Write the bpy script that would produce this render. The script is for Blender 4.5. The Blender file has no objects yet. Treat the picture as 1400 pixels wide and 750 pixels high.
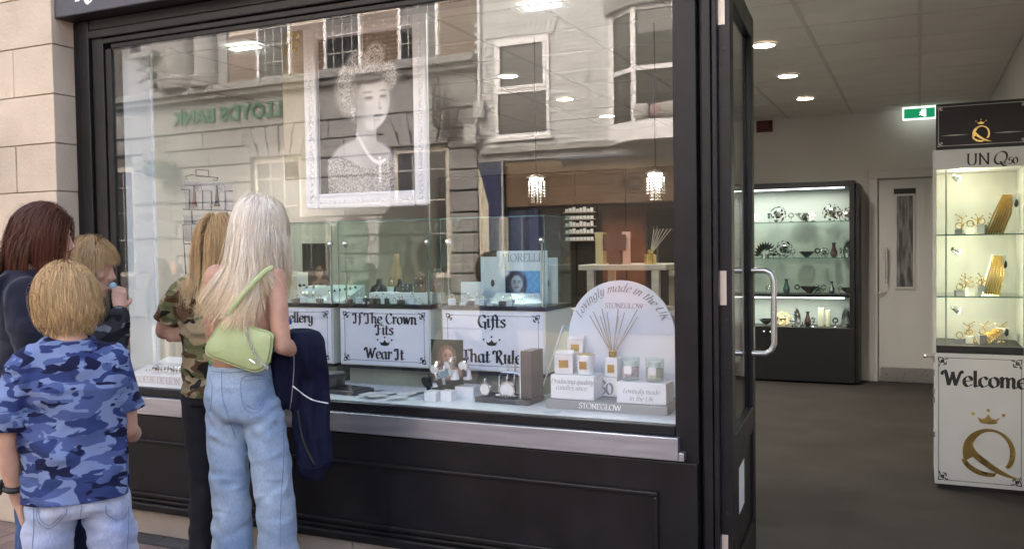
import bpy, bmesh, math, random
import numpy as np
from mathutils import Vector, Matrix, noise
from mathutils.bvhtree import BVHTree
random.seed(7); rng = np.random.default_rng(7)
sc = bpy.context.scene
col = sc.collection
R = math.radians

# ------------------------------------------------------------------ camera
FPX = 1219.5                                   # focal length in pixels of the 1400 px wide photograph
YAW, PITCH, ROLL = R(24.534), R(-1.817), R(-0.8225)
CAM = Vector((0.0, -3.384, 1.45))
_f = Vector((-math.sin(YAW)*math.cos(PITCH), math.cos(YAW)*math.cos(PITCH), math.sin(PITCH)))
_r = Vector((math.cos(YAW), math.sin(YAW), 0)); _u = _r.cross(_f)
CR = math.cos(ROLL)*_r + math.sin(ROLL)*_u; CU = -math.sin(ROLL)*_r + math.cos(ROLL)*_u; CF = _f
cd = bpy.data.cameras.new('camera'); cam = bpy.data.objects.new('camera', cd); col.objects.link(cam)
cd.sensor_width = 36; cd.lens = 36*FPX/1400; cd.clip_start = 0.05; cd.clip_end = 500
cam.matrix_world = Matrix(((CR.x, CU.x, -CF.x, CAM.x), (CR.y, CU.y, -CF.y, CAM.y), (CR.z, CU.z, -CF.z, CAM.z), (0, 0, 0, 1)))
sc.camera = cam
# ------------------------------------------------------------------ sky, sun, exposure
SUN_AZ, SUN_EL = R(-14), R(42)                 # bright hazy sky, weak soft sun behind the shop
w = bpy.data.worlds.new('World'); sc.world = w; w.use_nodes = True
nt = w.node_tree; bg = nt.nodes['Background']
sky = nt.nodes.new('ShaderNodeTexSky'); sky.sky_type = 'NISHITA'; sky.sun_disc = False
sky.sun_elevation = SUN_EL; sky.sun_rotation = SUN_AZ; sky.dust_density = 7; sky.air_density = 0.7; sky.ozone_density = 0.4
nt.links.new(sky.outputs[0], bg.inputs[0]); bg.inputs[1].default_value = 0.15
sd = bpy.data.lights.new('sun', 'SUN'); sd.energy = 0.55; sd.angle = R(25); sd.color = (1, .985, .96)
sun = bpy.data.objects.new('sun', sd); col.objects.link(sun)
sv = Vector((math.sin(SUN_AZ)*math.cos(SUN_EL), math.cos(SUN_AZ)*math.cos(SUN_EL), math.sin(SUN_EL)))
sun.rotation_euler = (-sv).to_track_quat('-Z', 'Y').to_euler(); sun.location = sv*40
sc.view_settings.view_transform = 'Standard'; sc.view_settings.look = 'None'
sc.view_settings.gamma = 1; sc.view_settings.exposure = 3.1
cy = sc.cycles
cy.use_denoising = True; cy.use_adaptive_sampling = False; cy.max_bounces = 8; cy.diffuse_bounces = 4; cy.glossy_bounces = 4
cy.transparent_max_bounces = 24; cy.transmission_bounces = 6; cy.caustics_reflective = False; cy.caustics_refractive = False
cy.sample_clamp_indirect = 6

# ------------------------------------------------------------------ pixel -> place helpers (pixels of the 1400x750 photograph)
def ray(x, y): return CF + (x-700)/FPX*CR - (y-375)/FPX*CU
def gz(x, y, z): d = ray(x, y); return CAM + d*((z-CAM.z)/d.z)
def gy(x, y, Y): d = ray(x, y); return CAM + d*((Y-CAM.y)/d.y)
def gx(x, y, X): d = ray(x, y); return CAM + d*((X-CAM.x)/d.x)
def gd(x, y, Z): return CAM + ray(x, y)*Z
def lin(r, g, b):
    f = lambda c: c/12.92 if c <= .04045 else ((c+.055)/1.055)**2.4
    return (f(r/255), f(g/255), f(b/255), 1)

# ------------------------------------------------------------------ mesh helpers
class MB:
    def __init__(s): s.v = []; s.f = []
    def quad(s, a, b, c, d):
        n = len(s.v); s.v += [tuple(a), tuple(b), tuple(c), tuple(d)]; s.f.append((n, n+1, n+2, n+3)); return s
    def poly(s, pts):
        n = len(s.v); s.v += [tuple(p) for p in pts]; s.f.append(tuple(range(n, n+len(pts)))); return s
    def box(s, x0, x1, y0, y1, z0, z1):
        n = len(s.v)
        s.v += [(x0,y0,z0),(x1,y0,z0),(x1,y1,z0),(x0,y1,z0),(x0,y0,z1),(x1,y0,z1),(x1,y1,z1),(x0,y1,z1)]
        s.f += [tuple(n+i for i in q) for q in ((0,3,2,1),(4,5,6,7),(0,1,5,4),(1,2,6,5),(2,3,7,6),(3,0,4,7))]; return s
    def prism(s, pts, d):
        """closed polygon pts (3D) pushed along vector d"""
        n = len(s.v); k = len(pts); d = Vector(d)
        s.v += [tuple(p) for p in pts] + [tuple(Vector(p)+d) for p in pts]
        s.f += [tuple(range(n, n+k)), tuple(range(n+2*k-1, n+k-1, -1))]
        for i in range(k):
            j = (i+1) % k; s.f.append((n+i, n+k+i, n+k+j, n+j))
        return s
    def loft(s, rings, n=14, cap=True, sq=1.0):
        """rings: (centre, half-axis a, half-axis b)"""
        b0 = len(s.v)
        for c, a, b in rings:
            c, a, b = Vector(c), Vector(a), Vector(b)
            for i in range(n):
                t = 2*math.pi*i/n; ct, st = math.cos(t), math.sin(t)
                if sq != 1.0:
                    ct = math.copysign(abs(ct)**sq, ct); st = math.copysign(abs(st)**sq, st)
                s.v.append(tuple(c + a*ct + b*st))
        for k in range(len(rings)-1):
            for i in range(n):
                j = (i+1) % n
                s.f.append((b0+k*n+i, b0+k*n+j, b0+(k+1)*n+j, b0+(k+1)*n+i))
        if cap:
            s.f.append(tuple(b0+i for i in reversed(range(n))))
            s.f.append(tuple(b0+(len(rings)-1)*n+i for i in range(n)))
        return s
    def tube(s, pts, r, n=10, cap=True, rnd=False):
        """round tube along pts, r a number or a list; rnd: rounded ends"""
        pts = [Vector(p) for p in pts]; k = len(pts)
        r = list(r) if hasattr(r, '__len__') else [r]*k
        rings = []; prev = None
        for i in range(k):
            t = (pts[min(i+1, k-1)]-pts[max(i-1, 0)]).normalized()
            if prev is None: a = t.orthogonal().normalized()
            else: a = (prev - t*prev.dot(t)).normalized()
            prev = a; b = t.cross(a)
            if rnd and i == 0:
                for q in (.98, .75, .4): rings.append((pts[0]-t*r[0]*q, a*r[0]*math.sqrt(1-q*q), b*r[0]*math.sqrt(1-q*q)))
            rings.append((pts[i], a*r[i], b*r[i]))
            if rnd and i == k-1:
                for q in (.4, .75, .98): rings.append((pts[-1]+t*r[-1]*q, a*r[-1]*math.sqrt(1-q*q), b*r[-1]*math.sqrt(1-q*q)))
        return s.loft(rings, n, cap)
    def lathe(s, prof, c=(0,0,0), n=20, cap=True):
        c = Vector(c)
        return s.loft([(c+Vector((0,0,z)), (r,0,0), (0,r,0)) for r, z in prof], n, cap)
    def ball(s, c, r, n=10, m=6, sc3=(1,1,1)):
        c = Vector(c); rings = []
        for i in range(m+1):
            t = math.pi*(i/m)*.98+.01*math.pi; q = math.sin(t)
            rings.append((c+Vector((0,0,-math.cos(t)*r*sc3[2])), (r*q*sc3[0],0,0), (0,r*q*sc3[1],0)))
        return s.loft(rings, n)
    def xform(s, M, start=0):
        s.v[start:] = [tuple(M @ Vector(p)) for p in s.v[start:]]; return s
    def mesh(s, name):
        m = bpy.data.meshes.new(name); m.from_pydata(s.v, [], s.f); m.update(); return m
def obj(name, g, m=None, parent=None, smooth=False, bevel=0, loc=None, rot=None, fixn=True):
    me = g.mesh(name) if isinstance(g, MB) else g
    if isinstance(g, MB) and fixn:
        bm = bmesh.new(); bm.from_mesh(me); bmesh.ops.recalc_face_normals(bm, faces=bm.faces); bm.to_mesh(me); bm.free()
    o = bpy.data.objects.new(name, me); col.objects.link(o)
    if m is not None:
        me.materials.clear(); me.materials.append(m)
    if parent is not None: o.parent = parent
    if smooth: me.shade_smooth()
    if smooth == 'auto':
        me.set_sharp_from_angle(angle=R(35))
    if bevel:
        b = o.modifiers.new('bevel', 'BEVEL'); b.width = bevel; b.segments = 2; b.limit_method = 'ANGLE'; b.angle_limit = R(40)
    if loc is not None: o.location = loc
    if rot is not None: o.rotation_euler = rot
    return o
def tag(o, label, cat, group=None):
    o['label'] = label; o['category'] = cat
    if group: o['group'] = group
    return o
def struct(o, kind='structure', label=None):
    o['kind'] = kind
    if label: o['label'] = label
    return o
def thing(name, label, cat, loc=(0,0,0), rz=0, group=None):
    o = bpy.data.objects.new(name, None); col.objects.link(o); o.location = loc; o.rotation_euler = (0,0,rz)
    o.empty_display_size = .1
    return tag(o, label, cat, group)
def inst(o, parent=None, loc=None, rot=None, scale=None):
    c = o.copy(); col.objects.link(c); c.parent = parent if parent is not None else o.parent
    if loc is not None: c.location = loc
    if rot is not None: c.rotation_euler = rot
    if scale is not None: c.scale = scale
    return c

# ------------------------------------------------------------------ materials
def new_mat(name):
    m = bpy.data.materials.new(name); m.use_nodes = True; n = m.node_tree
    return m, n, n.nodes['Principled BSDF']
def c4(c): return tuple(c) if len(c) == 4 else (c[0], c[1], c[2], 1)
def mat(name, c, rough=.6, metal=0, spec=.5, var=0.0, vscale=6, bump=0.0, bscale=60, detail=4, c2=None, coat=0, stretch=None, emit=None, per_obj=0.0, sheen=0):
    """Principled material with noise colour variation, fine bump and a little per-object variation"""
    m, n, p = new_mat(name); c = c4(c)
    p.inputs['Base Color'].default_value = c; p.inputs['Roughness'].default_value = rough
    p.inputs['Metallic'].default_value = metal; p.inputs['Specular IOR Level'].default_value = spec
    p.inputs['Coat Weight'].default_value = coat; p.inputs['Sheen Weight'].default_value = sheen
    if emit: p.inputs['Emission Color'].default_value = c4(emit[0]); p.inputs['Emission Strength'].default_value = emit[1]
    L = n.links.new
    tc = n.nodes.new('ShaderNodeTexCoord'); mp = n.nodes.new('ShaderNodeMapping'); L(tc.outputs['Object'], mp.inputs[0])
    if stretch: mp.inputs['Scale'].default_value = stretch
    src = None
    if var or c2:
        nz = n.nodes.new('ShaderNodeTexNoise'); nz.inputs['Scale'].default_value = vscale; nz.inputs['Detail'].default_value = detail
        L(mp.outputs[0], nz.inputs['Vector'])
        cr = n.nodes.new('ShaderNodeValToRGB'); cr.color_ramp.elements[0].position = .3; cr.color_ramp.elements[1].position = .7
        a = c if c2 else tuple(x*(1-var) for x in c[:3])+(1,); b = c4(c2) if c2 else tuple(min(1, x*(1+var)) for x in c[:3])+(1,)
        cr.color_ramp.elements[0].color = a; cr.color_ramp.elements[1].color = b
        L(nz.outputs[0], cr.inputs[0]); src = cr.outputs[0]
        rr = n.nodes.new('ShaderNodeMapRange'); rr.inputs[3].default_value = max(0, rough-.08); rr.inputs[4].default_value = min(1, rough+.08)
        L(nz.outputs[0], rr.inputs[0]); L(rr.outputs[0], p.inputs['Roughness'])
    if per_obj:
        oi = n.nodes.new('ShaderNodeObjectInfo'); hs = n.nodes.new('ShaderNodeHueSaturation')
        mr = n.nodes.new('ShaderNodeMapRange'); mr.inputs[3].default_value = 1-per_obj; mr.inputs[4].default_value = 1+per_obj
        L(oi.outputs['Random'], mr.inputs[0]); L(mr.outputs[0], hs.inputs['Value'])
        if src: L(src, hs.inputs['Color'])
        else: hs.inputs['Color'].default_value = c
        src = hs.outputs[0]
    if src: L(src, p.inputs['Base Color'])
    if bump:
        nb = n.nodes.new('ShaderNodeTexNoise'); nb.inputs['Scale'].default_value = bscale; nb.inputs['Detail'].default_value = 5
        L(mp.outputs[0], nb.inputs['Vector'])
        bp = n.nodes.new('ShaderNodeBump'); bp.inputs['Strength'].default_value = bump; bp.inputs['Distance'].default_value = .01
        L(nb.outputs[0], bp.inputs['Height']); L(bp.outputs[0], p.inputs['Normal'])
    return m
def emis(name, c, s):
    m, n, p = new_mat(name); p.inputs['Base Color'].default_value = c4(c)
    p.inputs['Emission Color'].default_value = c4(c); p.inputs['Emission Strength'].default_value = s; return m
def glass_mat(name, F0=.05, tint=(1,1,1), rough=0.0):
    """clear pane: Schlick reflection over straight transmission"""
    m, n, p = new_mat(name); n.nodes.remove(p); L = n.links.new
    out = n.nodes['Material Output']; g = n.nodes.new('ShaderNodeNewGeometry')
    dt = n.nodes.new('ShaderNodeVectorMath'); dt.operation = 'DOT_PRODUCT'
    L(g.outputs['Incoming'], dt.inputs[0]); L(g.outputs['Normal'], dt.inputs[1])
    def mth(op, a, b=None):
        k = n.nodes.new('ShaderNodeMath'); k.operation = op
        for i, q in enumerate((a, b)):
            if q is None: continue
            if isinstance(q, (int, float)): k.inputs[i].default_value = q
            else: L(q, k.inputs[i])
        return k.outputs[0]
    ca = mth('ABSOLUTE', dt.outputs['Value']); om = mth('SUBTRACT', 1.0, ca); p5 = mth('POWER', om, 5.0)
    fr = mth('ADD', mth('MULTIPLY', p5, 1-F0), F0)
    tr = n.nodes.new('ShaderNodeBsdfTransparent'); tr.inputs[0].default_value = c4(tint)
    gl = n.nodes.new('ShaderNodeBsdfGlossy'); gl.inputs['Roughness'].default_value = rough
    mx = n.nodes.new('ShaderNodeMixShader'); L(fr, mx.inputs[0]); L(tr.outputs[0], mx.inputs[1]); L(gl.outputs[0], mx.inputs[2])
    L(mx.outputs[0], out.inputs[0]); return m
def attr_mat(name, rough=.5, spec=.4, bump=0):
    m, n, p = new_mat(name); a = n.nodes.new('ShaderNodeVertexColor'); a.layer_name = 'col'
    n.links.new(a.outputs[0], p.inputs['Base Color']); p.inputs['Roughness'].default_value = rough; p.inputs['Specular IOR Level'].default_value = spec
    return m
M = {}
M['black'] = mat('black_paint', (.0085,.0078,.009), .38, spec=.32, var=.3, vscale=5, bump=.07, bscale=30, detail=8)
M['fascia'] = mat('fascia_paint', (.062,.064,.074), .42, var=.06, vscale=2)
M['sill'] = mat('brushed_steel_sill', (.42,.425,.455), .38, metal=.85, var=.15, vscale=5, stretch=(.6,8,8), bump=.03)
M['plinth'] = mat('plinth_stone', (.36,.31,.26), .7, var=.14, vscale=4, bump=.25, bscale=120)
M['stone'] = mat('pier_stone', (.58,.485,.36), .85, var=.16, vscale=2.6, bump=.4, bscale=60, per_obj=.07)
M['mortar'] = mat('mortar', (.48,.40,.30), .95, var=.1, bump=.3)
M['steel'] = mat('brushed_stainless', (.62,.6,.57), .3, metal=1, var=.05, vscale=30)
M['chrome'] = mat('chrome', (.8,.8,.8), .12, metal=1)
M['gold'] = mat('gold_foil', (.56,.40,.13), .28, metal=1, var=.25, vscale=5)
M['goldj'] = mat('gold_jewellery', (.86,.62,.26), .2, metal=1)
M['white'] = mat('white_laminate', (.76,.78,.78), .35, var=.02)
M['paper'] = mat('white_card', (.8,.8,.78), .7)
M['wallp'] = mat('painted_wall', (.62,.595,.555), .85, var=.04, vscale=2, bump=.06, bscale=150)
M['wallw'] = mat('white_display_wall', (.74,.77,.77), .6, var=.03, vscale=2)
M['tile'] = mat('ceiling_tile', (.74,.70,.655), .95, var=.05, vscale=4, bump=.4, bscale=160, per_obj=.03)
M['grid'] = mat('ceiling_grid', (.58,.55,.515), .7)
M['ink'] = mat('black_vinyl', (.012,.012,.013), .5)
M['grey'] = mat('grey_print', (.28,.28,.28), .6)
M['glass'] = glass_mat('shop_window_glass', .056)
M['dglass'] = glass_mat('door_glass', .045, (.93,.96,.95))
M['cglass'] = glass_mat('display_glass', .035, (.93,.975,.955))
M['edge'] = mat('green_glass_edge', (.10,.22,.19), .15)

def weather(m, dust=(.10,.088,.075), amt=.07, low=.32):
    """dust film and splash marks: irregular patches everywhere, denser near the pavement"""
    n = m.node_tree; L = n.links.new; p = n.nodes['Principled BSDF']; src = p.inputs['Base Color'].links[0].from_socket
    tc = n.nodes.new('ShaderNodeTexCoord'); t = n.nodes.new('ShaderNodeTexNoise'); t.inputs['Scale'].default_value = 7; t.inputs['Detail'].default_value = 9; t.inputs['Roughness'].default_value = .72; L(tc.outputs['Object'], t.inputs['Vector'])
    sx = n.nodes.new('ShaderNodeSeparateXYZ'); L(tc.outputs['Object'], sx.inputs[0])
    zr = n.nodes.new('ShaderNodeMapRange'); zr.inputs[1].default_value = low; zr.inputs[2].default_value = .0; zr.inputs[3].default_value = 0; zr.inputs[4].default_value = .22; L(sx.outputs[2], zr.inputs[0])
    ad = n.nodes.new('ShaderNodeMath'); ad.operation = 'ADD'; L(t.outputs[0], ad.inputs[0]); L(zr.outputs[0], ad.inputs[1])
    mr = n.nodes.new('ShaderNodeMapRange'); mr.inputs[1].default_value = .5; mr.inputs[2].default_value = .78; mr.inputs[4].default_value = amt; L(ad.outputs[0], mr.inputs[0])
    v = n.nodes.new('ShaderNodeTexVoronoi'); v.inputs['Scale'].default_value = 26; L(tc.outputs['Object'], v.inputs['Vector']); sp = n.nodes.new('ShaderNodeMapRange'); sp.inputs[1].default_value = .055; sp.inputs[2].default_value = .035; sp.inputs[4].default_value = .6; L(v.outputs['Distance'], sp.inputs[0])
    mxm = n.nodes.new('ShaderNodeMath'); mxm.operation = 'MAXIMUM'; L(mr.outputs[0], mxm.inputs[0]); L(sp.outputs[0], mxm.inputs[1])
    mx = n.nodes.new('ShaderNodeMixRGB'); L(mxm.outputs[0], mx.inputs[0]); L(src, mx.inputs[1]); mx.inputs[2].default_value = c4(dust); L(mx.outputs[0], p.inputs['Base Color'])
weather(M['black'])
# ================================================================== pen lettering: strokes written with a broad nib
_bowl = [(.38,.40),(.24,.5),(.07,.38),(.06,.14),(.18,0),(.32,.06),(.38,.16)]
G = {  # glyph: (advance, strokes); x-height .5, capitals .75
 'a': (.52, [_bowl, [(.38,.5),(.38,.1),(.44,0),(.53,.06)]]),
 'c': (.45, [[(.4,.4),(.25,.5),(.08,.38),(.07,.14),(.22,0),(.42,.1)]]),
 'd': (.53, [_bowl, [(.38,.80),(.38,.1),(.44,0),(.53,.06)]]),
 'e': (.46, [[(.08,.25),(.37,.31),(.34,.46),(.2,.5),(.07,.36),(.07,.13),(.22,0),(.42,.1)]]),
 'f': (.34, [[(.42,.70),(.33,.79),(.2,.7),(.18,.5),(.18,.05),(.08,-.14)], [(.03,.46),(.35,.48)]]),
 'g': (.5, [_bowl, [(.38,.5),(.38,-.05),(.25,-.24),(.05,-.16)]]),
 'h': (.53, [[(.08,.80),(.08,0)], [(.08,.32),(.22,.5),(.37,.4),(.37,.1),(.43,0),(.52,.06)]]),
 'i': (.25, [[(.02,.44),(.1,.5),(.1,.08),(.16,0),(.25,.06)], [(.09,.66),(.11,.69)]]),
 'k': (.48, [[(.08,.80),(.08,0)], [(.40,.5),(.1,.22)], [(.16,.28),(.36,.02),(.48,.03)]]),
 'l': (.25, [[(.1,.80),(.1,.1),(.15,0),(.25,.06)]]),
 'm': (.78, [[(.02,.44),(.1,.5),(.1,0)], [(.1,.34),(.24,.5),(.36,.4),(.36,0)], [(.36,.34),(.5,.5),(.62,.4),(.62,.1),(.68,0),(.78,.06)]]),
 'n': (.53, [[(.02,.44),(.1,.5),(.1,0)], [(.1,.32),(.24,.5),(.38,.4),(.38,.1),(.44,0),(.53,.06)]]),
 'o': (.5, [[(.26,.5),(.09,.40),(.07,.14),(.24,0),(.41,.12),(.42,.36),(.26,.5)]]),
 'p': (.52, [[(.02,.44),(.1,.5),(.1,-.24)], [(.1,.36),(.26,.5),(.44,.36),(.42,.1),(.26,0),(.1,.1)]]),
 'q': (.5, [_bowl, [(.38,.5),(.38,-.24),(.5,-.14)]]),
 'r': (.38, [[(.02,.44),(.1,.5),(.1,0)], [(.1,.32),(.24,.49),(.36,.44)]]),
 's': (.4, [[(.36,.42),(.22,.5),(.09,.4),(.2,.28),(.34,.16),(.24,.01),(.05,.07)]]),
 't': (.34, [[(.14,.68),(.13,.12),(.2,0),(.34,.08)], [(.02,.46),(.31,.48)]]),
 'u': (.53, [[(.02,.45),(.1,.5),(.1,.12),(.2,0),(.33,.08),(.38,.18)], [(.38,.5),(.38,.1),(.44,0),(.53,.06)]]),
 'v': (.46, [[(.02,.45),(.09,.5),(.2,.02)], [(.2,.02),(.4,.5)]]),
 'w': (.68, [[(.02,.45),(.09,.5),(.19,.02)], [(.19,.02),(.33,.5)], [(.33,.5),(.43,.02)], [(.43,.02),(.62,.5)]]),
 'y': (.5, [[(.02,.45),(.1,.5),(.12,.14),(.22,.02),(.36,.14)], [(.38,.5),(.38,-.05),(.25,-.24),(.05,-.16)]]),
 'I': (.40, [[(-.04,.58),(.0,.72),(.14,.70),(.2,.60)], [(.2,.75),(.2,.06),(.08,-.02),(-.02,.06)]]),
 'T': (.60, [[(-.02,.56),(.02,.74),(.2,.70),(.42,.75),(.58,.72)], [(.3,.72),(.3,.04),(.16,-.02),(.06,.06)]]),
 'C': (.62, [[(.56,.62),(.4,.76),(.16,.66),(.07,.36),(.18,.08),(.38,-.01),(.58,.12)]]),
 'F': (.54, [[(-.06,.54),(-.02,.72),(.16,.68),(.40,.75),(.54,.70)], [(.2,.72),(.2,.05),(.1,-.03),(0,.06)], [(.2,.40),(.42,.42)]]),
 'W': (.90, [[(-.08,.56),(-.02,.74),(.1,.70),(.24,.03)], [(.24,.03),(.44,.66)], [(.42,.7),(.56,.03)], [(.56,.03),(.80,.72),(.88,.66)]]),
 'G': (.66, [[(.56,.62),(.4,.76),(.16,.66),(.07,.36),(.18,.08),(.38,-.01),(.54,.1),(.54,.3)], [(.38,.32),(.64,.32)], [(.54,.3),(.54,-.12)]]),
 'R': (.66, [[(-.06,.54),(-.02,.72),(.14,.70),(.36,.76),(.5,.6),(.38,.42),(.2,.38)], [(.2,.70),(.2,.0)], [(.28,.4),(.44,.1),(.56,-.08),(.70,.0)]]),
 'J': (.40, [[(-.02,.60),(.04,.74),(.16,.70),(.32,.74)], [(.24,.72),(.24,.0),(.12,-.16),(-.04,-.08)]]),
 'L': (.5, [[(.12,.76),(.12,.06),(.2,0),(.48,.04)]]),
 'P': (.54, [[(.1,.76),(.1,0)], [(.04,.7),(.28,.76),(.48,.62),(.38,.42),(.14,.38)]]),
 'U': (.68, [[(.08,.75),(.08,.2),(.2,.02),(.42,.02),(.56,.2),(.56,.75)]]),
 'K': (.6, [[(.1,.75),(.1,0)], [(.52,.75),(.12,.34)], [(.22,.44),(.56,0)]]),
 ' ': (.26, []), '.': (.2, [[(.08,.02),(.11,.05)]]),
}
def _line(*p): return ('L',) + p
S = {  # plain roman capitals with serifs, straight pieces marked by two points
 'F': (.50, [[(.12,.75),(.12,0)], [(.04,.75),(.46,.75)], [(.46,.75),(.46,.64)], [(.12,.4),(.36,.4)], [(.04,0),(.22,0)]]),
 'I': (.28, [[(.14,.75),(.14,0)], [(.05,.75),(.23,.75)], [(.05,0),(.23,0)]]),
 'O': (.76, [[(.38,.76),(.14,.64),(.05,.37),(.14,.1),(.38,-.01),(.62,.1),(.71,.37),(.62,.64),(.38,.76)]]),
 'R': (.62, [[(.12,.75),(.12,0)], [(.04,.75),(.3,.75)], [(.3,.75),(.46,.69),(.46,.46),(.3,.4)], [(.12,.4),(.3,.4)], [(.3,.4),(.56,0)], [(.04,0),(.22,0)], [(.5,0),(.62,0)]]),
 'E': (.54, [[(.12,.75),(.12,0)], [(.04,.75),(.46,.75)], [(.46,.75),(.46,.64)], [(.12,.4),(.36,.4)], [(.04,0),(.48,0)], [(.48,0),(.48,.12)]]),
 'L': (.50, [[(.12,.75),(.12,0)], [(.04,.75),(.22,.75)], [(.04,0),(.46,0)], [(.46,0),(.46,.13)]]),
 'U': (.70, [[(.12,.75),(.12,.22),(.22,.02),(.44,.01),(.56,.2),(.57,.75)], [(.02,.75),(.22,.75)], [(.48,.75),(.66,.75)]]),
 'N': (.74, [[(.12,.75),(.12,0)], [(.1,.75),(.6,0)], [(.6,.75),(.6,0)], [(.02,.75),(.14,.75)], [(.04,0),(.2,0)], [(.52,.75),(.68,.75)]]),
 'S': (.48, [[(.42,.62),(.36,.74),(.18,.75),(.07,.6),(.2,.44),(.38,.32),(.42,.14),(.26,-.01),(.1,.04),(.05,.16)]]),
 'T': (.58, [[(.29,.75),(.29,0)], [(.03,.75),(.55,.75)], [(.2,0),(.38,0)]]),
 'G': (.70, [[(.62,.62),(.4,.76),(.15,.65),(.05,.37),(.15,.1),(.4,-.01),(.6,.08),(.6,.34)], [(.44,.34),(.66,.34)]]),
 'W': (.94, [[(.03,.75),(.24,0)], [(.24,0),(.47,.7)], [(.47,.7),(.68,0)], [(.68,0),(.92,.75)]]),
 'C': (.66, [[(.62,.62),(.4,.76),(.15,.65),(.05,.37),(.15,.1),(.4,-.01),(.62,.12)]]),
 'D': (.68, [[(.12,.75),(.12,0)], [(.04,.75),(.3,.75)], [(.3,.75),(.56,.66),(.63,.37),(.56,.1),(.3,0)], [(.04,0),(.3,0)]]),
 'A': (.70, [[(.05,0),(.35,.75)], [(.35,.75),(.64,0)], [(.16,.26),(.52,.26)]]),
 'Q': (.76, [[(.38,.76),(.14,.64),(.05,.37),(.14,.1),(.38,-.01),(.62,.1),(.71,.37),(.62,.64),(.38,.76)], [(.4,.14),(.6,-.1),(.8,-.12)]]),
 'd': (.46, [_bowl, [(.38,.80),(.38,0)]]), 'e': G['e'],
 '5': (.42, [[(.36,.62),(.14,.62),(.1,.34),(.28,.38),(.38,.2),(.26,.0),(.06,.04)]]), '0': (.46, [[(.23,.62),(.07,.46),(.07,.14),(.23,0),(.39,.14),(.39,.46),(.23,.62)]]),
 '3': (.42, [[(.06,.70),(.24,.76),(.38,.62),(.2,.42),(.4,.24),(.28,-.02),(.04,.04)]]),
 ' ': (.3, []),
}
def spline(p, sub=6):
    if len(p) < 3: return [Vector((x, y)) for x, y in p]
    P = [Vector((x, y)) for x, y in p]
    closed = (P[0]-P[-1]).length < 1e-6
    e0 = P[-2] if closed else P[0]*2-P[1]; e1 = P[1] if closed else P[-1]*2-P[-2]
    Q = [e0]+P+[e1]; out = []
    for i in range(1, len(Q)-2):
        a, b, c, d = Q[i-1:i+3]
        for k in range(sub):
            t = k/sub
            out.append(.5*((2*b)+(c-a)*t+(2*a-5*b+4*c-d)*t*t+(3*b-a-3*c+d)*t**3))
    out.append(P[-1]); return out
def pen_stroke(mb, pts, X, Y, N, O, nib, ang, hair, lift):
    """ribbon along 2D pts written on the plane (O, X, Y), lifted along N"""
    na = Vector((math.cos(ang), math.sin(ang))); n0 = len(mb.v); k = len(pts)
    for i in range(k):
        t = (pts[min(i+1,k-1)]-pts[max(i-1,0)])
        if t.length < 1e-9: t = Vector((1,0))
        t.normalize(); pr = Vector((-t.y, t.x))
        wd = math.hypot(nib*pr.dot(na), hair)/2
        ex = t*(-hair*.5 if i == 0 else (hair*.5 if i == k-1 else 0))
        for s in (1,-1):
            q = pts[i]+pr*wd*s+ex; mb.v.append(tuple(O+X*q.x+Y*q.y+N*lift))
    for i in range(k-1): mb.f.append((n0+2*i, n0+2*i+1, n0+2*i+3, n0+2*i+2))
def text_w(s, font): return sum(font.get(c, (.3, []))[0] for c in s)
def write(mb, s, O, X, N, h, font=G, nib=.15, ang=R(20), hair=.035, slant=0, align='c', track=0, path=None, seed=0):
    """letters of cap height .75*h; O is the anchor on the baseline, X the reading direction, N the surface normal"""
    X = Vector(X).normalized(); N = Vector(N).normalized(); Y = N.cross(X); O = Vector(O)
    W = text_w(s, font)*h + track*h*len(s); x = {'c': -W/2, 'l': 0, 'r': -W}[align]; li = .0004
    for ch in s:
        adv, st = font.get(ch, (.3, []))
        for p in st:
            pts = [q*h for q in spline(p)]
            pts = [Vector((q.x+slant*q.y, q.y)) for q in pts]
            if path is None: pen_stroke(mb, [Vector((q.x+x, q.y)) for q in pts], X, Y, N, O, nib*h, ang, hair*h, li)
            else:
                c, a = path(x+adv*h/2)       # centre point 2D and rotation along a path
                ca, sa = math.cos(a), math.sin(a)
                pts = [Vector((q.x-adv*h/2, q.y)) for q in pts]
                pen_stroke(mb, [Vector((c[0]+q.x*ca-q.y*sa, c[1]+q.x*sa+q.y*ca)) for q in pts], X, Y, N, O, nib*h, ang+a, hair*h, li)
            li += .00006
        x += (adv+track)*h
    return mb
def flat(mb, pts, O, X, N, lift=.0004):
    X = Vector(X).normalized(); N = Vector(N).normalized(); Y = N.cross(X); O = Vector(O)
    return mb.poly([O+X*a+Y*b+N*lift for a, b in pts])
def circ(cx, cy, r, n=16): return [(cx+r*math.cos(2*math.pi*i/n), cy+r*math.sin(2*math.pi*i/n)) for i in range(n)]
def crown_shape(mb, O, X, N, wd, lift=.0004):
    """little crown: concave band with three points and three dots; wd = width"""
    a = wd/2
    pts = [(-.42,-.16),(-.2,-.21),(0,-.225),(.2,-.21),(.42,-.16),(.58,.18),(.34,.06),(.16,.12),(0,.36),(-.16,.12),(-.34,.06),(-.58,.18)]
    flat(mb, [(x*a*1.25, y*a*1.25) for x, y in pts], O, X, N, lift)
    for x, y in ((0,.58),(-.78,.34),(.78,.34)): flat(mb, circ(x*a*1.25, y*a*1.25, a*.12), O, X, N, lift)
    return mb
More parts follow.
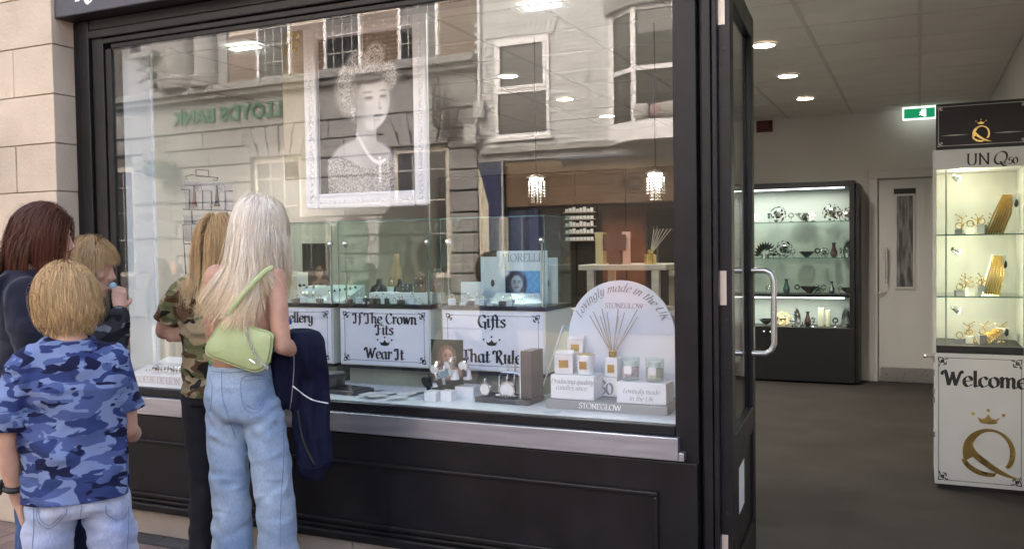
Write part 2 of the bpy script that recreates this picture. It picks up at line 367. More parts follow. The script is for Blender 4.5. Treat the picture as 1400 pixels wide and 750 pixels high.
def corner_flourish(mb, O, X, N, s, fx, fy, nib=.12):
    """curling leaf ornament in a sign corner"""
    X = Vector(X).normalized(); N = Vector(N).normalized(); Y = N.cross(X); O = Vector(O); l = .0006
    for p in ([(.0,.0),(.5,.1),(.55,.5),(.3,.5),(.32,.3)], [(0,0),(.1,.5),(.5,.55),(.5,.3),(.3,.32)], [(.3,.3),(.7,.7)], [(.5,.85),(.8,.8)], [(.85,.5),(.8,.8)], [(.7,.2),(1.0,.1)], [(.2,.7),(.1,1.0)]):
        pen_stroke(mb, [Vector((q.x*fx*s, q.y*fy*s)) for q in spline(p)], X, Y, N, O, nib*s, R(45), nib*.6*s, l); l += .0001
    return mb
def font_mesh(s, size, extrude=0.0, align='CENTER', bevel=0, off=0):
    c = bpy.data.curves.new('lettering', 'FONT'); c.body = s; c.size = size; c.extrude = extrude; c.align_x = align; c.bevel_depth = bevel; c.resolution_u = 3; c.offset = off
    o = bpy.data.objects.new('tmp', c); col.objects.link(o)
    me = bpy.data.meshes.new_from_object(o.evaluated_get(bpy.context.evaluated_depsgraph_get()))
    bpy.data.objects.remove(o); bpy.data.curves.remove(c); return me
def basis(O, X, N):
    X = Vector(X).normalized(); N = Vector(N).normalized(); Y = N.cross(X)
    return Matrix(((X.x,Y.x,N.x,O[0]),(X.y,Y.y,N.y,O[1]),(X.z,Y.z,N.z,O[2]),(0,0,0,1)))
def print_mesh(name, fn, nx, ny, O, X, N, wd, ht):
    """a flat print: fine grid coloured by fn(u, v) -> rgb arrays (display values), u right, v up, 0..1"""
    X = Vector(X).normalized(); N = Vector(N).normalized(); Y = N.cross(X); O = Vector(O)
    u, v = np.meshgrid(np.linspace(0,1,nx), np.linspace(0,1,ny)); c = np.clip(fn(u.ravel(), v.ravel()), 0, 1)
    X, Y, O = np.array(X), np.array(Y), np.array(O)
    P = O + np.outer(u.ravel()*wd, X) + np.outer(v.ravel()*ht, Y)
    F = [(j*nx+i, j*nx+i+1, (j+1)*nx+i+1, (j+1)*nx+i) for j in range(ny-1) for i in range(nx-1)]
    me = bpy.data.meshes.new(name); me.from_pydata(P.tolist(), [], F); me.update()
    a = me.color_attributes.new('col', 'FLOAT_COLOR', 'POINT')
    lc = np.where(c <= .04045, c/12.92, ((c+.055)/1.055)**2.4); rgba = np.concatenate([lc, np.ones((len(lc),1))], 1)
    a.data.foreach_set('color', rgba.astype(np.float32).ravel()); return me
M['print'] = attr_mat('flat_print', .45)
# ================================================================== the setting
def box(name, m, parent=None, bevel=0, **k):
    pass
def bx(name, d, m, parent=None, bevel=0):
    return obj(name, MB().box(*d), m, parent, bevel=bevel)
# street: one sheet of red-brown pavers to the far side, real pavers close to the shop
def brick_sheet_mat():
    m, n, p = new_mat('street_paving'); L = n.links.new
    tc = n.nodes.new('ShaderNodeTexCoord'); b = n.nodes.new('ShaderNodeTexBrick'); L(tc.outputs['Object'], b.inputs['Vector'])
    b.inputs['Scale'].default_value = 1; b.inputs['Brick Width'].default_value = .21; b.inputs['Row Height'].default_value = .105
    b.inputs['Mortar Size'].default_value = .004; b.inputs['Color1'].default_value = (.22,.165,.14,1); b.inputs['Color2'].default_value = (.17,.135,.12,1)
    b.inputs['Mortar'].default_value = (.14,.12,.10,1)
    nz = n.nodes.new('ShaderNodeTexNoise'); nz.inputs['Scale'].default_value = 1.3; nz.inputs['Detail'].default_value = 6; L(tc.outputs['Object'], nz.inputs['Vector'])
    mx = n.nodes.new('ShaderNodeMixRGB'); mx.blend_type = 'OVERLAY'; mx.inputs[0].default_value = .35
    L(b.outputs[0], mx.inputs[1]); L(nz.outputs[0], mx.inputs[2]); L(mx.outputs[0], p.inputs['Base Color']); p.inputs['Roughness'].default_value = .85
    bp = n.nodes.new('ShaderNodeBump'); bp.inputs['Strength'].default_value = .4; bp.inputs['Distance'].default_value = .004
    L(b.outputs['Fac'], bp.inputs['Height']); bp.invert = True; L(bp.outputs[0], p.inputs['Normal'])
    return m
g = MB().quad((-60,-60,-.012), (60,-60,-.012), (60,0.03,-.012), (-60,.03,-.012))
pavement = struct(obj('pavement', g, brick_sheet_mat()))
M['paver'] = mat('clay_paver', (.24,.165,.13), .85, var=.18, vscale=9, bump=.35, bscale=90, per_obj=.16)
M['granite'] = mat('dark_sett', (.065,.06,.058), .8, var=.15, vscale=14, bump=.3, bscale=90, per_obj=.12)
pv = MB().box(-.1035,.1035,-.0505,.0505,-.05,0).mesh('paver')
cnt = 0
for j in range(11):
    y = -.165-.052-j*.1045
    for i in range(26):
        x = -5.75+i*.2105 + (.105 if j % 2 else 0)
        if x > -1.0: continue
        o = obj('paver', pv, M['paver'] if cnt == 0 else None, pavement, bevel=.003)
        o.location = (x, y, rng.uniform(-.001,.0015)); o.rotation_euler = (0,0,rng.uniform(-.008,.008)); cnt += 1
st = MB().box(-.1035,.1035,-.0505,.0505,-.05,.001).mesh('edge_sett')
for i in range(16):
    x = -4.0+i*.2105
    obj('edge_sett', st, M['granite'] if i == 0 else None, pavement, loc=(x, -.083, rng.uniform(0,.002)), bevel=.003)
for i in range(8):
    obj('edge_sett', st, None, pavement, loc=(-4.21-i*.2105, -.2, rng.uniform(0,.002)), bevel=.003) if False else None

# ---- this side: shop building (upper storey above the fascia, out of frame, shades the pavement)
brickm = mat('upper_brick', (.24,.15,.11), .9, var=.2, vscale=8)
sb = thing('shop_building', 'brick upper storey of the shop building above the dark fascia', 'building', (0,0,0))
bx('upper_wall', (-9,6,0.05,.3,3.25,6.9), brickm, sb)
bx('roof', (-9,6,.05,12,6.9,7.2), mat('roof_slate', (.08,.08,.09), .8), sb)
bx('side_wall', (-9,-8.7,.3,12,0,6.9), brickm, sb); bx('side_wall', (5.7,6,.3,12,0,6.9), brickm, sb)
bx('rear_wall', (-9,6,12,12.3,0,7.2), brickm, sb)
bx('shop_front_wall', (-9,-4.951,.0,.05,0,3.25), M['stone'], sb)
bx('neighbour_front', (.95,6,.0,.3,0,3.25), M['black'], sb)
bx('floor_slab', (-8.7,5.7,.35,12,2.95,3.2), brickm, sb)
for wx in (-6.5,-3.6,-.8,2.6):
    bx('window_frame', (wx-.5,wx+.5,-.0,.049,4.4,6.1), M['white'], sb)
    bx('window_pane', (wx-.43,wx+.43,-.006,-.001,4.47,6.03), mat('dark_pane', (.02,.022,.025), .05) if wx == -6.5 else bpy.data.materials['dark_pane'], sb)

# ---- stone pier on the left: ashlar blocks, each its own piece
PX, PY = -4.05, -.157
pier = thing('stone_pier', 'pale sandstone ashlar pier left of the dark shop window', 'pier', (PX,0,0))
bx('core', (-.9,-.012,PY+.012,.05,0,3.3), M['mortar'], pier)
zs = [0.0,.262,.514,.766,1.018,1.270,1.519,1.768,2.016,2.268,2.522,2.775,3.03,3.28]
for i in range(len(zs)-1):
    z0, z1 = zs[i]+.003, zs[i+1]-.003
    cut = -.30 if i % 2 else -.52
    e = rng.uniform(-.002,.002,4)
    g = MB().box(cut+.003,0+e[0]*.4,PY+e[1],.05,z0,z1); obj('stone_block', g, M['stone'], pier, bevel=.0025)
    g = MB().box(-.9,cut-.003,PY+e[2],.05,z0,z1); obj('stone_block', g, M['stone'], pier, bevel=.0025)
bx('base_course', (-.9,.004,PY-.02,PY-.001,0,.16), M['stone'], pier, .008)

# ---- shopfront
sf = thing('shopfront', 'dark painted timber shopfront with big display window and metal sill', 'shopfront', (0,0,0))
GX0, GX1, GZ0, GZ1 = -3.80, -.853, .752, 2.50
bx('window_pane', (GX0-.01,GX1+.01,-.0015,.0015,GZ0-.01,GZ1+.01), M['glass'], sf)
def frame_v(x0, x1, y0, name='frame_post', z0=.13, z1=2.65): return bx(name, (x0,x1,y0,.06,z0,z1), M['black'], sf, .004)
# left stepped mouldings
frame_v(-4.05,-3.997,-.030); frame_v(-3.995,-3.93,-.040, 'frame_moulding'); frame_v(-3.928,-3.845,-.022, 'frame_moulding'); frame_v(-3.843,GX0,-.012, 'glazing_bead', GZ0, GZ1)
# head mouldings
bx('head_rail', (-3.996,-.76,-.034,.06,2.60,2.652), M['black'], sf, .004)
bx('head_moulding', (-3.929,-.76,-.042,.06,2.555,2.598), M['black'], sf, .006)
bx('head_moulding', (-3.844,-.853,-.024,.06,2.525,2.553), M['black'], sf, .004)
bx('glazing_bead', (GX0,GX1,-.012,.04,GZ1,2.523), M['black'], sf, .003)
# right mullion, three steps towards the door
frame_v(GX1,-.763,-.022, 'mullion'); frame_v(-.761,-.748,.02, 'frame_groove'); frame_v(-.746,-.711,-.014, 'frame_moulding'); frame_v(-.709,-.688,-.006, 'frame_moulding')
# sill: bead, metal face, upstand
bx('glazing_bead', (GX0,GX1,-.028,.03,.712,GZ0), M['black'], sf, .005)
bx('metal_sill', (-3.98,-.835,-.058,.02,.622,.710), M['sill'], sf, .003)
bx('sill_return', (-.834,-.812,-.058,.0,.622,.655), M['sill'], sf, .003)
# stall riser with a framed panel
bx('stall_riser', (-4.05,-.764,-.045,.05,.13,.615), M['black'], sf, .003)
for (a, b, c, d) in ((-3.86,-.915,.478,.496), (-3.86,-.915,.2,.222)):
    bx('panel_moulding', (a,b,-.062,-.046,c,d), M['black'], sf, .005)
for a in (-3.86,-.933): bx('panel_moulding', (a,a+.018,-.062,-.046,.223,.477), M['black'], sf, .005)
bx('base_moulding', (-4.05,-.764,-.075,-.046,.131,.172), M['black'], sf, .008)
bx('base_moulding', (-4.05,-.764,-.058,-.046,.174,.192), M['black'], sf, .005)
plx = [-4.05,-3.2,-2.35,-1.5,-.68]
for i in range(4): bx('plinth_slab', (plx[i]+.002,plx[i+1]-.002,-.03,.05,0,.129), M['plinth'], sf, .003)
for x in (-3.62,-3.55,-3.1,-2.7,-2.3,-1.9):
    for z in (.035,.105): obj('screw', MB().tube([(x,-.033,z),(x,-.029,z)], .004, 8), M['grey'], sf)
# fascia board
bx('fascia_board', (-4.05,2.2,-.140,.05,2.656,3.25), M['fascia'], sf, .004)
bx('fascia_soffit', (-4.05,2.2,-.138,.05,2.6535,2.6555), M['black'], sf)
bx('transom', (-.687,.619,-.04,.06,2.505,2.652), M['black'], sf, .004)
bx('right_jamb', (.62,.95,-.05,.3,0,2.652), M['black'], sf, .004)
bx('threshold', (-.66,.62,.0,.3,0.0,.006), mat('threshold', (.035,.03,.028), .7, var=.2), sf)

# ---- shop interior shell
CZ = 2.777
M['carpet'] = mat('carpet', (.055,.048,.042), .95, var=.13, vscale=2.2, bump=.6, bscale=300, spec=.1)
struct(bx('floor', (-5.4,.62,.031,6.6,-.05,.0), M['carpet']))
wb = struct(bx('wall_back', (-5.6,.9,6.57,6.75,0,2.95), M['wallp']))
struct(bx('wall_front', (-5.4,-4.05,.0505,.2,0,2.95), M['wallp']))
struct(bx('wall_left', (-5.6,-5.4,.301,6.57,0,2.95), M['wallp']))
struct(bx('wall_right', (.62,.9,.301,6.57,0,2.95), M['wallp']))
ceil = struct(bx('ceiling', (-5.4,.62,.06,6.57,2.80,2.94), M['grid']))
struct(bx('wall_over_window', (-4.049,.62,.061,.2,2.52,2.799), M['wallp']))
tile = MB().box(-.312,.312,-.300,.300,-.012,.02).mesh('ceiling_tile'); k = 0
for i in range(10):
    for j in range(11):
        x = .006+.3205-.641*i; y = .59+.617*j-.3085+.0
        x0, x1 = max(x-.312,-5.395), min(x+.312,.615); y0, y1 = max(y-.3,.205), min(y+.3,6.565)
        if x1-x0 < .05 or y1-y0 < .05: continue
        if x1-x0 > .62 and y1-y0 > .595: o = obj('ceiling_tile', tile, M['tile'] if k == 0 else None, ceil, loc=(x,y,CZ+.012+rng.uniform(0,.002))); k = 1
        else: bx('ceiling_tile', (x0,x1,y0,y1,CZ,CZ+.022), M['tile'], ceil)
bars = 0
for i in range(10):
    x = .006-.641*i
    if -5.39 < x < .62: bx('grid_bar', (x-.0125,x+.0125,.2,6.57,CZ-.003,CZ+.02), M['grid'], ceil)
bx('skirting', (-5.4,-2.0,6.55,6.569,0,.1), M['wallp'], wb)

# ---- open glazed door leaf, swung into the shop
dl = thing('shop_door', 'open dark glazed shop door leaf with curved steel pull handle', 'door', (-.644,.03,0), R(3.6)); dw = .84
for nm, d in (('hinge_stile',(-.046,0,0,.09,.02,2.48)),('lock_stile',(-.046,0,dw-.09,dw,.02,2.48)),('top_rail',(-.0455,-.0005,.0905,dw-.0905,2.38,2.48)),('middle_rail',(-.0455,-.0005,.0905,dw-.0905,.60,.70)),('bottom_rail',(-.0455,-.0005,.0905,dw-.0905,.02,.16))): bx(nm, d, M['black'], dl, .003)
bx('glass', (-.026,-.020,.085,dw-.085,.695,2.385), M['dglass'], dl); bx('lower_panel', (-.032,-.014,.085,dw-.085,.155,.605), M['black'], dl)
for x in (-.012,): 
    bx('glazing_bead', (x-.001,x+.008,.0905,.105,.70,2.38), M['black'], dl); bx('glazing_bead', (x-.001,x+.008,dw-.105,dw-.0905,.70,2.38), M['black'], dl)
    bx('panel_moulding', (x-.001,x+.008,.0905,dw-.0905,.585,.5995), M['black'], dl); bx('panel_moulding', (x-.001,x+.008,.0905,dw-.0905,.1605,.18), M['black'], dl)
for sx in (1,-1):
    o_ = .0 if sx > 0 else -.046; pts = [(o_,.70,1.325),(o_+sx*.06,.70,1.325),(o_+sx*.085,.70,1.31),(o_+sx*.097,.70,1.28),(o_+sx*.097,.70,.995),(o_+sx*.085,.70,.965),(o_+sx*.06,.70,.95),(o_,.70,.95)]
    obj('pull_handle', MB().tube(pts, .0135, 14), M['steel'], dl, smooth='auto')
for z0, z1 in ((2.27,2.43),(1.215,1.345),(.20,.335)): bx('hinge', (-.044,-.020,-.0022,-.0002,z0,z1), mat('hinge_plate', (.62,.52,.44), .4, metal=.4) if z0 > 2 else bpy.data.materials['hinge_plate'], dl)
for z in (1.16,2.18,.42): obj('screw', MB().tube([(-.022,-.004,z),(-.022,-.0002,z)], .006, 10), M['ink'], dl)
bx('door_notice', (-.0138,-.0125,.30,.48,.33,.52), M['paper'], dl)
bx('strike_plate', (.0002,.0022,dw-.05,dw-.02,.96,1.06), M['steel'], dl)

q = gy(103,3,-.141); obj('fascia_lettering', write(MB(), 'R', (q.x-.03,-.1405,q.z+.004), (1,0,0), (0,-1,0), .22, align='l', nib=.16), M['paper'], sf, fixn=False)
# ================================================================== across the street (seen mirrored in the shop window)
OPP_O, OPP_R = (-3, -10.4, 0), math.atan(.042)
M['bstone'] = mat('bank_stone', (.25,.25,.245), .85, var=.14, vscale=3, bump=.25, bscale=50, per_obj=.04)
M['bstone_d'] = mat('bank_stone_joint', (.12,.11,.10), .9)
M['bbrick'] = mat('bank_brick', (.14,.085,.06), .9, var=.2, vscale=14, bump=.3, per_obj=.22)
M['bmortar'] = mat('bank_mortar', lin(205,195,178), .95)
M['wbrick'] = mat('white_painted_brick', (.60,.61,.60), .7, var=.08, vscale=7, bump=.3, bscale=40, per_obj=.03)
M['wmortar'] = mat('white_painted_mortar', (.48,.49,.48), .8, var=.06, bump=.2)
M['upvc'] = mat('white_window_frame', (.86,.86,.86), .35)
M['bbar'] = mat('bank_glazing_bar', (.42,.41,.39), .5)
M['opane'] = mat('far_window_pane', (.03,.032,.034), .03, spec=.8)
M['lead'] = mat('grey_lead_ledge', lin(150,148,144), .7, var=.25, vscale=5, bump=.5, bscale=20)
M['green'] = mat('green_letters', lin(30,110,76), .5)
M['wood'] = mat('pine_boards', lin(116,92,64), .55, c2=lin(88,67,44), vscale=3, stretch=(1.2,10,16), bump=.1, per_obj=.1)
M['blue'] = mat('blue_shop_paint', lin(26,40,80), .4, var=.15)
M['owood'] = mat('orange_wood_panel', lin(150,76,40), .4, c2=lin(112,54,28), stretch=(6,6,1), vscale=4)
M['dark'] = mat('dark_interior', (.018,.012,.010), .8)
M['acgreen'] = mat('basket_green', lin(60,86,66), .7)
def T(o, parent, O, X, N):
    o.parent = parent; o.matrix_local = basis(O, X, N); return o
bank = thing('bank_building', 'stone and brick bank building across the street with green letters', 'building', OPP_O, OPP_R)
XB0, XB1 = -17.0, -4.0
bx('wall', (XB0,XB1,-6,-.10,0,9.0), M['bstone_d'], bank)
# rusticated ground-floor blocks round the openings
zc = [0,.62,.98,1.34,1.70,2.06,2.44,2.81,3.18,3.54,3.90]
gw = [(-9.1,-8.05),(-5.72,-4.71)]; slots = [(-11.86,-11.58),(-12.2,-12.05)]
opn = [(a-.12,b+.12,.9,3.27) for a, b in gw] + [(-13.6,-12.6,.9,3.3),(-15.8,-14.8,.9,3.3)]
for i in range(len(zc)-1):
    z0, z1 = zc[i], zc[i+1]; x = XB0; lst = []
    # pieces of the course that are free of openings
    cuts = sorted([(a,b) for a,b,c,d in opn if z1 > c+.02 and z0 < d-.02]); s0 = XB0
    for a, b in cuts+[(XB1,XB1)]:
        if a-s0 > .08: lst.append((s0,a))
        s0 = b
    for a, b in lst:
        n = max(1, round((b-a)/1.05)); st_ = (b-a)/n
        for k in range(n):
            bx('stone_block', (a+k*st_+.009, a+(k+1)*st_-.009, -.10, 0+rng.uniform(-.003,.003), z0+.016, z1-.016), M['bstone'], bank, .012)
# keystone fans over the openings
for a, b in gw:
    c = (a+b)/2
    for k in range(-2,3):
        x0 = c+k*.26; sp = .13; lean = k*.07
        obj('voussoir', MB().prism([(x0-sp+.012,-.1,3.30),(x0+sp-.012,-.1,3.30),(x0+sp+lean*1.6-.005+.04*(k+.5>0)*0,-.1,3.885),(x0-sp+lean*1.6+.005,-.1,3.885)], (0,.125+.012*(k==0),0)), M['bstone'], bank)
for a, b, z0, z1 in opn:
    f = bx('window', (a+.04,b-.04,-.13,-.09,z0,z1), mat('window_stone_frame', lin(190,184,172), .8) if 'window_stone_frame' not in bpy.data.materials else bpy.data.materials['window_stone_frame'], bank)
    bx('pane', (a+.12,b-.12,-.089,-.082,z0+.1,z1-.1), M['opane'], f)
    for k in range(1,3):
        x = a+.12+(b-a-.24)*k/3; bx('glazing_bar', (x-.012,x+.012,-.081,-.07,z0+.1,z1-.1), M['bbar'], f)
    for zz in (1.7,2.3,2.85): bx('glazing_bar', (a+.12,b-.12,-.069,-.062,zz-.012,zz+.012), M['bbar'], f)
bx('string_course', (XB0,XB1,-.1,.05,3.905,3.955), M['bstone'], bank, .01)
bx('frieze', (XB0,XB1,-.1,.02,3.957,4.525), M['bstone'], bank)
bx('cornice', (XB0,XB1+.05,-.1,.26,4.64,4.70), M['bstone'], bank, .01); bx('cornice', (XB0,XB1+.05,-.1,.16,4.53,4.638), M['bstone'], bank, .02)
bx('cornice', (XB0,XB1+.05,-.1,.22,4.702,4.78), M['bstone'], bank, .02)
# upper floor: brick piers between tall multi-pane windows
uw = [(-8.97,-8.11),(-7.29,-6.43),(-5.6,-4.75)]
bx('brick_backing', (-9.72,-4.02,-.1,-.012,4.782,9.0), M['bmortar'], bank)
br = MB().box(-.1045,.1045,-.02,0,-.029,.029).mesh('brick'); brh = MB().box(-.0495,.0495,-.02,0,-.029,.029).mesh('brick')
br.materials.append(M['bbrick']); brh.materials.append(M['bbrick']); nb = 0
piers_b = [(-9.72,-8.99),(-8.09,-7.31),(-6.41,-5.62),(-4.73,-4.02)]
for a, b in piers_b:
    for r_ in range(13):
        z = 4.83+r_*.075; x = a + (0 if r_ % 2 else -.05)
        seq = 0
        while x < b-.03:
            head = (seq+r_) % 2; wdt = .109 if head else .219
            x1 = min(x+wdt, b); xs = max(x, a)
            if x1-xs > .045:
                o = obj('brick', brh if head else br, None, bank, loc=((xs+x1)/2, rng.uniform(-.002,.004), z))
                o.scale = ((x1-xs-.016)/(.099 if head else .209),1,1); nb += 1
            x += wdt; seq += 1
for a, b in uw:
    f = bx('window', (a,b,-.1,-.008,4.79,7.4), M['opane'], bank)
    for x in (a+.03,b-.03): bx('window_frame', (x-.03,x+.03,-.007,.02,4.79,7.4), M['upvc'], f)
    for k in range(1,4): x = a+(b-a)*k/4; bx('glazing_bar', (x-.009,x+.009,-.007,.008,4.79,7.4), M['bbar'], f)
    for k in range(1,8): z = 4.79+.335*k; bx('glazing_bar', (a+.06,b-.06,.009,.016,z-.009,z+.009), M['bbar'], f)
    bx('sill', (a-.03,b+.03,.021,.09,4.785,4.84), M['bstone'], f)
bx('quoin_strip', (-9.98,-9.74,-.1,.03,4.785,9.0), M['bstone'], bank)
# giant half columns on pedestals
for c, r_ in ((-11.02,.36),(-10.32,.27)):
    g = MB().lathe([(r_*1.28,4.785),(r_*1.28,4.90),(r_*1.2,4.93),(r_*1.24,4.98),(r_*1.1,5.04),(r_,5.08),(r_*.99,6.0),(r_*.94,9.0)], (c,-.02,0), 28)
    obj('column', g, M['bstone'], bank, smooth='auto')
bx('pilaster', (-12.6,-11.5,-.1,.04,4.785,9.0), M['bstone'], bank)
g = MB()                                               # carved console with scroll leaves beside the columns
for k in range(9): g.ball((-11.95+.16*math.sin(k*2.1), .12+.03*(k%3), 4.9+.09*k), .1-.004*k, 8, 5, (1.2,.8,.9))
g.box(-12.25,-11.62,-.1,.24,5.55,5.66).box(-12.2,-11.68,-.1,.16,4.79,4.88); obj('carved_console', g, M['bstone'], bank)
bx('upper_pane', (-12.5,-12.2,.041,.05,5.7,7), M['opane'], bank)
# raised green letters
me = font_mesh('LLOYDS BANK', .40, .018, off=.009); o = obj('lettering', me, M['green'], bank); T(o, bank, (-9.79,.055,4.075), (-1,0,0), (0,1,0)); o.scale = (1.13,1,1)
# dark joints of the side bay
for a, b in ((-11.86,-11.58),(-12.24,-12.06)): bx('dark_pier_recess', (a,b,.001,.006,.4,3.88), mat('recess_stone', lin(128,124,118), .85) if a == -11.86 else bpy.data.materials['recess_stone'], bank)
for z in (1.0,1.75,2.5): bx('stone_band', (-12.4,-11.3,.007,.03,z,z+.36), M['bstone'], bank, .01)
# hanging sign with horse emblem
hs = thing('hanging_sign', 'pale square hanging sign with black prancing horse on iron bracket', 'sign')
hs.parent = None; hs.matrix_world = Matrix.Translation(OPP_O) @ Matrix.Rotation(OPP_R,4,'Z') @ Matrix.Translation((-4.75,0,0)) @ Matrix.Rotation(R(-24),4,'Z')
bx('panel', (-.03,.03,.16,.74,3.55,4.22), mat('sign_pale', lin(196,200,190), .5), hs)
fr = MB()
for d in ((-.035,.035,.135,.158,3.525,4.245),(-.035,.035,.742,.765,3.525,4.245),(-.035,.035,.16,.74,4.222,4.245),(-.035,.035,.16,.74,3.525,3.548)): fr.box(*d)
obj('frame', fr, mat('sign_iron', (.02,.022,.02), .5), hs)
fr = MB().tube([(0,.0,4.42),(0,.8,4.42)], .014).tube([(0,.0,3.9),(0,.02,4.2),(0,.12,4.38),(0,.4,4.42)], .012).tube([(0,.25,4.24),(0,.25,4.42)], .006).tube([(0,.65,4.24),(0,.65,4.42)], .006)
obj('bracket', fr, bpy.data.materials['sign_iron'], hs)
horse = [(-.16,-.10),(-.2,-.26),(-.15,-.27),(-.1,-.12),(-.02,-.06),(.06,-.1),(.1,-.26),(.15,-.26),(.13,-.1),(.2,.0),(.3,-.04),(.27,.06),(.17,.08),(.08,.08),(-.02,.07),(-.08,.14),(-.07,.26),(-.11,.3),(-.2,.22),(-.26,.17),(-.24,.13),(-.17,.15),(-.16,.04),(-.27,.06),(-.31,-.02),(-.27,-.04),(-.25,.01),(-.17,-.02)]
for sd_, X_ in ((1,(0,1,0)),(-1,(0,-1,0))):
    g = MB(); flat(g, [(a*.85,b*.9) for a,b in horse], (sd_*.031,.45,3.88), X_, (sd_,0,0), .001); obj('horse_emblem', g, M['ink'], hs)
# hanging basket and bracket
hb = thing('hanging_basket', 'green hanging flower basket on the bank wall', 'basket'); hb.matrix_world = Matrix.Translation(OPP_O) @ Matrix.Rotation(OPP_R,4,'Z') @ Matrix.Translation((-11.42,.32,2.98))
obj('bowl', MB().lathe([(.05,-.02),(.2,.0),(.3,.12),(.33,.22),(.31,.24)], n=18), M['acgreen'], hb, smooth='auto')
g = MB()
for k in range(260):
    a, r_ = rng.uniform(0,6.28), .36*math.sqrt(rng.uniform()); c = Vector((r_*math.cos(a), r_*math.sin(a), .24+rng.uniform(0,.14)*(1-r_))); d = Vector(rng.normal(size=3)).normalized()*.045; e = Vector(rng.normal(size=3)).normalized()*.02
    g.quad(c-d, c+e, c+d, c-e)
struct(obj('leaves', g, mat('basket_leaf', (.10,.13,.05), .6, var=.5, vscale=20), hb, fixn=False), 'stuff')
obj('chain', MB().tube([(0,0,.25),(0,0,.75)], .006).tube([(.3,0,.24),(0,0,.75)], .004).tube([(-.3,0,.24),(0,0,.75)], .004).tube([(0,-.32,.75),(0,0,.75)], .008), bpy.data.materials['sign_iron'], hb)

# ---- white painted brick house with a timber-fronted shop
wh = thing('white_brick_house', 'white painted brick house with bay window over a timber shop fascia', 'building', OPP_O, OPP_R)
WX0, WX1 = -3.98, 5.0
bx('wall', (WX0,WX1,-6,-.012,3.12,8.5), M['wmortar'], wh)
bx('return_wall', (WX0,WX0+.2,-6,-.013,0,3.118), M['wmortar'], wh)
WW = (-3.62,-2.60,3.30,4.95)
wbk = MB().box(-.1055,.1055,-.015,0,-.0325,.0325).mesh('brick'); wbk.materials.append(M['wbrick'])
pos = []
for r_ in range(30):
    z = 3.18+r_*.075; x = WX0+.06+(.11 if r_ % 2 else 0)
    while x < 1.4:
        if not (WW[0]-.1 < x < WW[1]+.1 and WW[2]-.06 < z < WW[3]+.05) and not (-1.5 < x and z > 3.2) and not (-3.1 < x < -2.4 and 4.93 < z < 5.3): pos.append((x,z))
        x += .22
pos.sort(key=lambda p: abs(p[0]+2.4)*.6+abs(p[1]-4.2))
def wb_t(x, z): return (x, rng.uniform(0,.004), z+rng.uniform(-.001,.001)), (rng.uniform(-.012,.012), rng.uniform(-.004,.004), rng.uniform(-.012,.012))
for x, z in pos[:300]:
    l, r_ = wb_t(x, z); obj('brick', wbk, None, wh, loc=l, rot=r_, bevel=0)
rest = MB()
for x, z in pos[300:]: rest.box(x-.1055,x+.1055,-.012,rng.uniform(0,.006),z-.0325,z+.0325)
if rest.v: struct(obj('brickwork', rest, M['wbrick'], wh), 'stuff')
for k in range(6):                                     # flat brick arch over the sash window
    x0 = -3.03+k*.085; obj('arch_brick', MB().prism([(x0,-.01,4.96),(x0+.075,-.01,4.96),(x0+.115+.012*k,-.01,5.26),(x0+.03+.012*k,-.01,5.26)], (0,.035,0)), M['wbrick'], wh)
# sash window
wn = bx('sash_window', (WW[0]+.03,WW[1]-.03,-.011,-.004,WW[2]+.03,WW[3]-.03), M['opane'], wh)
def fr4(name, x0, x1, z0, z1, t, y0, y1, par, m):
    g = MB().box(x0,x1,y0,y1,z1-t,z1).box(x0,x1,y0,y1,z0,z0+t).box(x0,x0+t,y0,y1,z0+t,z1-t).box(x1-t,x1,y0,y1,z0+t,z1-t)
    return obj(name, g, m, par)
fr4('outer_frame', WW[0],WW[1],WW[2],WW[3],.055,-.003,.035, wn, M['upvc'])
fr4('top_sash', WW[0]+.056,WW[1]-.056,4.11,WW[3]-.056,.05,-.003,.055, wn, M['upvc'])
bx('meeting_rail', (WW[0]+.056,WW[1]-.056,-.003,.04,4.04,4.108), M['upvc'], wn); bx('sill', (WW[0]-.05,WW[1]+.05,-.003,.08,WW[2]-.06,WW[2]-.002), M['upvc'], wn)
# bay window
B0, B1, BN = -1.50, -.98, .42; bz0, bz1, bzm = 3.30, 5.10, 4.12
bay = bx('bay_window', (B1,1.3,-.011,BN-.03,bz0,bz1), M['opane'], wh)
obj('cant_pane', MB().prism([(B0+.02,-.01,bz0),(B1,-.01,bz0),(B1,BN-.04,bz0)], (0,0,bz1-bz0)), M['opane'], bay)
def cantbar(z0, z1, t=.05): return obj('cant_rail', MB().prism([(B0,0,z0),(B0+.02,.05,z0),(B1,BN+.015,z0),(B1,BN-.02,z0)], (0,0,z1-z0)), M['upvc'], bay)
for z in (bz0,bzm,bz1-.06): cantbar(z, z+.07); bx('front_rail', (B1+.035,1.3,BN-.029,BN+.02,z,z+.07), M['upvc'], bay)
for x in (B1,-.1,.75): bx('bay_post', (x-.05,x+.03,BN-.04,BN+.03,bz0-.002,bz1+.01), M['upvc'], bay)
bx('bay_post', (B0-.03,B0+.05,-.01,.07,bz0-.002,bz1+.01), M['upvc'], bay)
obj('bay_base', MB().prism([(B0-.04,-.01,3.06),(B0-.04,.06,3.06),(B1,BN+.05,3.06),(1.3,BN+.05,3.06),(1.3,-.01,3.06)], (0,0,.235)), M['upvc'], bay)
obj('bay_roof', MB().prism([(B0-.1,-.01,5.12),(B0-.1,.1,5.12),(B1-.03,BN+.12,5.12),(1.3,BN+.12,5.12),(1.3,-.01,5.12)], (0,0,.3)), M['bstone'], bay)
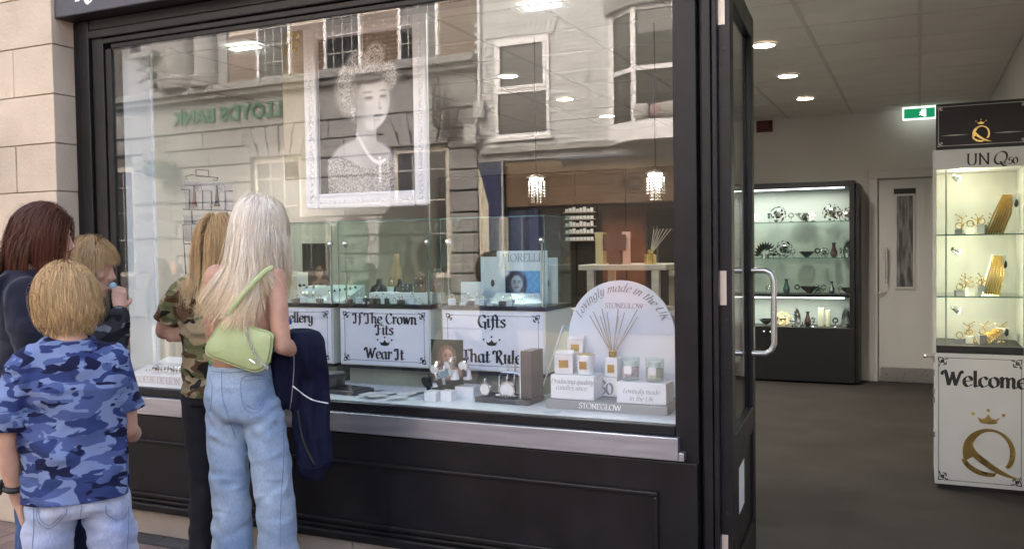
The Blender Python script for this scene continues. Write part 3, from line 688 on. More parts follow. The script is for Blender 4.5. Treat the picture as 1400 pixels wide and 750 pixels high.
for k, (x, cc, s_) in enumerate(((-1.02,(.40,.38,.36),.2),(-.78,(.36,.24,.24),.17),(-.6,(.36,.35,.32),.2))):
    tag(obj('cushion', MB().loft([((0,-.045,0),(s_*.2,0,0),(0,0,s_*.2)),((0,-.03,0),(s_*.5,0,0),(0,0,s_*.5)),((0,0,0),(s_*.62,0,0),(0,0,s_*.62)),((0,.03,0),(s_*.5,0,0),(0,0,s_*.5)),((0,.045,0),(s_*.2,0,0),(0,0,s_*.2))], 20, sq=.45), mat('cushion_cloth', c4(cc), .9) if k == 0 else mat('cushion_cloth', c4(cc), .9), None, smooth=True),
        ['off-white cushion leaning in the far bay window','dusty pink cushion in the far bay window','cream cushion beside the pink one in the far bay window'][k], 'cushion').matrix_world = Matrix.Translation(OPP_O) @ Matrix.Rotation(OPP_R,4,'Z') @ Matrix.Translation((x+.16,BN+.03,3.49))
# ledge, cable, service boxes
g = MB()
for k in range(26):
    x = WX0+.1+k*.2; g.box(x,x+.199,-.01,.14+rng.uniform(-.012,.02),3.035+rng.uniform(-.008,.004),3.115+rng.uniform(-.01,.012))
obj('lead_ledge', g, M['lead'], wh)
obj('cable', MB().tube([(-1.9,.02,3.2),(-1.9,.022,8)], .007, 6), M['wmortar'], wh); obj('drain_pipe', MB().tube([(-3.92,.06,3.95),(-3.9,.06,5.2),(-3.92,.06,8)], .025, 8), M['upvc'], wh)
gm = mat('meter_box_grey', lin(176,178,176), .5)
b_ = bx('service_box', (-4.0,-3.8,.011,.14,3.66,3.95), gm, wh, .012); b_ = bx('service_box', (-4.1,-3.86,.145,.3,3.2,3.54), gm, wh, .012)
# shop below: soffit, timber boards, blue pilaster, awning roller, dark interior with a warm wood panel
bx('fascia_soffit', (WX0+.02,WX1,-.3,.05,2.905,3.034), M['grey'], wh)
for k in range(5): bx('timber_board', (-3.46,WX1,-.06,.0+.004*(k%2),2.12+k*.156,2.272+k*.156), M['wood'], wh, .004)
obj('awning_roller', MB().tube([(-2.43,.085,2.87),(2,.085,2.87)], .03, 12), M['blue'], wh, smooth='auto')
pl = bx('pilaster', (WX0+.02,-3.5,-.1,.06,0,2.89), M['blue'], wh, .01); obj('peeling_patch', MB().prism([(-3.95,.061,.9),(-3.76,.061,.9),(-3.76,.061,2.2),(-3.82,.061,2.35),(-3.88,.061,2.62),(-3.95,.061,2.8)], (0,.004,0)), mat('bare_render', lin(205,196,176), .9, var=.3, vscale=9, bump=.4), pl)
obj('corner_post', MB().tube([(-3.47,.09,.2),(-3.47,.09,2.9)], .022, 8), gm, wh)
me = font_mesh('CA', .30, .01); o = obj('lettering', me, mat('dark_brown_letters', (.05,.03,.02), .5), wh); T(o, wh, (-1.2,.022,2.34), (-1,0,0), (0,1,0))
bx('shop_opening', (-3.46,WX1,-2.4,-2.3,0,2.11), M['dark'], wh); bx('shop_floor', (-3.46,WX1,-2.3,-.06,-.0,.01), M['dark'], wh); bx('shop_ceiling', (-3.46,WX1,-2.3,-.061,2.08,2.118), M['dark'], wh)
bx('wood_panel', (-1.85,-1.1,-.5,-.4,0.011,2.08), M['owood'], wh)
bx('blue_door', (-3.45,-2.95,-.2,-.1,0.011,2.079), M['blue'], wh, .01); bx('blue_post', (-2.93,-2.85,-.1,-.0,.011,2.079), M['blue'], wh)
bx('shop_pane', (-2.84,WX1,-.08,-.074,.4,2.079), M['cglass'], wh); bx('stall_board', (-2.84,WX1,-.12,-.061,.011,.395), M['blue'], wh)
far = thing('corner_building', 'plain rendered building closing the far end of the street', 'building')
bx('wall', (-30,-20,-12,6,0,10), M['bstone'], far); bx('wall', (9,16,-12,-2,0,9), M['bstone'], far)
# ================================================================== inside the shop
M['gem'] = mat('dark_glass_ornament', (.03,.035,.035), .08, spec=.8)
M['silver'] = mat('polished_silver', (.75,.74,.72), .18, metal=1)
M['led'] = emis('downlight_disc', (1,.86,.66), 4.5)
M['cool'] = emis('panel_light', (.92,1,.98), 1.3)
M['bulb'] = emis('small_bulb', (1,.92,.78), 4.5)
def lamp(name, kind, loc, energy, colr, parent, size=.1, spot=None, rot=(0,0,0)):
    l = bpy.data.lights.new(name, kind); l.energy = energy; l.color = colr
    if kind == 'SPOT': l.spot_size = R(spot); l.spot_blend = .8; l.shadow_soft_size = size
    elif kind == 'AREA': l.shape = 'DISK'; l.size = size
    else: l.shadow_soft_size = size
    o = bpy.data.objects.new(name, l); col.objects.link(o); o.parent = parent; o.location = loc; o.rotation_euler = rot; return o
DL = [(-.949,2.816),(-.951,4.043),(-.955,5.287),(-2.906,2.967),(-2.92,4.221),(-2.919,5.423),(-4.685,3.454)]
DLL = ['round ceiling downlight nearest the open shop door','round ceiling downlight, middle of the three beyond the door','round ceiling downlight near the back wall beyond the door',
 'round downlight seen through the window beside the far sash window','round downlight seen through the window against white brick','round downlight seen through the window beside the far bay window','round downlight seen through the window right of the portrait']
for (x, y), lb in zip(DL, DLL):
    t = thing('downlight', lb, 'downlight', (x,y,CZ), 0, 'recessed ceiling downlights')
    obj('disc', MB().lathe([(.001,-.006),(.072,-.006),(.074,-.001)], n=20), M['led'], t)
    obj('rim', MB().lathe([(.075,-.010),(.088,-.008),(.09,-.0005),(.075,-.0005)], n=24, cap=False), M['white'], t)
    lamp('downlight_lamp', 'SPOT', (0,0,-.03), 10.5, (1,.924,.84), t, .07, 140)
for (x, y), lb in (((-3.98,1.215),'square panel light above the left of the window display'), ((-1.886,1.186),'square panel light above the right of the window display')):
    t = thing('panel_light', lb, 'ceiling light', (x,y,CZ), 0, 'panel lights over the window')
    bx('diffuser', (-.10,.10,-.035,.035,-.022,-.018), M['cool'], t); fr4('frame', -.16,.16,-.075,.075,.03,-.001,.001, t, M['white']).rotation_euler = (R(90),0,0)
    t.children[-1].location = (0,0,-.02)
    lamp('panel_lamp', 'AREA', (0,0,-.03), 3.2, (.93,1,.97), t, .3)
# exit signs
M['exitg'] = emis('exit_green', lin(20,132,88), .13); M['exitw'] = emis('exit_white', (.9,1,.95), .2)
def exit_sign(c, wd, ht, lb, hang):
    t = thing('exit_sign', lb, 'exit sign', c, 0, 'green exit signs')
    bx('body', (-wd/2,wd/2,0,.03,-ht/2,ht/2), M['exitw'], t, .003)
    bx('left_panel', (-wd*.47,wd*.18,-.004,-.001,-ht*.38,ht*.38), M['exitg'], t); bx('right_panel', (wd*.22,wd*.47,-.004,-.001,-ht*.38,ht*.38), M['exitg'], t)
    g = MB(); s = ht*.3; O = (-wd*.1,-.0045,0)
    for p in ([(.1,.55),(.0,.1),(-.35,.15)], [(0,.1),(-.1,-.3),(-.4,-.45)], [(0,.1),(.25,-.2),(.2,-.7)], [(.1,.5),(.4,.3),(.6,.45)]):
        pen_stroke(g, [Vector((a*s,b*s)) for a,b in p], Vector((1,0,0)), Vector((0,0,1)), Vector((0,-1,0)), Vector(O), .01, 0, s*.24, .0005)
    flat(g, circ(.22*s,.85*s,.17*s), O, (1,0,0), (0,-1,0), .0008)
    flat(g, [(s*.5,-s),(s*1.1,-s),(s*1.1,s),(s*.5,s)], O, (1,0,0), (0,-1,0), .0003)
    obj('running_figure', g, M['exitw'], t)
    g = MB(); O = (wd*.345,-.0045,0)
    flat(g, [(-s*.14,-s*.9),(s*.14,-s*.9),(s*.14,s*.2),(s*.5,s*.0),(0,s*.95),(-s*.5,s*.0),(-s*.14,s*.2)], O, (1,0,0), (0,-1,0)); obj('arrow', g, M['exitw'], t)
    if hang: obj('rod', MB().tube([(-wd*.3,.015,ht/2),(-wd*.3,.015,hang)], .004).tube([(wd*.3,.015,ht/2),(wd*.3,.015,hang)], .004), M['steel'], t)
p0 = gy(1234,163,6.4); p1 = gy(1285,146,6.4); exit_sign((p0.x+.215,6.4,(p0.z+p1.z)/2), .43, .125, 'green exit sign with running man and arrow above the white door', 0)
p0 = gy(1117,1,1.9); exit_sign((p0.x+.14,1.9,p0.z+.055), .30, .1, 'green exit sign hanging from ceiling near the shop entrance', CZ-p0.z-.055)
p0 = gy(1044,172,6.5); t = thing('alarm_sounder', 'dark red alarm sounder on the back wall', 'alarm', (p0.x,6.57,p0.z))
M['red'] = mat('red_plastic', (.10,.012,.012), .4); g = MB().loft([((0,-.001,0),(.075,0,0),(0,0,.055)),((0,-.04,0),(.07,0,0),(0,0,.05)),((0,-.06,0),(.05,0,0),(0,0,.035))], 20, sq=.5); obj('body', g, M['red'], t, smooth='auto')
bx('base_plate', (-.085,.085,-.012,-.0,-.062,.062), M['red'], t, .01)

# back display cabinet
cb = thing('display_cabinet', 'tall black cabinet with lit glass shelves at the back of the shop', 'cabinet', (0,0,0))
cx0, cx1, cyf, cyb = -2.3, -.585, 6.17, 6.56; M['cabb'] = mat('cabinet_black', (.010,.010,.011), .35)
zt = 2.06
bx('base_cupboard', (cx0,cx1,cyf,cyb,.02,.575), M['cabb'], cb, .004); bx('top', (cx0,cx1,cyf,cyb,zt-.06,zt), M['cabb'], cb, .004)
bx('side', (cx1-.05,cx1,cyf,cyb,.576,zt-.061), M['cabb'], cb, .003); bx('side', (cx0,cx0+.05,cyf,cyb,.576,zt-.061), M['cabb'], cb, .003)
bx('side', (cx1+.001,cx1+.04,cyf+.04,cyb,.02,zt-.03), M['cabb'], cb, .003)
bx('back_panel', (cx0+.05,cx1-.05,cyb-.03,cyb-.001,.576,zt-.061), mat('cabinet_back', (.56,.58,.53), .5), cb)
bx('glass_door', (cx0+.05,cx1-.05,cyf+.004,cyf+.01,.576,zt-.061), M['cglass'], cb)
for x in (-1.45,-1.44): pass
zsh = [gy(1100,303,6.3).z, gy(1100,352,6.3).z, gy(1100,401,6.3).z]
for i, z in enumerate(zsh):
    if i < 2: bx('shelf_edge', (cx0+.051,cx1-.051,cyf+.016,cyf+.0195,z-.008,z), M['edge'], cb)
    bx('glass_shelf' if i < 2 else 'thick_shelf', (cx0+.051,cx1-.051,cyf+.02,cyb-.031,z-(.008 if i < 2 else .03),z), M['cglass'] if i < 2 else M['cabb'], cb)
bx('door_split', (-1.452,-1.446,cyf-.002,cyf+.003,.02,.575), M['dark'], cb)
for x in (-1.47,-1.40): obj('knob', MB().ball((x-.0,cyf-.015,.52), .014, 10, 6), M['silver'], cb)
bx('light_strip', (cx0+.1,cx1-.1,cyf+.03,cyf+.05,zt-.072,zt-.064), M['cool'], cb); bx('light_strip', (cx0+.1,cx1-.1,cyf+.03,cyf+.05,zsh[2]-.042,zsh[2]-.034), M['cool'], cb)
for z, e in ((zt-.08,1.15),(zsh[2]-.05,.7)):
    l = lamp('cabinet_lamp', 'AREA', ((cx0+cx1)/2,cyf+.1,z), e, (1,1,.95), cb, .3); l.data.shape = 'RECTANGLE'; l.data.size = 1.5; l.data.size_y = .06
# ornaments on the cabinet shelves
def ornament(kind, px, zb, s, m, lb, cat, yy=6.34):
    x = gy(px, 350, yy).x; t = thing(kind, lb, cat, (x,yy,zb), rng.uniform(0,6), 'ornaments in the back cabinet')
    if kind == 'petal_ball':
        g = MB()
        for k in range(26):
            a = k*2.4; h = 1-2*(k+.5)/26; r_ = math.sqrt(1-h*h); d = Vector((r_*math.cos(a), r_*math.sin(a), h)); u_ = d.orthogonal().normalized(); v_ = d.cross(u_); c = Vector((0,0,s))
            g.poly([c+d*s*.92+u_*s*.27, c+d*s*1.02+v_*s*.17, c+d*s*.9-u_*s*.27, c+d*s*1.0-v_*s*.17])
        obj('petals', g, m, t, fixn=False); obj('core', MB().ball((0,0,s), s*.55, 8, 6), M['silver'], t)
    elif kind == 'bowl':
        obj('bowl_body', MB().lathe([(.2*s,0),(.35*s,.1*s),(.9*s,.6*s),(1.35*s,1.05*s),(1.28*s,1.05*s),(.8*s,.62*s),(.2*s,.2*s)], n=18), m, t, smooth='auto')
        obj('foot', MB().lathe([(.4*s,-.0),(.4*s,.04*s),(.2*s,.1*s)], n=14), M['silver'], t)
    elif kind == 'vase':
        obj('vase_body', MB().lathe([(.3*s,0),(.5*s,.3*s),(.55*s,.8*s),(.3*s,1.5*s),(.22*s,2.0*s),(.36*s,2.3*s)], n=16), m, t, smooth='auto')
        obj('rim', MB().lathe([(.37*s,2.28*s),(.40*s,2.32*s),(.34*s,2.33*s)], n=16), M['silver'], t)
    elif kind == 'pillar_candle':
        obj('wax', MB().lathe([(.35*s,0),(.35*s,2.2*s),(.3*s,2.25*s)], n=14), m, t, smooth='auto'); obj('wick', MB().tube([(0,0,2.2*s),(0,0,2.4*s)], .003), M['ink'], t)
    elif kind == 'leaf_spray':
        g = MB()
        for k in range(13):
            a = math.pi*(k/12); d = Vector((math.cos(a),0,math.sin(a))); n_ = Vector((-d.z,0,d.x)); c = Vector((0,0,.3*s))
            g.poly([c+d*.3*s, c+d*.9*s+n_*.16*s, c+d*1.35*s+Vector((0,.02,0)), c+d*.9*s-n_*.16*s])
        obj('leaves', g, m, t, fixn=False); obj('foot', MB().lathe([(.4*s,0),(.4*s,.04),(.1*s,.3*s)], n=12), M['silver'], t)
    return t
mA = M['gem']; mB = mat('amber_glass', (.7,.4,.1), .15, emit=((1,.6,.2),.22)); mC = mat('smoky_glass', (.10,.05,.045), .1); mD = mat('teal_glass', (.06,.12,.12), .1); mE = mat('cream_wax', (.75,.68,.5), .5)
zb = [zsh[0], zsh[1], zsh[2], .577]
for a in (('petal_ball',1064,zb[0],.085,mA,'dark petal ball, left on the top cabinet shelf','ornament'),('bowl',1101,zb[0],.085,M['silver'],'silver bowl in the middle of the top cabinet shelf','bowl'),('petal_ball',1137,zb[0],.09,mA,'large dark petal ball, right of the silver bowl','ornament'),('petal_ball',1160,zb[0],.07,mA,'small petal ball at the right end of the top shelf','ornament'),
 ('leaf_spray',1046,zb[1],.11,mA,'dark leaf spray at the left of the second shelf','ornament'),('petal_ball',1072,zb[1],.09,mA,'petal ball on the second shelf beside the leaf spray','ornament'),('bowl',1103,zb[1],.06,mA,'low dark bowl on the second shelf','bowl'),('petal_ball',1127,zb[1],.05,mA,'smallest petal ball on the second shelf','ornament'),('vase',1140,zb[1],.065,mC,'smoky glass vase on the second cabinet shelf','vase'),('leaf_spray',1160,zb[1],.12,mA,'dark leaf spray at the right of the second shelf','ornament'),
 ('vase',1075,zb[2],.065,mD,'teal glass vase on the thick shelf','vase'),('bowl',1106,zb[2],.07,mC,'smoky glass bowl on the thick shelf','bowl'),('petal_ball',1117,zb[2],.05,mA,'little petal ball beside the smoky bowl','ornament'),('vase',1137,zb[2],.055,M['silver'],'silver vase on the thick shelf','vase'),('bowl',1159,zb[2],.06,mC,'smoky glass bowl at the right end of the thick shelf','bowl'),
 ('petal_ball',1070,zb[3],.075,mB,'glowing amber glass ball on the lowest shelf','ornament'),('leaf_spray',1091,zb[3],.12,mA,'dark leaf spray beside the amber ball','ornament'),('vase',1104,zb[3],.065,mC,'smoky glass vase on the lowest shelf','vase'),('pillar_candle',1122,zb[3],.085,mE,'cream candle, left of the pair on the lowest shelf','candle'),('pillar_candle',1132,zb[3],.075,mE,'cream candle, right of the pair on the lowest shelf','candle'),('leaf_spray',1156,zb[3],.13,mA,'dark leaf spray at the right of the lowest shelf','ornament'),('bowl',1047,zb[3],.06,M['silver'],'silver bowl at the left of the lowest shelf','bowl')): ornament(*a)

for k, px in enumerate((1052,1082,1112,1148,1056,1084,1118,1150,1050,1090,1126,1148,1060,1082,1112,1142)):
    zz_ = zb[k//4]; t = thing('silver_trinket', 'tiny silver trinket, number %s from the left on the %s cabinet shelf' % (['one','two','three','four'][k%4], ['top','second','thick','lowest'][k//4]), 'trinket', (gy(px,350,6.27).x,6.25,zz_), rng.uniform(0,6), 'silver trinkets in the back cabinet')
    obj('stem', MB().lathe([(.022,0),(.02,.006),(.004,.012),(.004,.05)], n=10), M['silver'], t); g = MB()
    for j in range(9): a = j*.7; g.ball((.024*math.cos(a), .008*math.sin(a*2), .07+.022*math.sin(a)), .009, 6, 4)
    obj('jewel', g, M['silver'] if k % 3 else mA, t)

# white back door
M['doorw'] = mat('door_paint', (.56,.545,.515), .5, var=.03, vscale=2)
dr = thing('back_door', 'white door with narrow vision panel in the back wall', 'door', (-.386,6.57,0))
bx('leaf', (.012,.93,-.03,-.001,.005,2.07), M['doorw'], dr, .002)
for d in ((-.085,.0,-.05,-.001,0,2.16),(.94,1.0,-.05,-.001,0,2.16)): bx('architrave', d, M['doorw'], dr, .006)
bx('architrave', (-.085,1.0,-.052,-.001,2.085,2.17), M['doorw'], dr, .006)
q0 = gy(1226,268,6.53); q1 = gy(1248,392,6.53)
bx('vision_panel', (q0.x+.386,q1.x+.386,-.036,-.031,q1.z,q0.z), mat('obscured_glass', (.35,.35,.35), .25, c2=(.03,.03,.03), vscale=4, stretch=(9,9,1.2), bump=1, bscale=45, spec=.9), dr)
fr4('panel_bead', q0.x+.386-.02,q1.x+.386+.02,q1.z-.02,q0.z+.02,.018,-.042,-.031, dr, M['doorw'])
s0 = gy(1222,258,6.53); s1 = gy(1252,265,6.53); bx('name_plate', (s0.x+.386,s1.x+.386,-.036,-.031,s1.z,s0.z), M['ink'], dr)
h0 = gy(1212,340,6.5); h1 = gy(1212,385,6.5); hx = h0.x+.386
obj('pull_handle', MB().tube([(hx,-.031,h0.z),(hx,-.075,h0.z),(hx,-.075,h1.z),(hx,-.031,h1.z)], .010), M['steel'], dr, smooth='auto')
k0 = gy(1208,398,6.5); obj('lock', MB().tube([(k0.x+.386,-.031,k0.z),(k0.x+.386,-.045,k0.z)], .022).tube([(k0.x+.386,-.05,k0.z),(k0.x+.386-.05,-.055,k0.z-.02)], .009), M['steel'], dr)
kz = gy(1230,502,6.54).z; bx('kick_plate', (.02,.92,-.035,-.031,.012,kz), M['steel'], dr)

# showcase at the right of the entrance
SX0, SX1, SY0, SY1 = .085, .545, 2.344, 2.80
sh = thing('showcase', 'white showcase with gold crowned Q emblem and lit glass shelves', 'showcase', (SX0,SY0,0)); W_ = SX1-SX0; D_ = SY1-SY0
M['signw'] = mat('white_sign', (.62,.615,.60), .45, var=.02); M['creamw'] = mat('cream_case', (.62,.60,.54), .5)
bx('base', (0,W_,0,D_,.03,.794), M['signw'], sh, .003); bx('foot_recess', (.02,W_-.02,.02,D_-.02,0,.029), M['ink'], sh)
for nm, d in (('front_glass',(.006,W_-.006,.002,.008,.84,1.855)),('side_glass',(.002,.008,.009,D_-.01,.796,1.855))): bx(nm, d, M['cglass'], sh)
bx('back_panel', (.01,W_-.01,D_-.012,D_-.002,.796,1.855), mat('showcase_back', (.54,.53,.47), .5), sh)
bx('right_panel', (W_-.012,W_-.001,.01,D_-.013,.796,1.855), bpy.data.materials['showcase_back'], sh)
for x in (.0,): bx('corner_post', (x-.012,x+.006,-.004,.018,.796,1.97), M['creamw'], sh)
obj('case_post', MB().tube([(.06,.05,.8),(.06,.05,1.855)], .006), M['chrome'], sh); bx('case_deck', (.008,W_-.008,.009,D_-.013,.795,.838), M['ink'], sh)
bx('header', (-.006,W_+.01,-.006,D_,1.856,1.968), M['signw'], sh, .003)
hb_ = bx('header_board', (0.004,W_+.02,-.012,.03,1.97,2.228), M['ink'], sh, .002)
for z in (.55,.66,.74,.5,.30): obj('hinge', MB().tube([(-.006,.01,z),(-.006,.01,z+.035)], .006, 8), M['steel'], sh)
obj('lock', MB().tube([(-.002,.012,.775),(-.045,.0,.775)], .008).ball((-.05,-.002,.775), .013), M['steel'], sh)
zz = [gy(1330,320,2.5).z, gy(1330,403,2.5).z]
for z in zz: bx('glass_shelf', (.01,W_-.013,.0155,D_-.014,z-.007,z), M['cglass'], sh); bx('shelf_edge', (.01,W_-.013,.011,.015,z-.007,z), M['edge'], sh)
# lettering and emblem
XX, NN = (1,0,0), (0,-1,0)
def q_emblem(mb, c, s, l0=.0006):
    """crowned letter Q with a split bowl and a sweeping tail; s = half height of the bowl"""
    X_, Y_, N_ = Vector((1,0,0)), Vector((0,0,1)), Vector((0,-1,0)); O = Vector(c)
    def band(outer, inner, l): 
        n0 = len(mb.v)
        for a, b in zip(outer, inner):
            for q in (a, b): mb.v.append(tuple(O+X_*q[0]*s+Y_*q[1]*s+N_*l))
        for i in range(len(outer)-1): mb.f.append((n0+2*i,n0+2*i+1,n0+2*i+3,n0+2*i+2))
    def el(cx, cy, rx, ry, a0, a1, n=28): return [(cx+rx*math.cos(R(a0+(a1-a0)*i/n)), cy+ry*math.sin(R(a0+(a1-a0)*i/n))) for i in range(n+1)]
    band(el(.02,.0,.98,1.0,-38,205), el(.10,.02,.70,.86,-44,196), l0)                       # upper bowl
    band(el(.0,-.06,1.06,.96,196,283), el(.12,-.10,.98,.74,204,283), l0+.0003)              # lower left crescent
    P = [(-.80,.20),(-.62,-.16),(-.2,-.52),(.3,-.84),(.8,-1.0),(1.2,-1.02)]; Q = [(-.62,.34),(-.40,-.02),(.0,-.36),(.45,-.68),(.9,-.92),(1.2,-1.0)]
    band([tuple(q) for q in spline(P)], [tuple(q) for q in spline(Q)], l0+.0006)            # tail
    crown_shape(mb, O+Y_*s*1.35, X_, N_, s*1.15, l0)
    return mb
O_ = Vector((SX0,SY0,0))
def onsc(px, py): return gy(px, py, SY0)-O_
c = onsc(1351,618); s_ = (onsc(1351,585).z-onsc(1351,650).z)/2
obj('gold_emblem', q_emblem(MB(), (c.x,-.0005,c.z), s_), M['gold'], sh, fixn=False)
c = onsc(1290,526); obj('lettering', write(MB(), 'Welcome', (c.x,-.0005,c.z), XX, NN, .112, align='l', nib=.17), M['ink'], sh, fixn=False)
g = MB(); x0, x1, z0, z1 = .018, W_-.018, .055, .77
for d in ((x0+.03,x1-.03,z1-.003,z1),(x0+.03,x1-.03,z0,z0+.003),(x0,x0+.003,z0+.03,z1-.03),(x1-.003,x1,z0+.03,z1-.03)): flat(g, [(d[0],d[2]),(d[1],d[2]),(d[1],d[3]),(d[0],d[3])], (0,-.0005,0), XX, NN)
for fx, x in ((1,x0),(-1,x1)):
    for fy, z in ((1,z0),(-1,z1)): corner_flourish(g, (x,-.0005,z), XX, NN, .05, fx, fy)
obj('border', g, M['ink'], sh, fixn=False)
c = onsc(1341,183); obj('gold_emblem', q_emblem(MB(), (c.x,-.0125,c.z), .045), M['gold'], hb_, fixn=False)
g = MB(); M['silverp'] = mat('silver_print', (.6,.58,.54), .4)
for d in ((.03,.44,2.21,2.2125),(.03,.44,1.987,1.9895),(.016,.0185,2.0,2.2)): flat(g, [(d[0],d[2]),(d[1],d[2]),(d[1],d[3]),(d[0],d[3])], (0,-.0125,0), XX, NN)
for fx, x in ((1,.014),(-1,W_)):
    for fy, z in ((1,1.985),(-1,2.214)): corner_flourish(g, (x,-.0125,z), XX, NN, .028, fx, fy)
for a, b in ((.025,c.x-.06),(c.x+.06,W_-.01)): flat(g, [(a,c.z-.001),((a+b)/2,c.z-.003),(b,c.z-.001),((a+b)/2,c.z+.003)], (0,-.0125,0), XX, NN)
obj('silver_border', g, M['silverp'], hb_, fixn=False)
g = MB(); c = onsc(1321,226); write(g, 'UN', (c.x,-.0065,c.z), XX, NN, .085, S, nib=.11, ang=0, hair=.03, align='l'); c2 = onsc(1357,225); write(g, 'Q', (c2.x,-.0065,c2.z+.002), XX, NN, .09, S, nib=.12, ang=R(30), hair=.03, align='l', slant=.2)
c3 = onsc(1370,225); write(g, 'de', (c3.x,-.0066,c3.z), XX, NN, .028, S, nib=.1, align='l'); c3 = onsc(1378,224); write(g, '50', (c3.x,-.0066,c3.z), XX, NN, .056, S, nib=.14, align='l'); obj('lettering', g, M['ink'], sh, fixn=False)
# little spot lamps and the jewellery
for k, py in enumerate((240,340,420)):
    p = gy(1302,py,2.42); t = thing('case_spotlight', ['top','middle','lowest'][k]+' small chrome spotlight inside the showcase', 'spotlight', p, 0, 'spotlights in the showcase')
    obj('barrel', MB().tube([(0,0,0),(.03,.03,-.02)], [.012,.018], 12), M['chrome'], t); obj('bulb', MB().ball((.032,.032,-.022), .012, 8, 6), M['bulb'], t)
    lamp('spot_lamp', 'POINT', (.06,.04,-.01), .5, (1,.9,.68), t, .02)
def chain(pts, r=.0035): 
    g = MB(); P = [Vector(p) for p in pts]
    for i in range(len(P)-1):
        n = max(1, int((P[i+1]-P[i]).length/.012))
        for k in range(n): g.ball(P[i].lerp(P[i+1], k/n), r, 6, 4)
    return g
for k, (zb_, lb) in enumerate(((zz[0],'gold necklace stand on the top showcase shelf'),(zz[1],'gold necklace stand on the second showcase shelf'),(.839,'gold necklace stand on the showcase deck'))):
    t = thing('necklace_stand', lb, 'jewellery', (SX0+.33-.03*k,SY0+.17,zb_), (.0,.35,-.3)[k], 'jewellery in the showcase')
    hgt = .235 if k < 2 else .09
    obj('ramp', MB().prism([(-.06,-.03,0),(.03,-.03,0),(.11,.06,hgt),(.04,.06,hgt)], (0,.03,0)), M['creamw'], t)
    for j in range(7):
        a = -.062+.0145*j; obj('chain', chain([(a,-.036,.004),(a+.045,.0,hgt*.5),(a+.1-.008*j,.052,hgt)], .0065), M['goldj'], t)
    obj('pendant', MB().ball((.10,.05,hgt*.75), .012, 8, 5, (1,1,2)), M['ink'], t)
    for j in range(3):
        t2 = thing('jewel_box', ['left','middle','right'][j]+' gold trinket beside the '+lb.replace('gold ',''), 'jewellery', (SX0+.13+.06*j,SY0+.14+.03*(j%2),zb_), rng.uniform(-.4,.4), 'jewellery in the showcase')
        obj('block', MB().box(-.02,.02,-.02,.02,0,.03+.012*j), M['creamw'] if j % 2 else M['grey'], t2); g = MB()
        for a in range(12): g.ball((.018*math.cos(a*.523),-.008,.05+.012*j+.018*math.sin(a*.523)), .0045, 6, 4)
        obj('ring', g, M['goldj'], t2)
for k in range(9):                                      # branching gold trees among the stands
    zb_ = (zz[0],zz[1],.839)[k//3]; t = thing('ring_tree', ['left','middle','right'][k%3]+' branching gold ring tree on the '+['top showcase shelf','second showcase shelf','showcase deck'][k//3], 'jewellery', (SX0+.15+.085*(k%3)+.02*(k//3),SY0+.27+.03*(k%2),zb_), rng.uniform(0,6), 'gold ring trees in the showcase')
    obj('trunk', MB().lathe([(.022,0),(.018,.006),(.004,.012),(.003,.10)], n=10), M['goldj'], t); g = MB()
    for j in range(7):
        a = j*2.4; h_ = .035+.011*j; g.tube([(0,0,h_),(.03*math.cos(a),.03*math.sin(a),h_+.018)], [.0028,.002], 5).ball((.031*math.cos(a),.031*math.sin(a),h_+.02), .0055, 6, 4)
    obj('branches', g, M['goldj'], t)
# two crystal pendant lamps and a side shelf seen through the window
def pendant(px, py, Y, lb):
    p = gy(px, py, Y); t = thing('pendant_lamp', lb, 'pendant lamp', p, 0, 'crystal pendant lamps'); t.scale = (.85,.85,.85)
    obj('cord', MB().tube([(0,0,.03),(0,0,(CZ-p.z)/.85)], .004, 6), M['ink'], t); obj('disc', MB().lathe([(.075,.0),(.075,.012),(.02,.03)], n=18), M['chrome'], t)
    obj('bulb', MB().lathe([(.001,-.012),(.05,-.012),(.05,-.001)], n=16), M['bulb'], t)
    for k in range(14):
        a = k*2*math.pi/14; r_ = .062 if k % 2 else .035; n = 6 if k % 2 else 8; g = MB()
        for j in range(n): g.ball((r_*math.cos(a), r_*math.sin(a), -.03-.021*j), .0075, 6, 4, (1,1,1.25))
        obj('crystal_string', g, M['chrome'], t)
    lamp('pendant_light', 'POINT', (0,0,-.06), .25, (1,.93,.82), t, .05)
pendant(733,244,1.9,'crystal pendant lamp nearer the blue pilaster reflection'); pendant(896,238,1.9,'crystal pendant lamp close to the right window post')
YS = 1.25
a, b = gy(795,362,YS), gy(903,362,YS); zt_ = a.z; su = thing('shelf_table', 'pale wooden shelf stand behind the arched candle board', 'shelf', (a.x,YS,0)); wd = b.x-a.x
M['pale'] = mat('pale_wood', (.42,.37,.29), .6, var=.1, stretch=(1,8,8))
bx('top_board', (-.02,wd+.03,0,.4,zt_-.03,zt_), M['pale'], su, .003); bx('lower_board', (-.1,wd+.12,-.02,.42,zt_-.27,zt_-.245), M['pale'], su, .003)
for x in (.03,wd-.05): 
    for y in (.0,.36): bx('leg', (x,x+.04,y+.001,y+.035,0,zt_-.031), M['pale'], su)
bx('extension_board', (wd+.031,wd+.2,.05,.4,zt_-.06,zt_-.035), M['pale'], su)
def dbox(px, w_, h_, m, lb, y=YS+.15): 
    p = gy(px, 362, y); t = thing('gift_box', lb, 'gift box', (p.x,y,zt_), rng.uniform(-.3,.3), 'boxes on the shelf stand'); obj('box_body', MB().box(-w_/2,w_/2,-.03,.03,0,h_*.8), m, t, bevel=.002); obj('lid', MB().box(-w_/2-.002,w_/2+.002,-.032,.032,h_*.8,h_), m, t, bevel=.002); return t
dbox(822,.045,.18,mat('pale_gold', (.55,.46,.27), .35, metal=.9),'tall gold gift box on the shelf stand'); rg = mat('rose_gold', (.5,.34,.27), .35, metal=.9); dbox(857,.042,.18,rg,'tall rose gold gift box on the shelf stand')
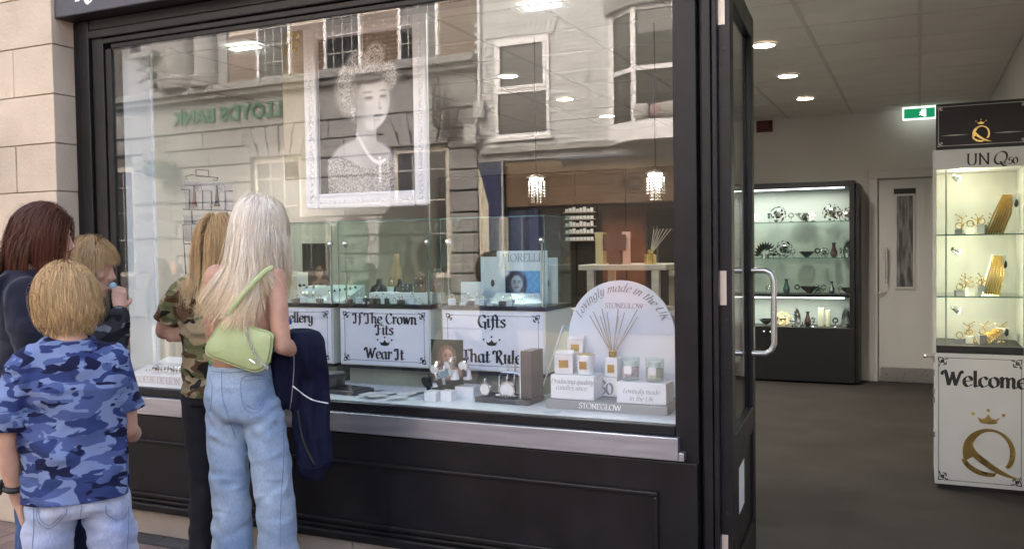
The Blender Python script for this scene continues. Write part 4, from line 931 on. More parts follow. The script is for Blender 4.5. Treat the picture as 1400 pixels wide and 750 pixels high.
p = gy(841,350,YS+.08); t = thing('price_card', 'black price card between the gold and rose gold boxes', 'price card', (p.x,YS+.08,zt_)); bx('card', (-.07,.06,0,.004,.075,.165), M['ink'], t); bx('stand', (-.04,.03,.005,.03,0,.09), M['ink'], t)
p = gy(889,362,YS+.12); t = thing('reed_diffuser', 'gold glass reed diffuser on the right of the shelf stand', 'diffuser', (p.x,YS+.12,zt_)); obj('bottle', MB().lathe([(.035,0),(.035,.05),(.015,.06),(.015,.08)], n=14), M['goldj'], t, smooth='auto')
obj('glass_sleeve', MB().box(-.03,.03,.02,.06,.0,.21), M['cglass'], t)
g = MB()
for k in range(6): g.tube([(0,0,.05),(.02+.02*k,rng.uniform(-.03,.03),.19)], .0022, 5)
obj('reeds', g, M['pale'], t)

# dark cabinets added along the back to darken the window view; small stock shelf
wc = thing('added_dark_cabinet', 'run of dark brown cabinets added at the back of the shop as dark backdrop to the window', 'cabinet', (0,0,0)); M['dbrown'] = mat('dark_brown_wood', (.022,.015,.011), .45, var=.3, stretch=(1,1,6))
bx('carcass', (-5.35,-2.36,6.2,6.56,0,2.3), M['dbrown'], wc, .004)
for k in range(5): bx('cupboard_door', (-5.33+.594*k,-5.33+.594*k+.58,6.18,6.199,.05,.85), M['dbrown'], wc, .004)
for k in range(4): bx('upper_panel', (-5.33+.594*k,-5.33+.594*k+.58,6.18,6.199,.9,2.27), M['dbrown'], wc, .004)
t = thing('stock_shelves', 'small wall shelf with rows of bright stock seen above the right display case', 'shelf', gy(792,330,6.12))
bx('back', (-.19,.19,.05,.06,0,.40), M['dbrown'], t)
for k in range(5):
    bx('shelf_board', (-.19,.19,0,.049,.005+.08*k,.015+.08*k), M['pale'], t); g = MB()
    for j in range(8): g.box(-.17+.043*j,-.14+.043*j,.01,.035,.0155+.08*k,.05+.08*k+.01*((j*k)%3))
    obj('stock_row', g, M['paper'], t)
# ================================================================== window display
PZ = .755
M['plat'] = mat('display_white', (.80,.83,.83), .3, var=.02)
M['signp'] = mat('sign_panel', (.72,.77,.82), .4)
M['creamp'] = mat('cream_riser', (.66,.68,.60), .5)
M['olive'] = mat('olive_support', (.30,.32,.24), .6)
bx('display_platform', (GX0,GX1,.004,.86,.60,PZ), M['plat'], sf)
bx('display_side_wall', (-3.9,GX0,.0615,.24,PZ,2.519), M['wallw'], sf)
bx('display_side_edge', (-3.9,GX0+.012,.2405,.252,PZ,2.519), M['plat'], sf)
X1, N1 = Vector((1,0,0)), Vector((0,-1,0))
def rect(mb, x0, x1, z0, z1, y, l=.0004): return flat(mb, [(x0,z0),(x1,z0),(x1,z1),(x0,z1)], (0,y,0), X1, N1, l)
CY = .40
def display_case(x0, x1, label, lines, crown_py, cpx):
    t = thing('display_case', label, 'display case', (x0,CY,PZ), 0, 'glass display cases on signed risers'); w_ = x1-x0; d_ = .34; rz = lambda z: z-PZ
    bx('support', (.02,w_-.02,.05,d_,0,rz(.842)), M['olive'], t)
    bx('bottom_trim', (0,w_,0,d_,rz(.8425),rz(.858)), M['ink'], t); bx('riser', (0,w_,0,d_,rz(.8585),rz(1.148)), M['creamp'], t, .002); bx('top_trim', (-.004,w_+.004,-.004,d_,rz(1.1485),rz(1.168)), M['ink'], t)
    sg = bx('sign', (.008,w_-.008,-.006,-.0005,rz(.866),rz(1.142)), M['signp'], t)
    g = MB(); y = -.0065; a, b, c, d = .032, w_-.032, rz(.885), rz(1.124)
    for q in ((a+.03,b-.03,d-.002,d),(a+.03,b-.03,c,c+.002),(a,a+.002,c+.03,d-.03),(b-.002,b,c+.03,d-.03)): rect(g, *q, y)
    for fx, x in ((1,a),(-1,b)):
        for fy, z in ((1,c),(-1,d)): corner_flourish(g, (x-.006*fx,y,z-.006*fy), X1, N1, .036, fx, fy, .14)
    for s, py, h in lines:
        p = gy(cpx, py, CY); write(g, s, (p.x-x0,y,rz(p.z)), X1, N1, h, nib=.17, hair=.04)
    p = gy(cpx, crown_py, CY); crown_shape(g, (p.x-x0,y,rz(p.z)), X1, N1, .085)
    obj('lettering', g, M['ink'], sg, fixn=False)
    zt = 1.585; e = .004
    for nm, q in (('front_glass',(0,w_,0,e,rz(1.1685),rz(zt))),('back_glass',(0,w_,d_-e,d_,rz(1.1685),rz(zt))),('side_glass',(0,e,e+.0005,d_-e-.0005,rz(1.1685),rz(zt))),('side_glass',(w_-e,w_,e+.0005,d_-e-.0005,rz(1.1685),rz(zt))),('top_glass',(0,w_,0,d_,rz(zt)+.0005,rz(zt)+.0045))): bx(nm, q, M['cglass'], t)
    g = MB()
    for x in (-.002,w_-.001): g.box(x,x+.003,-.003,-.0005,rz(1.1685),rz(zt))
    g.box(0,w_,-.003,-.0008,rz(zt)+.0005,rz(zt)+.0045).box(w_+.0005,w_+.002,0,d_,rz(zt)+.0005,rz(zt)+.0045); obj('glass_edges', g, M['edge'], t)
    for x in (.03,w_-.02):
        obj('post', MB().tube([(x,.02,rz(1.1685)),(x,.02,rz(1.46))], .005, 8), M['chrome'], t); obj('post_clip', MB().ball((x,.016,rz(1.475)), .016, 10, 6), M['chrome'], t)
    return t
display_case(-3.28,-2.742,'display case at left, its sign half hidden behind the navy jacket',(('Jewellery',440,.067),),470,402)
display_case(-2.70,-2.168,'display case whose sign reads If The Crown Fits Wear It',(('If The Crown',442,.067),('Fits',457,.067),('Wear It',490,.070)),469,527)
display_case(-2.102,-1.562,'display case whose sign reads Gifts That Rule',(('Gifts',447,.074),('That Rule',495,.076)),469,673)
# ------- printed faces, generic
def blend(c, m, rgb): m = np.clip(m, 0, 1)[:,None]; return c*(1-m)+np.array(rgb)*m
def ell(u, v, cx, cy, rx, ry, soft=.15): d = np.hypot((u-cx)/rx, (v-cy)/ry); return np.clip((1-d)/soft+.5, 0, 1)
def face_print(u, v, bgc, hair, skin, fc, fr, seed, asp, body):
    """head and shoulders photograph; fc face centre, fr face radius (in picture widths), asp = height/width"""
    r_ = np.random.default_rng(seed); c = np.tile(np.array(bgc), (len(u),1)); y = v*asp; cx, cy = fc; cy *= asp
    n = np.sin(u*31+np.sin(y*23)*2)*.5; c = c*(1+.12*n[:,None])
    c = blend(c, ell(u, y, cx-.05, cy-.4*fr, fr*1.75, fr*2.3, .25), np.array(hair)*.8)
    c = blend(c, ell(u, y, cx+.02, cy+.1*fr, fr*1.5, fr*1.7, .3), hair)
    st_ = np.sin((u-cx)*90/asp+y*9)*.5+.5; hm = ell(u, y, cx, cy-.3*fr, fr*1.75, fr*2.2, .3); c = c*(1-.22*(hm*st_)[:,None])
    c = blend(c, ell(u, y, cx+.05, cy-2.6*fr, fr*2.4, fr*1.2, .3), body); c = blend(c, ((np.abs(u-cx) < fr*.5) & (y < cy) & (y > cy-2*fr))*.9, np.array(skin)*.85)
    c = blend(c, ell(u, y, cx, cy, fr*.92, fr*1.25, .18), skin)
    c = blend(c, .35*ell(u, y, cx-.55*fr, cy-.2*fr, fr*.5, fr*1.0, .9), np.array(skin)*.5)
    for s in (-1,1):
        c = blend(c, .85*ell(u, y, cx+s*.38*fr, cy+.12*fr, .22*fr, .10*fr, .5), (.12,.09,.08)); c = blend(c, .6*ell(u, y, cx+s*.4*fr, cy+.38*fr, .28*fr, .07*fr, .6), np.array(hair)*.4)
    c = blend(c, .45*ell(u, y, cx+.08*fr, cy-.28*fr, .13*fr, .12*fr, .8), np.array(skin)*.5); c = blend(c, .85*ell(u, y, cx, cy-.62*fr, .34*fr, .12*fr, .5), (.62,.25,.24))
    return c
def portrait_fn(u, v):
    """greyscale lady in three-quarter view with a jewelled crown, lace and necklace on a dark ground"""
    r_ = np.random.default_rng(3); asp = 1.40; y = v*asp; spark = r_.uniform(size=len(u))
    c = np.tile(np.array((.09,.09,.092)), (len(u),1)); c = c*(1+.06*np.sin(u*9+y*5))[:,None]
    jew = lambda m, c: blend(c, m*(spark > .45)*.95, (.86,.86,.85))
    hair = np.maximum(ell(u, y, .40, .92, .23, .28, .25), ell(u, y, .58, 1.00, .27, .15, .25)); c = blend(c, hair, (.42,.40,.37)); c = jew(hair*.55, c)
    c = jew(ell(u, y, .31, .95, .10, .20, .3)*.8, c)
    for cx, cy, rx, ry in ((.42,1.13,.12,.14),(.60,1.20,.10,.12),(.51,1.08,.16,.10),(.30,1.04,.09,.10),(.74,1.02,.08,.12)): c = blend(c, ell(u, y, cx, cy, rx, ry, .3)*.6, (.58,.56,.52)); c = jew(ell(u, y, cx, cy, rx, ry, .3), c)
    neck = ((u > .40-.10*(.62-y)*(y < .62)) & (u < .60) & (y < .74) & (y > .34)).astype(float); c = blend(c, neck, (.77,.765,.75)); c = blend(c, neck*ell(u, y, .58, .60, .10, .14, .7)*.5, (.45,.44,.43))
    sh = ell(u, y, .44, .22, .36, .26, .12); c = blend(c, sh, (.76,.755,.74)); c = blend(c, sh*.35*ell(u, y, .62, .28, .16, .2, .8), (.5,.49,.48))
    dress = sh*0 + ((y < .27+.06*np.sin(u*9)) & (u > .08) & (u < .78)); c = blend(c, dress*.8, (.40,.38,.34)); c = jew(dress*.75, c)
    for k in range(24):
        a = k/23; c = blend(c, ell(u, y, .40+.28*a, .52-.26*math.sin(a*math.pi*.62), .016, .016, .4), (.95,.95,.94))
    for k in range(8): c = blend(c, ell(u, y, .63, .30-.03*k, .015, .012, .4), (.95,.95,.94))
    c = blend(c, ell(u, y, .575, .80, .170, .235, .10), (.84,.835,.82)); c = blend(c, ell(u, y, .56, .615, .085, .075, .4)*.9, (.82,.815,.80))
    c = blend(c, .55*ell(u, y, .415, .76, .07, .22, .9), (.45,.44,.43)); c = blend(c, .40*ell(u, y, .74, .78, .05, .20, .9), (.45,.44,.43)); c = blend(c, .30*ell(u, y, .50, .70, .06, .06, .9), (.62,.61,.60))
    c = blend(c, ell(u, y, .53, 1.005, .17, .045, .5)*.8, (.30,.29,.27))
    for cx, cy, rx, ry, a, col_ in ((.525,.835,.045,.013,.75,.20),(.675,.84,.034,.012,.7,.20),(.515,.885,.055,.010,.55,.34),(.68,.890,.04,.009,.5,.34),(.525,.822,.05,.02,.25,.4),(.675,.828,.04,.018,.25,.4),(.645,.735,.022,.010,.5,.42),(.635,.77,.012,.05,.25,.5),(.625,.672,.052,.013,.7,.30),(.625,.666,.036,.006,.5,.6),(.61,.635,.04,.010,.25,.5)): c = blend(c, a*ell(u, y, cx, cy, rx, ry, .6), (col_,)*3)
    c = blend(c, .4*ell(u, y, .617,.79,.010,.06,.8), (.95,.95,.94)); c = blend(c, .35*ell(u, y, .70,.75,.03,.05,.9), (.95,.95,.94))
    c = jew(ell(u, y, .36, .72, .03, .07, .4), c); return c
a, b = gy(435,56,.42), gy(570,260,.42); px0, px1, pz0, pz1 = -2.815, -2.243, 1.732, 2.522
pt = thing('framed_portrait', 'white ornate frame with greyscale portrait of a crowned lady hanging in window', 'picture', (px0,.42,pz0)); pw, ph = px1-px0, pz1-pz0
M['framew'] = mat('white_frame', (.87,.87,.85), .5, bump=.15, bscale=80)
obj('portrait_print', print_mesh('portrait_print', portrait_fn, 130, 180, (0,0,0), X1, N1, pw, ph), M['print'], pt)
bx('backing', (-.05,pw+.05,.002,.02,-.05,ph+.05), M['framew'], pt)
fw = .078
for nm, q in (('left_rail',(-fw,-.0005,-.03,.0015,-fw,ph+fw)),('right_rail',(pw+.0005,pw+fw,-.03,.0015,-fw,ph+fw)),('bottom_rail',(-.0004,pw+.0004,-.03,.0015,-fw,-.0005)),('top_rail',(-.0004,pw+.0004,-.03,.0015,ph+.0005,ph+fw))):
    bx(nm, q, M['framew'], pt, .012)
g = MB()                                               # raised running-wave ornament along the rails
def wave(p0, p1, n):
    p0, p1 = Vector(p0), Vector(p1); d = (p1-p0)/n; u_ = d.normalized(); v_ = Vector((u_.z,0,-u_.x))
    for k in range(n):
        c = p0+d*(k+.5); L_ = d.length
        g.tube([c+u_*L_*x+v_*L_*y for x, y in ((-.5,-.3),(-.3,.25),(.05,.42),(.3,.2),(.2,-.1),(-.02,-.05))], [.002,.0035,.004,.0035,.003,.002], 6)
for x in (-fw*.5,pw+fw*.5): wave((x,-.031,-fw*.6), (x,-.033,ph+fw*.5), 30)
for z in (-fw*.5,ph+fw*.5): wave((0,-.031,z), (pw,-.031,z), 20)
struct(obj('wave_ornament', g, M['framew'], pt, smooth=True), 'stuff')
obj('hanging_wire', MB().tube([(0.02,.01,ph+fw),(0.02,.01,2.8-pz0)], .0015, 5).tube([(pw-.02,.01,ph+fw),(pw-.02,.01,2.8-pz0)], .0015, 5), M['steel'], pt)
# cream banner with a gold crest behind the frame
a, b = gy(386,95,.62), gy(420,245,.62); bn = thing('hanging_banner', 'pale cream banner with gold crest hanging left of the portrait', 'banner', (a.x,.62,b.z))
bx('cloth', (0,b.x-a.x,0,.006,0,1.02), mat('cream_banner', (.50,.46,.33), .8, var=.1), bn); g = MB()
for k in range(30): g.ball((.03+rng.uniform(0,.10),-.004,.70+rng.uniform(0,.15)), rng.uniform(.006,.016), 6, 4, (1,.3,1))
obj('gold_crest', g, M['gold'], bn)
# wire rack with price cards at the left
t = thing('wire_rack', 'black wire rack with pale jewellery cards priced 30 and 50', 'rack', (0,0,0)); Y = .55
M['wire'] = mat('black_wire', (.02,.02,.02), .4); P = lambda x, y: gy(x, y, Y)
def wire(name, pts, r=.0035): return obj(name, MB().tube([P(*q) for q in pts], r, 6), M['wire'], t)
wire('top_hook', [(256,246),(254,241),(262,239),(298,243),(296,247),(291,245)]); wire('price_frame', [(268,232),(268,241),(285,242),(285,233),(268,232)], .003)
for q in ([(248,259),(259,259),(259,286)], [(277,286),(277,260),(289,261),(289,287)], [(308,287),(308,261),(318,261)], [(250,286),(318,288)], [(250,307),(262,307),(262,330)], [(262,288),(263,306)], [(252,333),(300,335)], [(250,307),(255,390)], [(262,306),(296,306)]): wire('wire', q)
for nm, q in (('card',((250,247),(318,250),(318,287),(252,285))),('card',((249,294),(300,296),(300,332),(252,330)))):
    g = MB().prism([P(*c) + Vector((0,.006,0)) for c in q], (0,.003,0)); obj(nm, g, mat('rack_card', (.45,.44,.42), .7) if 'rack_card' not in bpy.data.materials else bpy.data.materials['rack_card'], t)
g = MB()
for s, q in (('30',(270,263)),('50',(302,263))): p = P(*q)+Vector((0,.004,0)); write(g, s, p, X1, N1, .07, S, nib=.1)
obj('price_lettering', g, M['grey'], t, fixn=False)
for q, m in (((266,282),M['red']),((297,282),M['ink'])): p = P(*q); obj('pendant', MB().lathe([(.022,0),(.012,.02),(.004,.12)], p, 8), m, t)

# ------- goods on the platform
def Zp(x, y, z=PZ): return gz(x, y, z)
# candle board
a, b = Zp(747,557), Zp(912,569); YB = (a.y+b.y)/2; bw = b.x-a.x
cd_ = thing('candle_display', 'white arched candle display board on a grey base at the right of the window', 'display stand', (a.x,YB,PZ))
M['baseg'] = mat('grey_base', (.30,.31,.30), .5); bx('base', (0,bw,0,.27,0,.038), M['baseg'], cd_, .002)
YA = YB+.235; l_, r_, tp = gy(778,450,YA), gy(923,450,YA), gy(851,383,YA); cx_ = (l_.x+r_.x)/2-a.x; rad = (r_.x-l_.x)/2; zc_ = tp.z-PZ-rad
arch = [(cx_+rad,.039),(cx_+rad,zc_)]+[(cx_+rad*math.cos(k*math.pi/28), zc_+rad*math.sin(k*math.pi/28)) for k in range(1,28)]+[(cx_-rad,zc_),(cx_-rad,.039)]
bd = obj('arch_board', MB().prism([(x,.235,z) for x, z in arch], (0,.012,0)), M['signp'], cd_)
g = MB(); rr = rad*.83
write(g, 'Lovingly made in the UK', (cx_,.2345,zc_), X1, N1, .046, nib=.12, hair=.022, slant=.45, path=lambda x: ((rr*math.sin(x/rr*1.0), rr*math.cos(x/rr*1.0)-.008), -x/rr*1.0)); obj('script_lettering', g, M['grey'], bd, fixn=False)
p = gy(853,421,YA); write_ = write(MB(), 'STONEGLOW', (p.x-a.x,.2345,p.z-PZ), X1, N1, .029, S, nib=.10, hair=.03); obj('brand_lettering', write_, mat('pale_grey_print', (.30,.30,.31), .6), bd, fixn=False)
obj('brand_lettering', write(MB(), 'STONEGLOW', (bw*.46,-.0005,.010), X1, N1, .03, S, nib=.12, hair=.04, track=.02), M['paper'], cd_, fixn=False)
def blk(px0, px1, pyb, pyt, dep, y0):
    p, q, tq = gy(px0,pyb,YB+y0), gy(px1,pyb,YB+y0), gy((px0+px1)/2,pyt,YB+y0)
    return (p.x-a.x, q.x-a.x, y0, y0+dep, .0385, tq.z-PZ)
B1_ = blk(753,812,548,513,.12,.03); B2_ = blk(843,911,556,523,.12,.02)
s1 = bx('white_block', B1_, M['plat'], cd_, .003); s2 = bx('white_block', B2_, M['plat'], cd_, .003)
g = write(MB(), 'Producing quality', ((B1_[0]+B1_[1])/2,.0295,B1_[5]-.035), X1, N1, .026, nib=.09, hair=.02, slant=.3); write(g, 'candles since 1991'.replace('1991',''), ((B1_[0]+B1_[1])/2,.0295,B1_[5]-.062), X1, N1, .026, nib=.09, hair=.02, slant=.3); obj('script_lettering', g, M['grey'], s1, fixn=False)
g = write(MB(), 'Lovingly made', ((B2_[0]+B2_[1])/2,.0195,B2_[5]-.045), X1, N1, .026, nib=.09, hair=.02, slant=.3); write(g, 'in the UK', ((B2_[0]+B2_[1])/2,.0195,B2_[5]-.075), X1, N1, .026, nib=.09, hair=.02, slant=.3); obj('script_lettering', g, M['grey'], s2, fixn=False)
p = gy(835,535,YB+.20); cbk = bx('centre_block', (p.x-a.x-.05,p.x-a.x+.045,.15,.23,.0385,.12), M['plat'], cd_, .003)
obj('number_lettering', write(MB(), '30', (p.x-a.x-.005,.1495,.05), X1, N1, .075, S, nib=.14, hair=.03), M['grey'], cbk, fixn=False)
def at(px, zl, y): q = gy(px, 500, YB+y); return (q.x, YB+y, PZ+zl)
M['boxw'] = mat('gift_box_white', (.74,.72,.70), .5, var=.06, vscale=12); zt1, zt2 = B1_[5]+.001, B2_[5]+.001
def cbox(px, zl, y, w_, h_, lb, rz=.25):
    t = thing('candle_box', lb, 'box', at(px,zl,y), rz, 'boxed candles'); obj('carton', MB().box(-w_/2,w_/2,-w_/2,w_/2,0,h_), M['boxw'], t, bevel=.002)
    bx('gold_label', (-w_*.26,w_*.26,-w_/2-.0015,-w_/2-.0005,h_*.32,h_*.72), M['gold'], t); obj('top_flap', MB().poly([(-w_/2,-w_/2,h_+.001),(w_/2,-w_/2,h_+.001),(w_/2,w_/2,h_+.012),(-w_/2,w_/2,h_+.006)]), M['boxw'], t)
cbox(772,zt1,.085,.078,.085,'pale candle box with gold label on the left white block',.25); 
t = thing('box_riser', 'small white riser behind the front candle box', 'riser', at(786,.0385,.19), 0); obj('riser_body', MB().box(-.045,.045,-.035,.035,0,zt1+.06-.0385), M['plat'], t, bevel=.002); obj('riser_top', MB().box(-.046,.046,-.036,.036,zt1+.0605-.0385,zt1+.063-.0385), M['plat'], t)
cbox(788,zt1+.064,.19,.07,.075,'pale candle box raised behind the others',.2)
t = thing('white_candle', 'white candle jar with gold rim and label', 'candle', at(801,zt1,.085), 0); obj('jar', MB().lathe([(.032,0),(.036,.004),(.038,.085),(.034,.085),(.033,.07),(.001,.07)], n=24, cap=False), M['plat'], t, smooth='auto'); obj('gold_rim', MB().lathe([(.0345,.0845),(.0385,.0855),(.0345,.088)], n=24), M['gold'], t); bx('gold_label', (-.016,.016,-.0395,-.0375,.025,.058), M['gold'], t)
t = thing('reed_diffuser', 'white reed diffuser with spread of pale reeds before the arched board', 'diffuser', at(838,.121,.19), 0)
obj('bottle', MB().box(-.03,.03,-.03,.03,0,.085), M['plat'], t, bevel=.006); obj('gold_collar', MB().lathe([(.018,.0855),(.018,.11),(.014,.112)], n=16), M['gold'], t); bx('gold_label', (-.015,.015,-.032,-.0305,.02,.055), M['gold'], t)
for k, (dx, dy) in enumerate(((-.105,.0),(-.095,.02),(-.055,.02),(-.05,-.02),(-.03,.015),(.02,.02),(.03,-.01),(.055,.0),(.11,.01),(.12,-.02))): obj('reed', MB().tube([(dx*.05,0,.10),(dx,dy,.265+.015*(k%3))], .0024, 6), M['pale'], t)
for px, lb, cc in ((862,'glass candle with pink petals, left of the two on the right block',(.55,.3,.42)),(895,'glass candle with pale petals, right of the two on the right block',(.66,.62,.45))):
    t = thing('glass_candle', lb, 'candle', at(px,zt2,.08), 0, 'glass petal candles'); obj('tumbler', MB().lathe([(.001,.002),(.036,.0),(.040,.095),(.037,.095),(.033,.012),(.001,.010)], n=24, cap=False), M['cglass'], t, smooth='auto')
    obj('wax', MB().lathe([(.033,.013),(.0355,.055),(.001,.056)], n=20), mat('petal_wax', c4(cc), .4, c2=(.75,.72,.66,1), vscale=60), t, smooth='auto'); bx('label', (-.016,.016,-.0405,-.039,.03,.062), M['paper'], t); obj('inner_jar', MB().lathe([(.024,.057),(.026,.08),(.022,.08),(.02,.06)], n=18), M['plat'], t)
# pocket watch stand
a_, b_ = Zp(649,549), Zp(716,555); t = thing('pocket_watch_stand', 'dark stand with pocket watches and chrome buckle frame', 'display stand', (a_.x,a_.y-.0,PZ), -.04); L_ = b_.x-a_.x
M['standd'] = mat('dark_grey_stand', (.09,.085,.08), .4); bx('base', (0,L_+.02,0,.16,0,.022), M['standd'], t, .002); bx('upright', (L_-.035,L_+.02,.03,.15,.0225,.235), M['standd'], t, .002); bx('edge_trim', (L_-.038,L_-.034,.026,.03,.0225,.235), M['paper'], t)
for cx2, cz2, r_, yy in ((.035,.055,.028,.03),(.145,.055,.040,.035)):
    w1 = obj('watch_case', MB().tube([(cx2,yy,cz2),(cx2,yy+.012,cz2)], r_, 24), M['silver'], t, smooth='auto'); obj('watch_dial', MB().tube([(cx2,yy-.0015,cz2),(cx2,yy-.0005,cz2)], r_*.8, 24), M['paper'], w1); obj('watch_crown', MB().tube([(cx2,yy+.006,cz2+r_),(cx2,yy+.006,cz2+r_+.012)], .006, 8).ball((cx2,yy+.006,cz2+r_+.016), .006), M['silver'], w1)
obj('buckle_frame', MB().tube([(.08,.09,.024),(.08,.09,.11),(.095,.09,.125),(.175,.09,.125),(.19,.09,.11),(.19,.09,.024)], .006, 8).tube([(.125,.09,.024),(.12,.09,.19)], .004, 8).tube([(.155,.09,.024),(.158,.09,.185)], .004, 8), M['chrome'], t, smooth='auto')
g = MB()
for k in range(60): g.ball((.09+.1*rng.uniform(), .02+.03*rng.uniform(), .026+.008*rng.uniform()), .005, 5, 4)
obj('watch_chain', g, M['silver'], t)
# photo card and watches on white blocks
p = gy(611,512,.30); q = gy(589,463,.30); q2 = gy(633,463,.30)
pc = thing('photo_card', 'photo card of fair haired woman in front of green leaves behind watches', 'photo card', (q.x,.30,PZ)); pcw, pch = q2.x-q.x, q.z-PZ-.02
obj('photo_print', print_mesh('photo_print', lambda u, v: face_print(u, v, (.10,.22,.16), (.56,.46,.36), (.83,.66,.56), (.52,.66), .17, 1, pch/pcw, (.78,.60,.50)), 50, 60, (0,0,.02), X1, N1, pcw, pch), M['print'], pc); bx('card', (0,pcw,.001,.004,.02,pch+.02), M['paper'], pc); bx('foot', (.02,pcw-.02,.0045,.05,0,.05), M['paper'], pc)
def wblock(px0, px1, pyb, h_, dep, lb):
    p, q = Zp(px0,pyb), Zp(px1,pyb); t = thing('white_block', lb, 'display block', (p.x,p.y,PZ), 0, 'white watch blocks'); obj('block_body', MB().box(0,q.x-p.x,0,dep,0,h_), M['plat'], t, bevel=.002); return p, q, t
wblock(580,599,548,.045,.05,'small white block at the left of the watches'); wblock(602,620,548,.048,.05,'small white block in the middle of the watches'); wblock(622,652,543,.052,.10,'wide white block at the right of the watches'); wblock(596,628,534,.085,.06,'tall white block behind the watches')
M['navy'] = mat('navy_strap', (.02,.025,.06), .6); M['wblue'] = mat('blue_dial', (.25,.40,.48), .2)
for k, (px, py, r_, dial, strap, lb) in enumerate(((586,521,.030,M['ink'],M['ink'],'black wrist watch at the left of the watch display'),(596,504,.024,M['paper'],M['silver'],'silver watch with white dial, left of the blue one'),(607,510,.026,M['wblue'],M['silver'],'silver watch with blue dial in the middle'),(615,498,.022,M['paper'],M['silver'],'silver watch with white dial in front of the photo'),(635,499,.024,M['paper'],M['navy'],'watch with navy strap at the right of the watch display'))):
    p = gy(px, py, .20+.02*(k%3)); t = thing('wrist_watch', lb, 'watch', (p.x,p.y,PZ+.046 if k == 0 else PZ+.086), .3*(k%3-1), 'wrist watches in the window'); h_ = p.z-t.location.z
    obj('cuff', MB().tube([(0,.03,0),(0,.03,h_*.6)], [.022,.014], 12), M['plat'], t); obj('strap', MB().tube([(0,.004,-.0+h_-.05),(0,-.004,h_-.02),(0,.0,h_),(0,.01,h_+.028),(0,.03,h_+.03)], [.009,.011,.011,.011,.009], 8), strap, t)
    w1 = obj('case', MB().tube([(0,-.006,h_),(0,-.016,h_-.004)], r_, 22), M['silver'] if strap is not M['ink'] else M['ink'], t, smooth='auto'); obj('dial', MB().tube([(0,-.0165,h_-.004),(0,-.0175,h_-.0044)], r_*.8, 22), dial, w1)
# loose cards
ORD = ['first','second','third','fourth','fifth','sixth','seventh','eighth','ninth','tenth','eleventh','twelfth']
for k in range(12):
    px, py = 488+7.6*k+rng.uniform(-3,3), 528+rng.uniform(0,14); zc2 = PZ+.002+.0012*((k*5)%12); p = Zp(px, py, zc2)
    o = obj('loose_card', MB().box(-.045,.045,-.03,.03,0,.0008), mat('card_tint', (.72,.72,.68,1), .6) if k == 0 else bpy.data.materials['card_tint' if k % 3 else 'white_card'], None, loc=(p.x,p.y,zc2), rot=(rng.uniform(-.01,.01),rng.uniform(-.01,.01),rng.uniform(0,6)))
    tag(o, 'small pale card, %s from the left of the loose cards on the platform' % ORD[k], 'card', 'loose cards on the platform')
# dark tray with round box, bracelets on a white step
p = Zp(450,537); q = Zp(481,533); t = thing('dark_tray', 'flat black tray under the round black box', 'tray', (p.x-.05,p.y,PZ), -.15); obj('tray_body', MB().box(0,.22,0,.14,0,.02), M['standd'], t, bevel=.003); obj('tray_pad', MB().box(.01,.21,.01,.13,.0205,.024), M['ink'], t)
p = gy(457,529,.2); t = thing('round_box', 'round black jewellery box on the dark tray', 'box', (p.x,.2,PZ+.025)); obj('box_body', MB().lathe([(.05,0),(.052,.004),(.052,.05),(.046,.052)], n=24), M['standd'], t, smooth='auto'); obj('lid', MB().lathe([(.054,.0525),(.054,.066),(.05,.068),(.001,.068)], n=24), M['standd'], t, smooth='auto')
a_ = Zp(188,524); b_ = Zp(258,527); t = thing('bracelet_step', 'white stepped tray of bracelets at the left end of the window', 'display stand', (GX0+.02,.03,PZ), 0)
obj('lower_step', MB().prism([(0,0,0),(0,.0,.055),(0,.13,.085),(0,.13,0)], (.42,0,0)), M['plat'], t); obj('upper_step', MB().prism([(.05,.14,0),(.05,.14,.10),(.05,.22,.12),(.05,.22,0)], (.36,0,0)), M['plat'], t)
obj('brand_lettering', write(MB(), 'COEUR DE LION', (.2,-.0005,.014), X1, N1, .042, S, nib=.08, hair=.03), mat('grey_print2', (.42,.43,.42), .5), t, fixn=False)
for k in range(3):
    pts = [(.08+.3*s, .04+.03*k+.018*math.sin(s*17+k), .070+.006*k) for s in np.linspace(0,1,26)]; obj('bracelet', chain(pts, .006), M['silver'] if k != 1 else M['standd'], t)
# ------- inside the glass cases
DZ = 1.1685
def onC(px, py, y): return gy(px, py, y)
def card(name, lb, cat, px0, px1, pyt, y, m, grp=None, fn=None, lean=0):
    p, q = onC(px0,pyt,y), onC(px1,pyt,y); t = thing(name, lb, cat, (p.x,y,DZ), 0, grp); w_, h_ = q.x-p.x, p.z-DZ
    bx('panel', (0,w_,0,.004,0,h_), m, t)
    if fn: obj('photo_print', print_mesh('photo_print', lambda u, v: fn(u, v, h_/w_), 40, 50, (0,-.0006,0), X1, N1, w_, h_), M['print'], t)
    return t, w_, h_
card('photo_card', 'dark photo of a model in a hat inside the left glass case', 'photo card', 413,450,333,.62,M['ink'],None,lambda u, v, s: face_print(u, v, (.10,.09,.09), (.06,.05,.05), (.62,.47,.38), (.62,.50), .15, 2, s, (.5,.37,.3)))
t, w_, h_ = card('earring_card', 'pale card with two dark earrings in the left glass case', 'earring card', 406,420,372,.50,M['creamp'])
for x in (.3,.7): obj('earring', MB().ball((w_*x,-.004,h_*.55), .008, 8, 5), M['ink'], t)
p = onC(436,415,.44); t = thing('sloped_tray', 'white sloping jewellery tray in the left glass case', 'tray', (p.x-.1,.43,DZ), 0); obj('ramp', MB().prism([(0,0,0),(0,0,.01),(0,.2,.085),(0,.2,0)], (.26,0,0)), M['plat'], t); g = MB()
for k in range(9): g.ball((.03+.025*k,.06+.012*k,.042+.004*k), .007, 6, 4)
obj('beads', g, M['ink'], t)
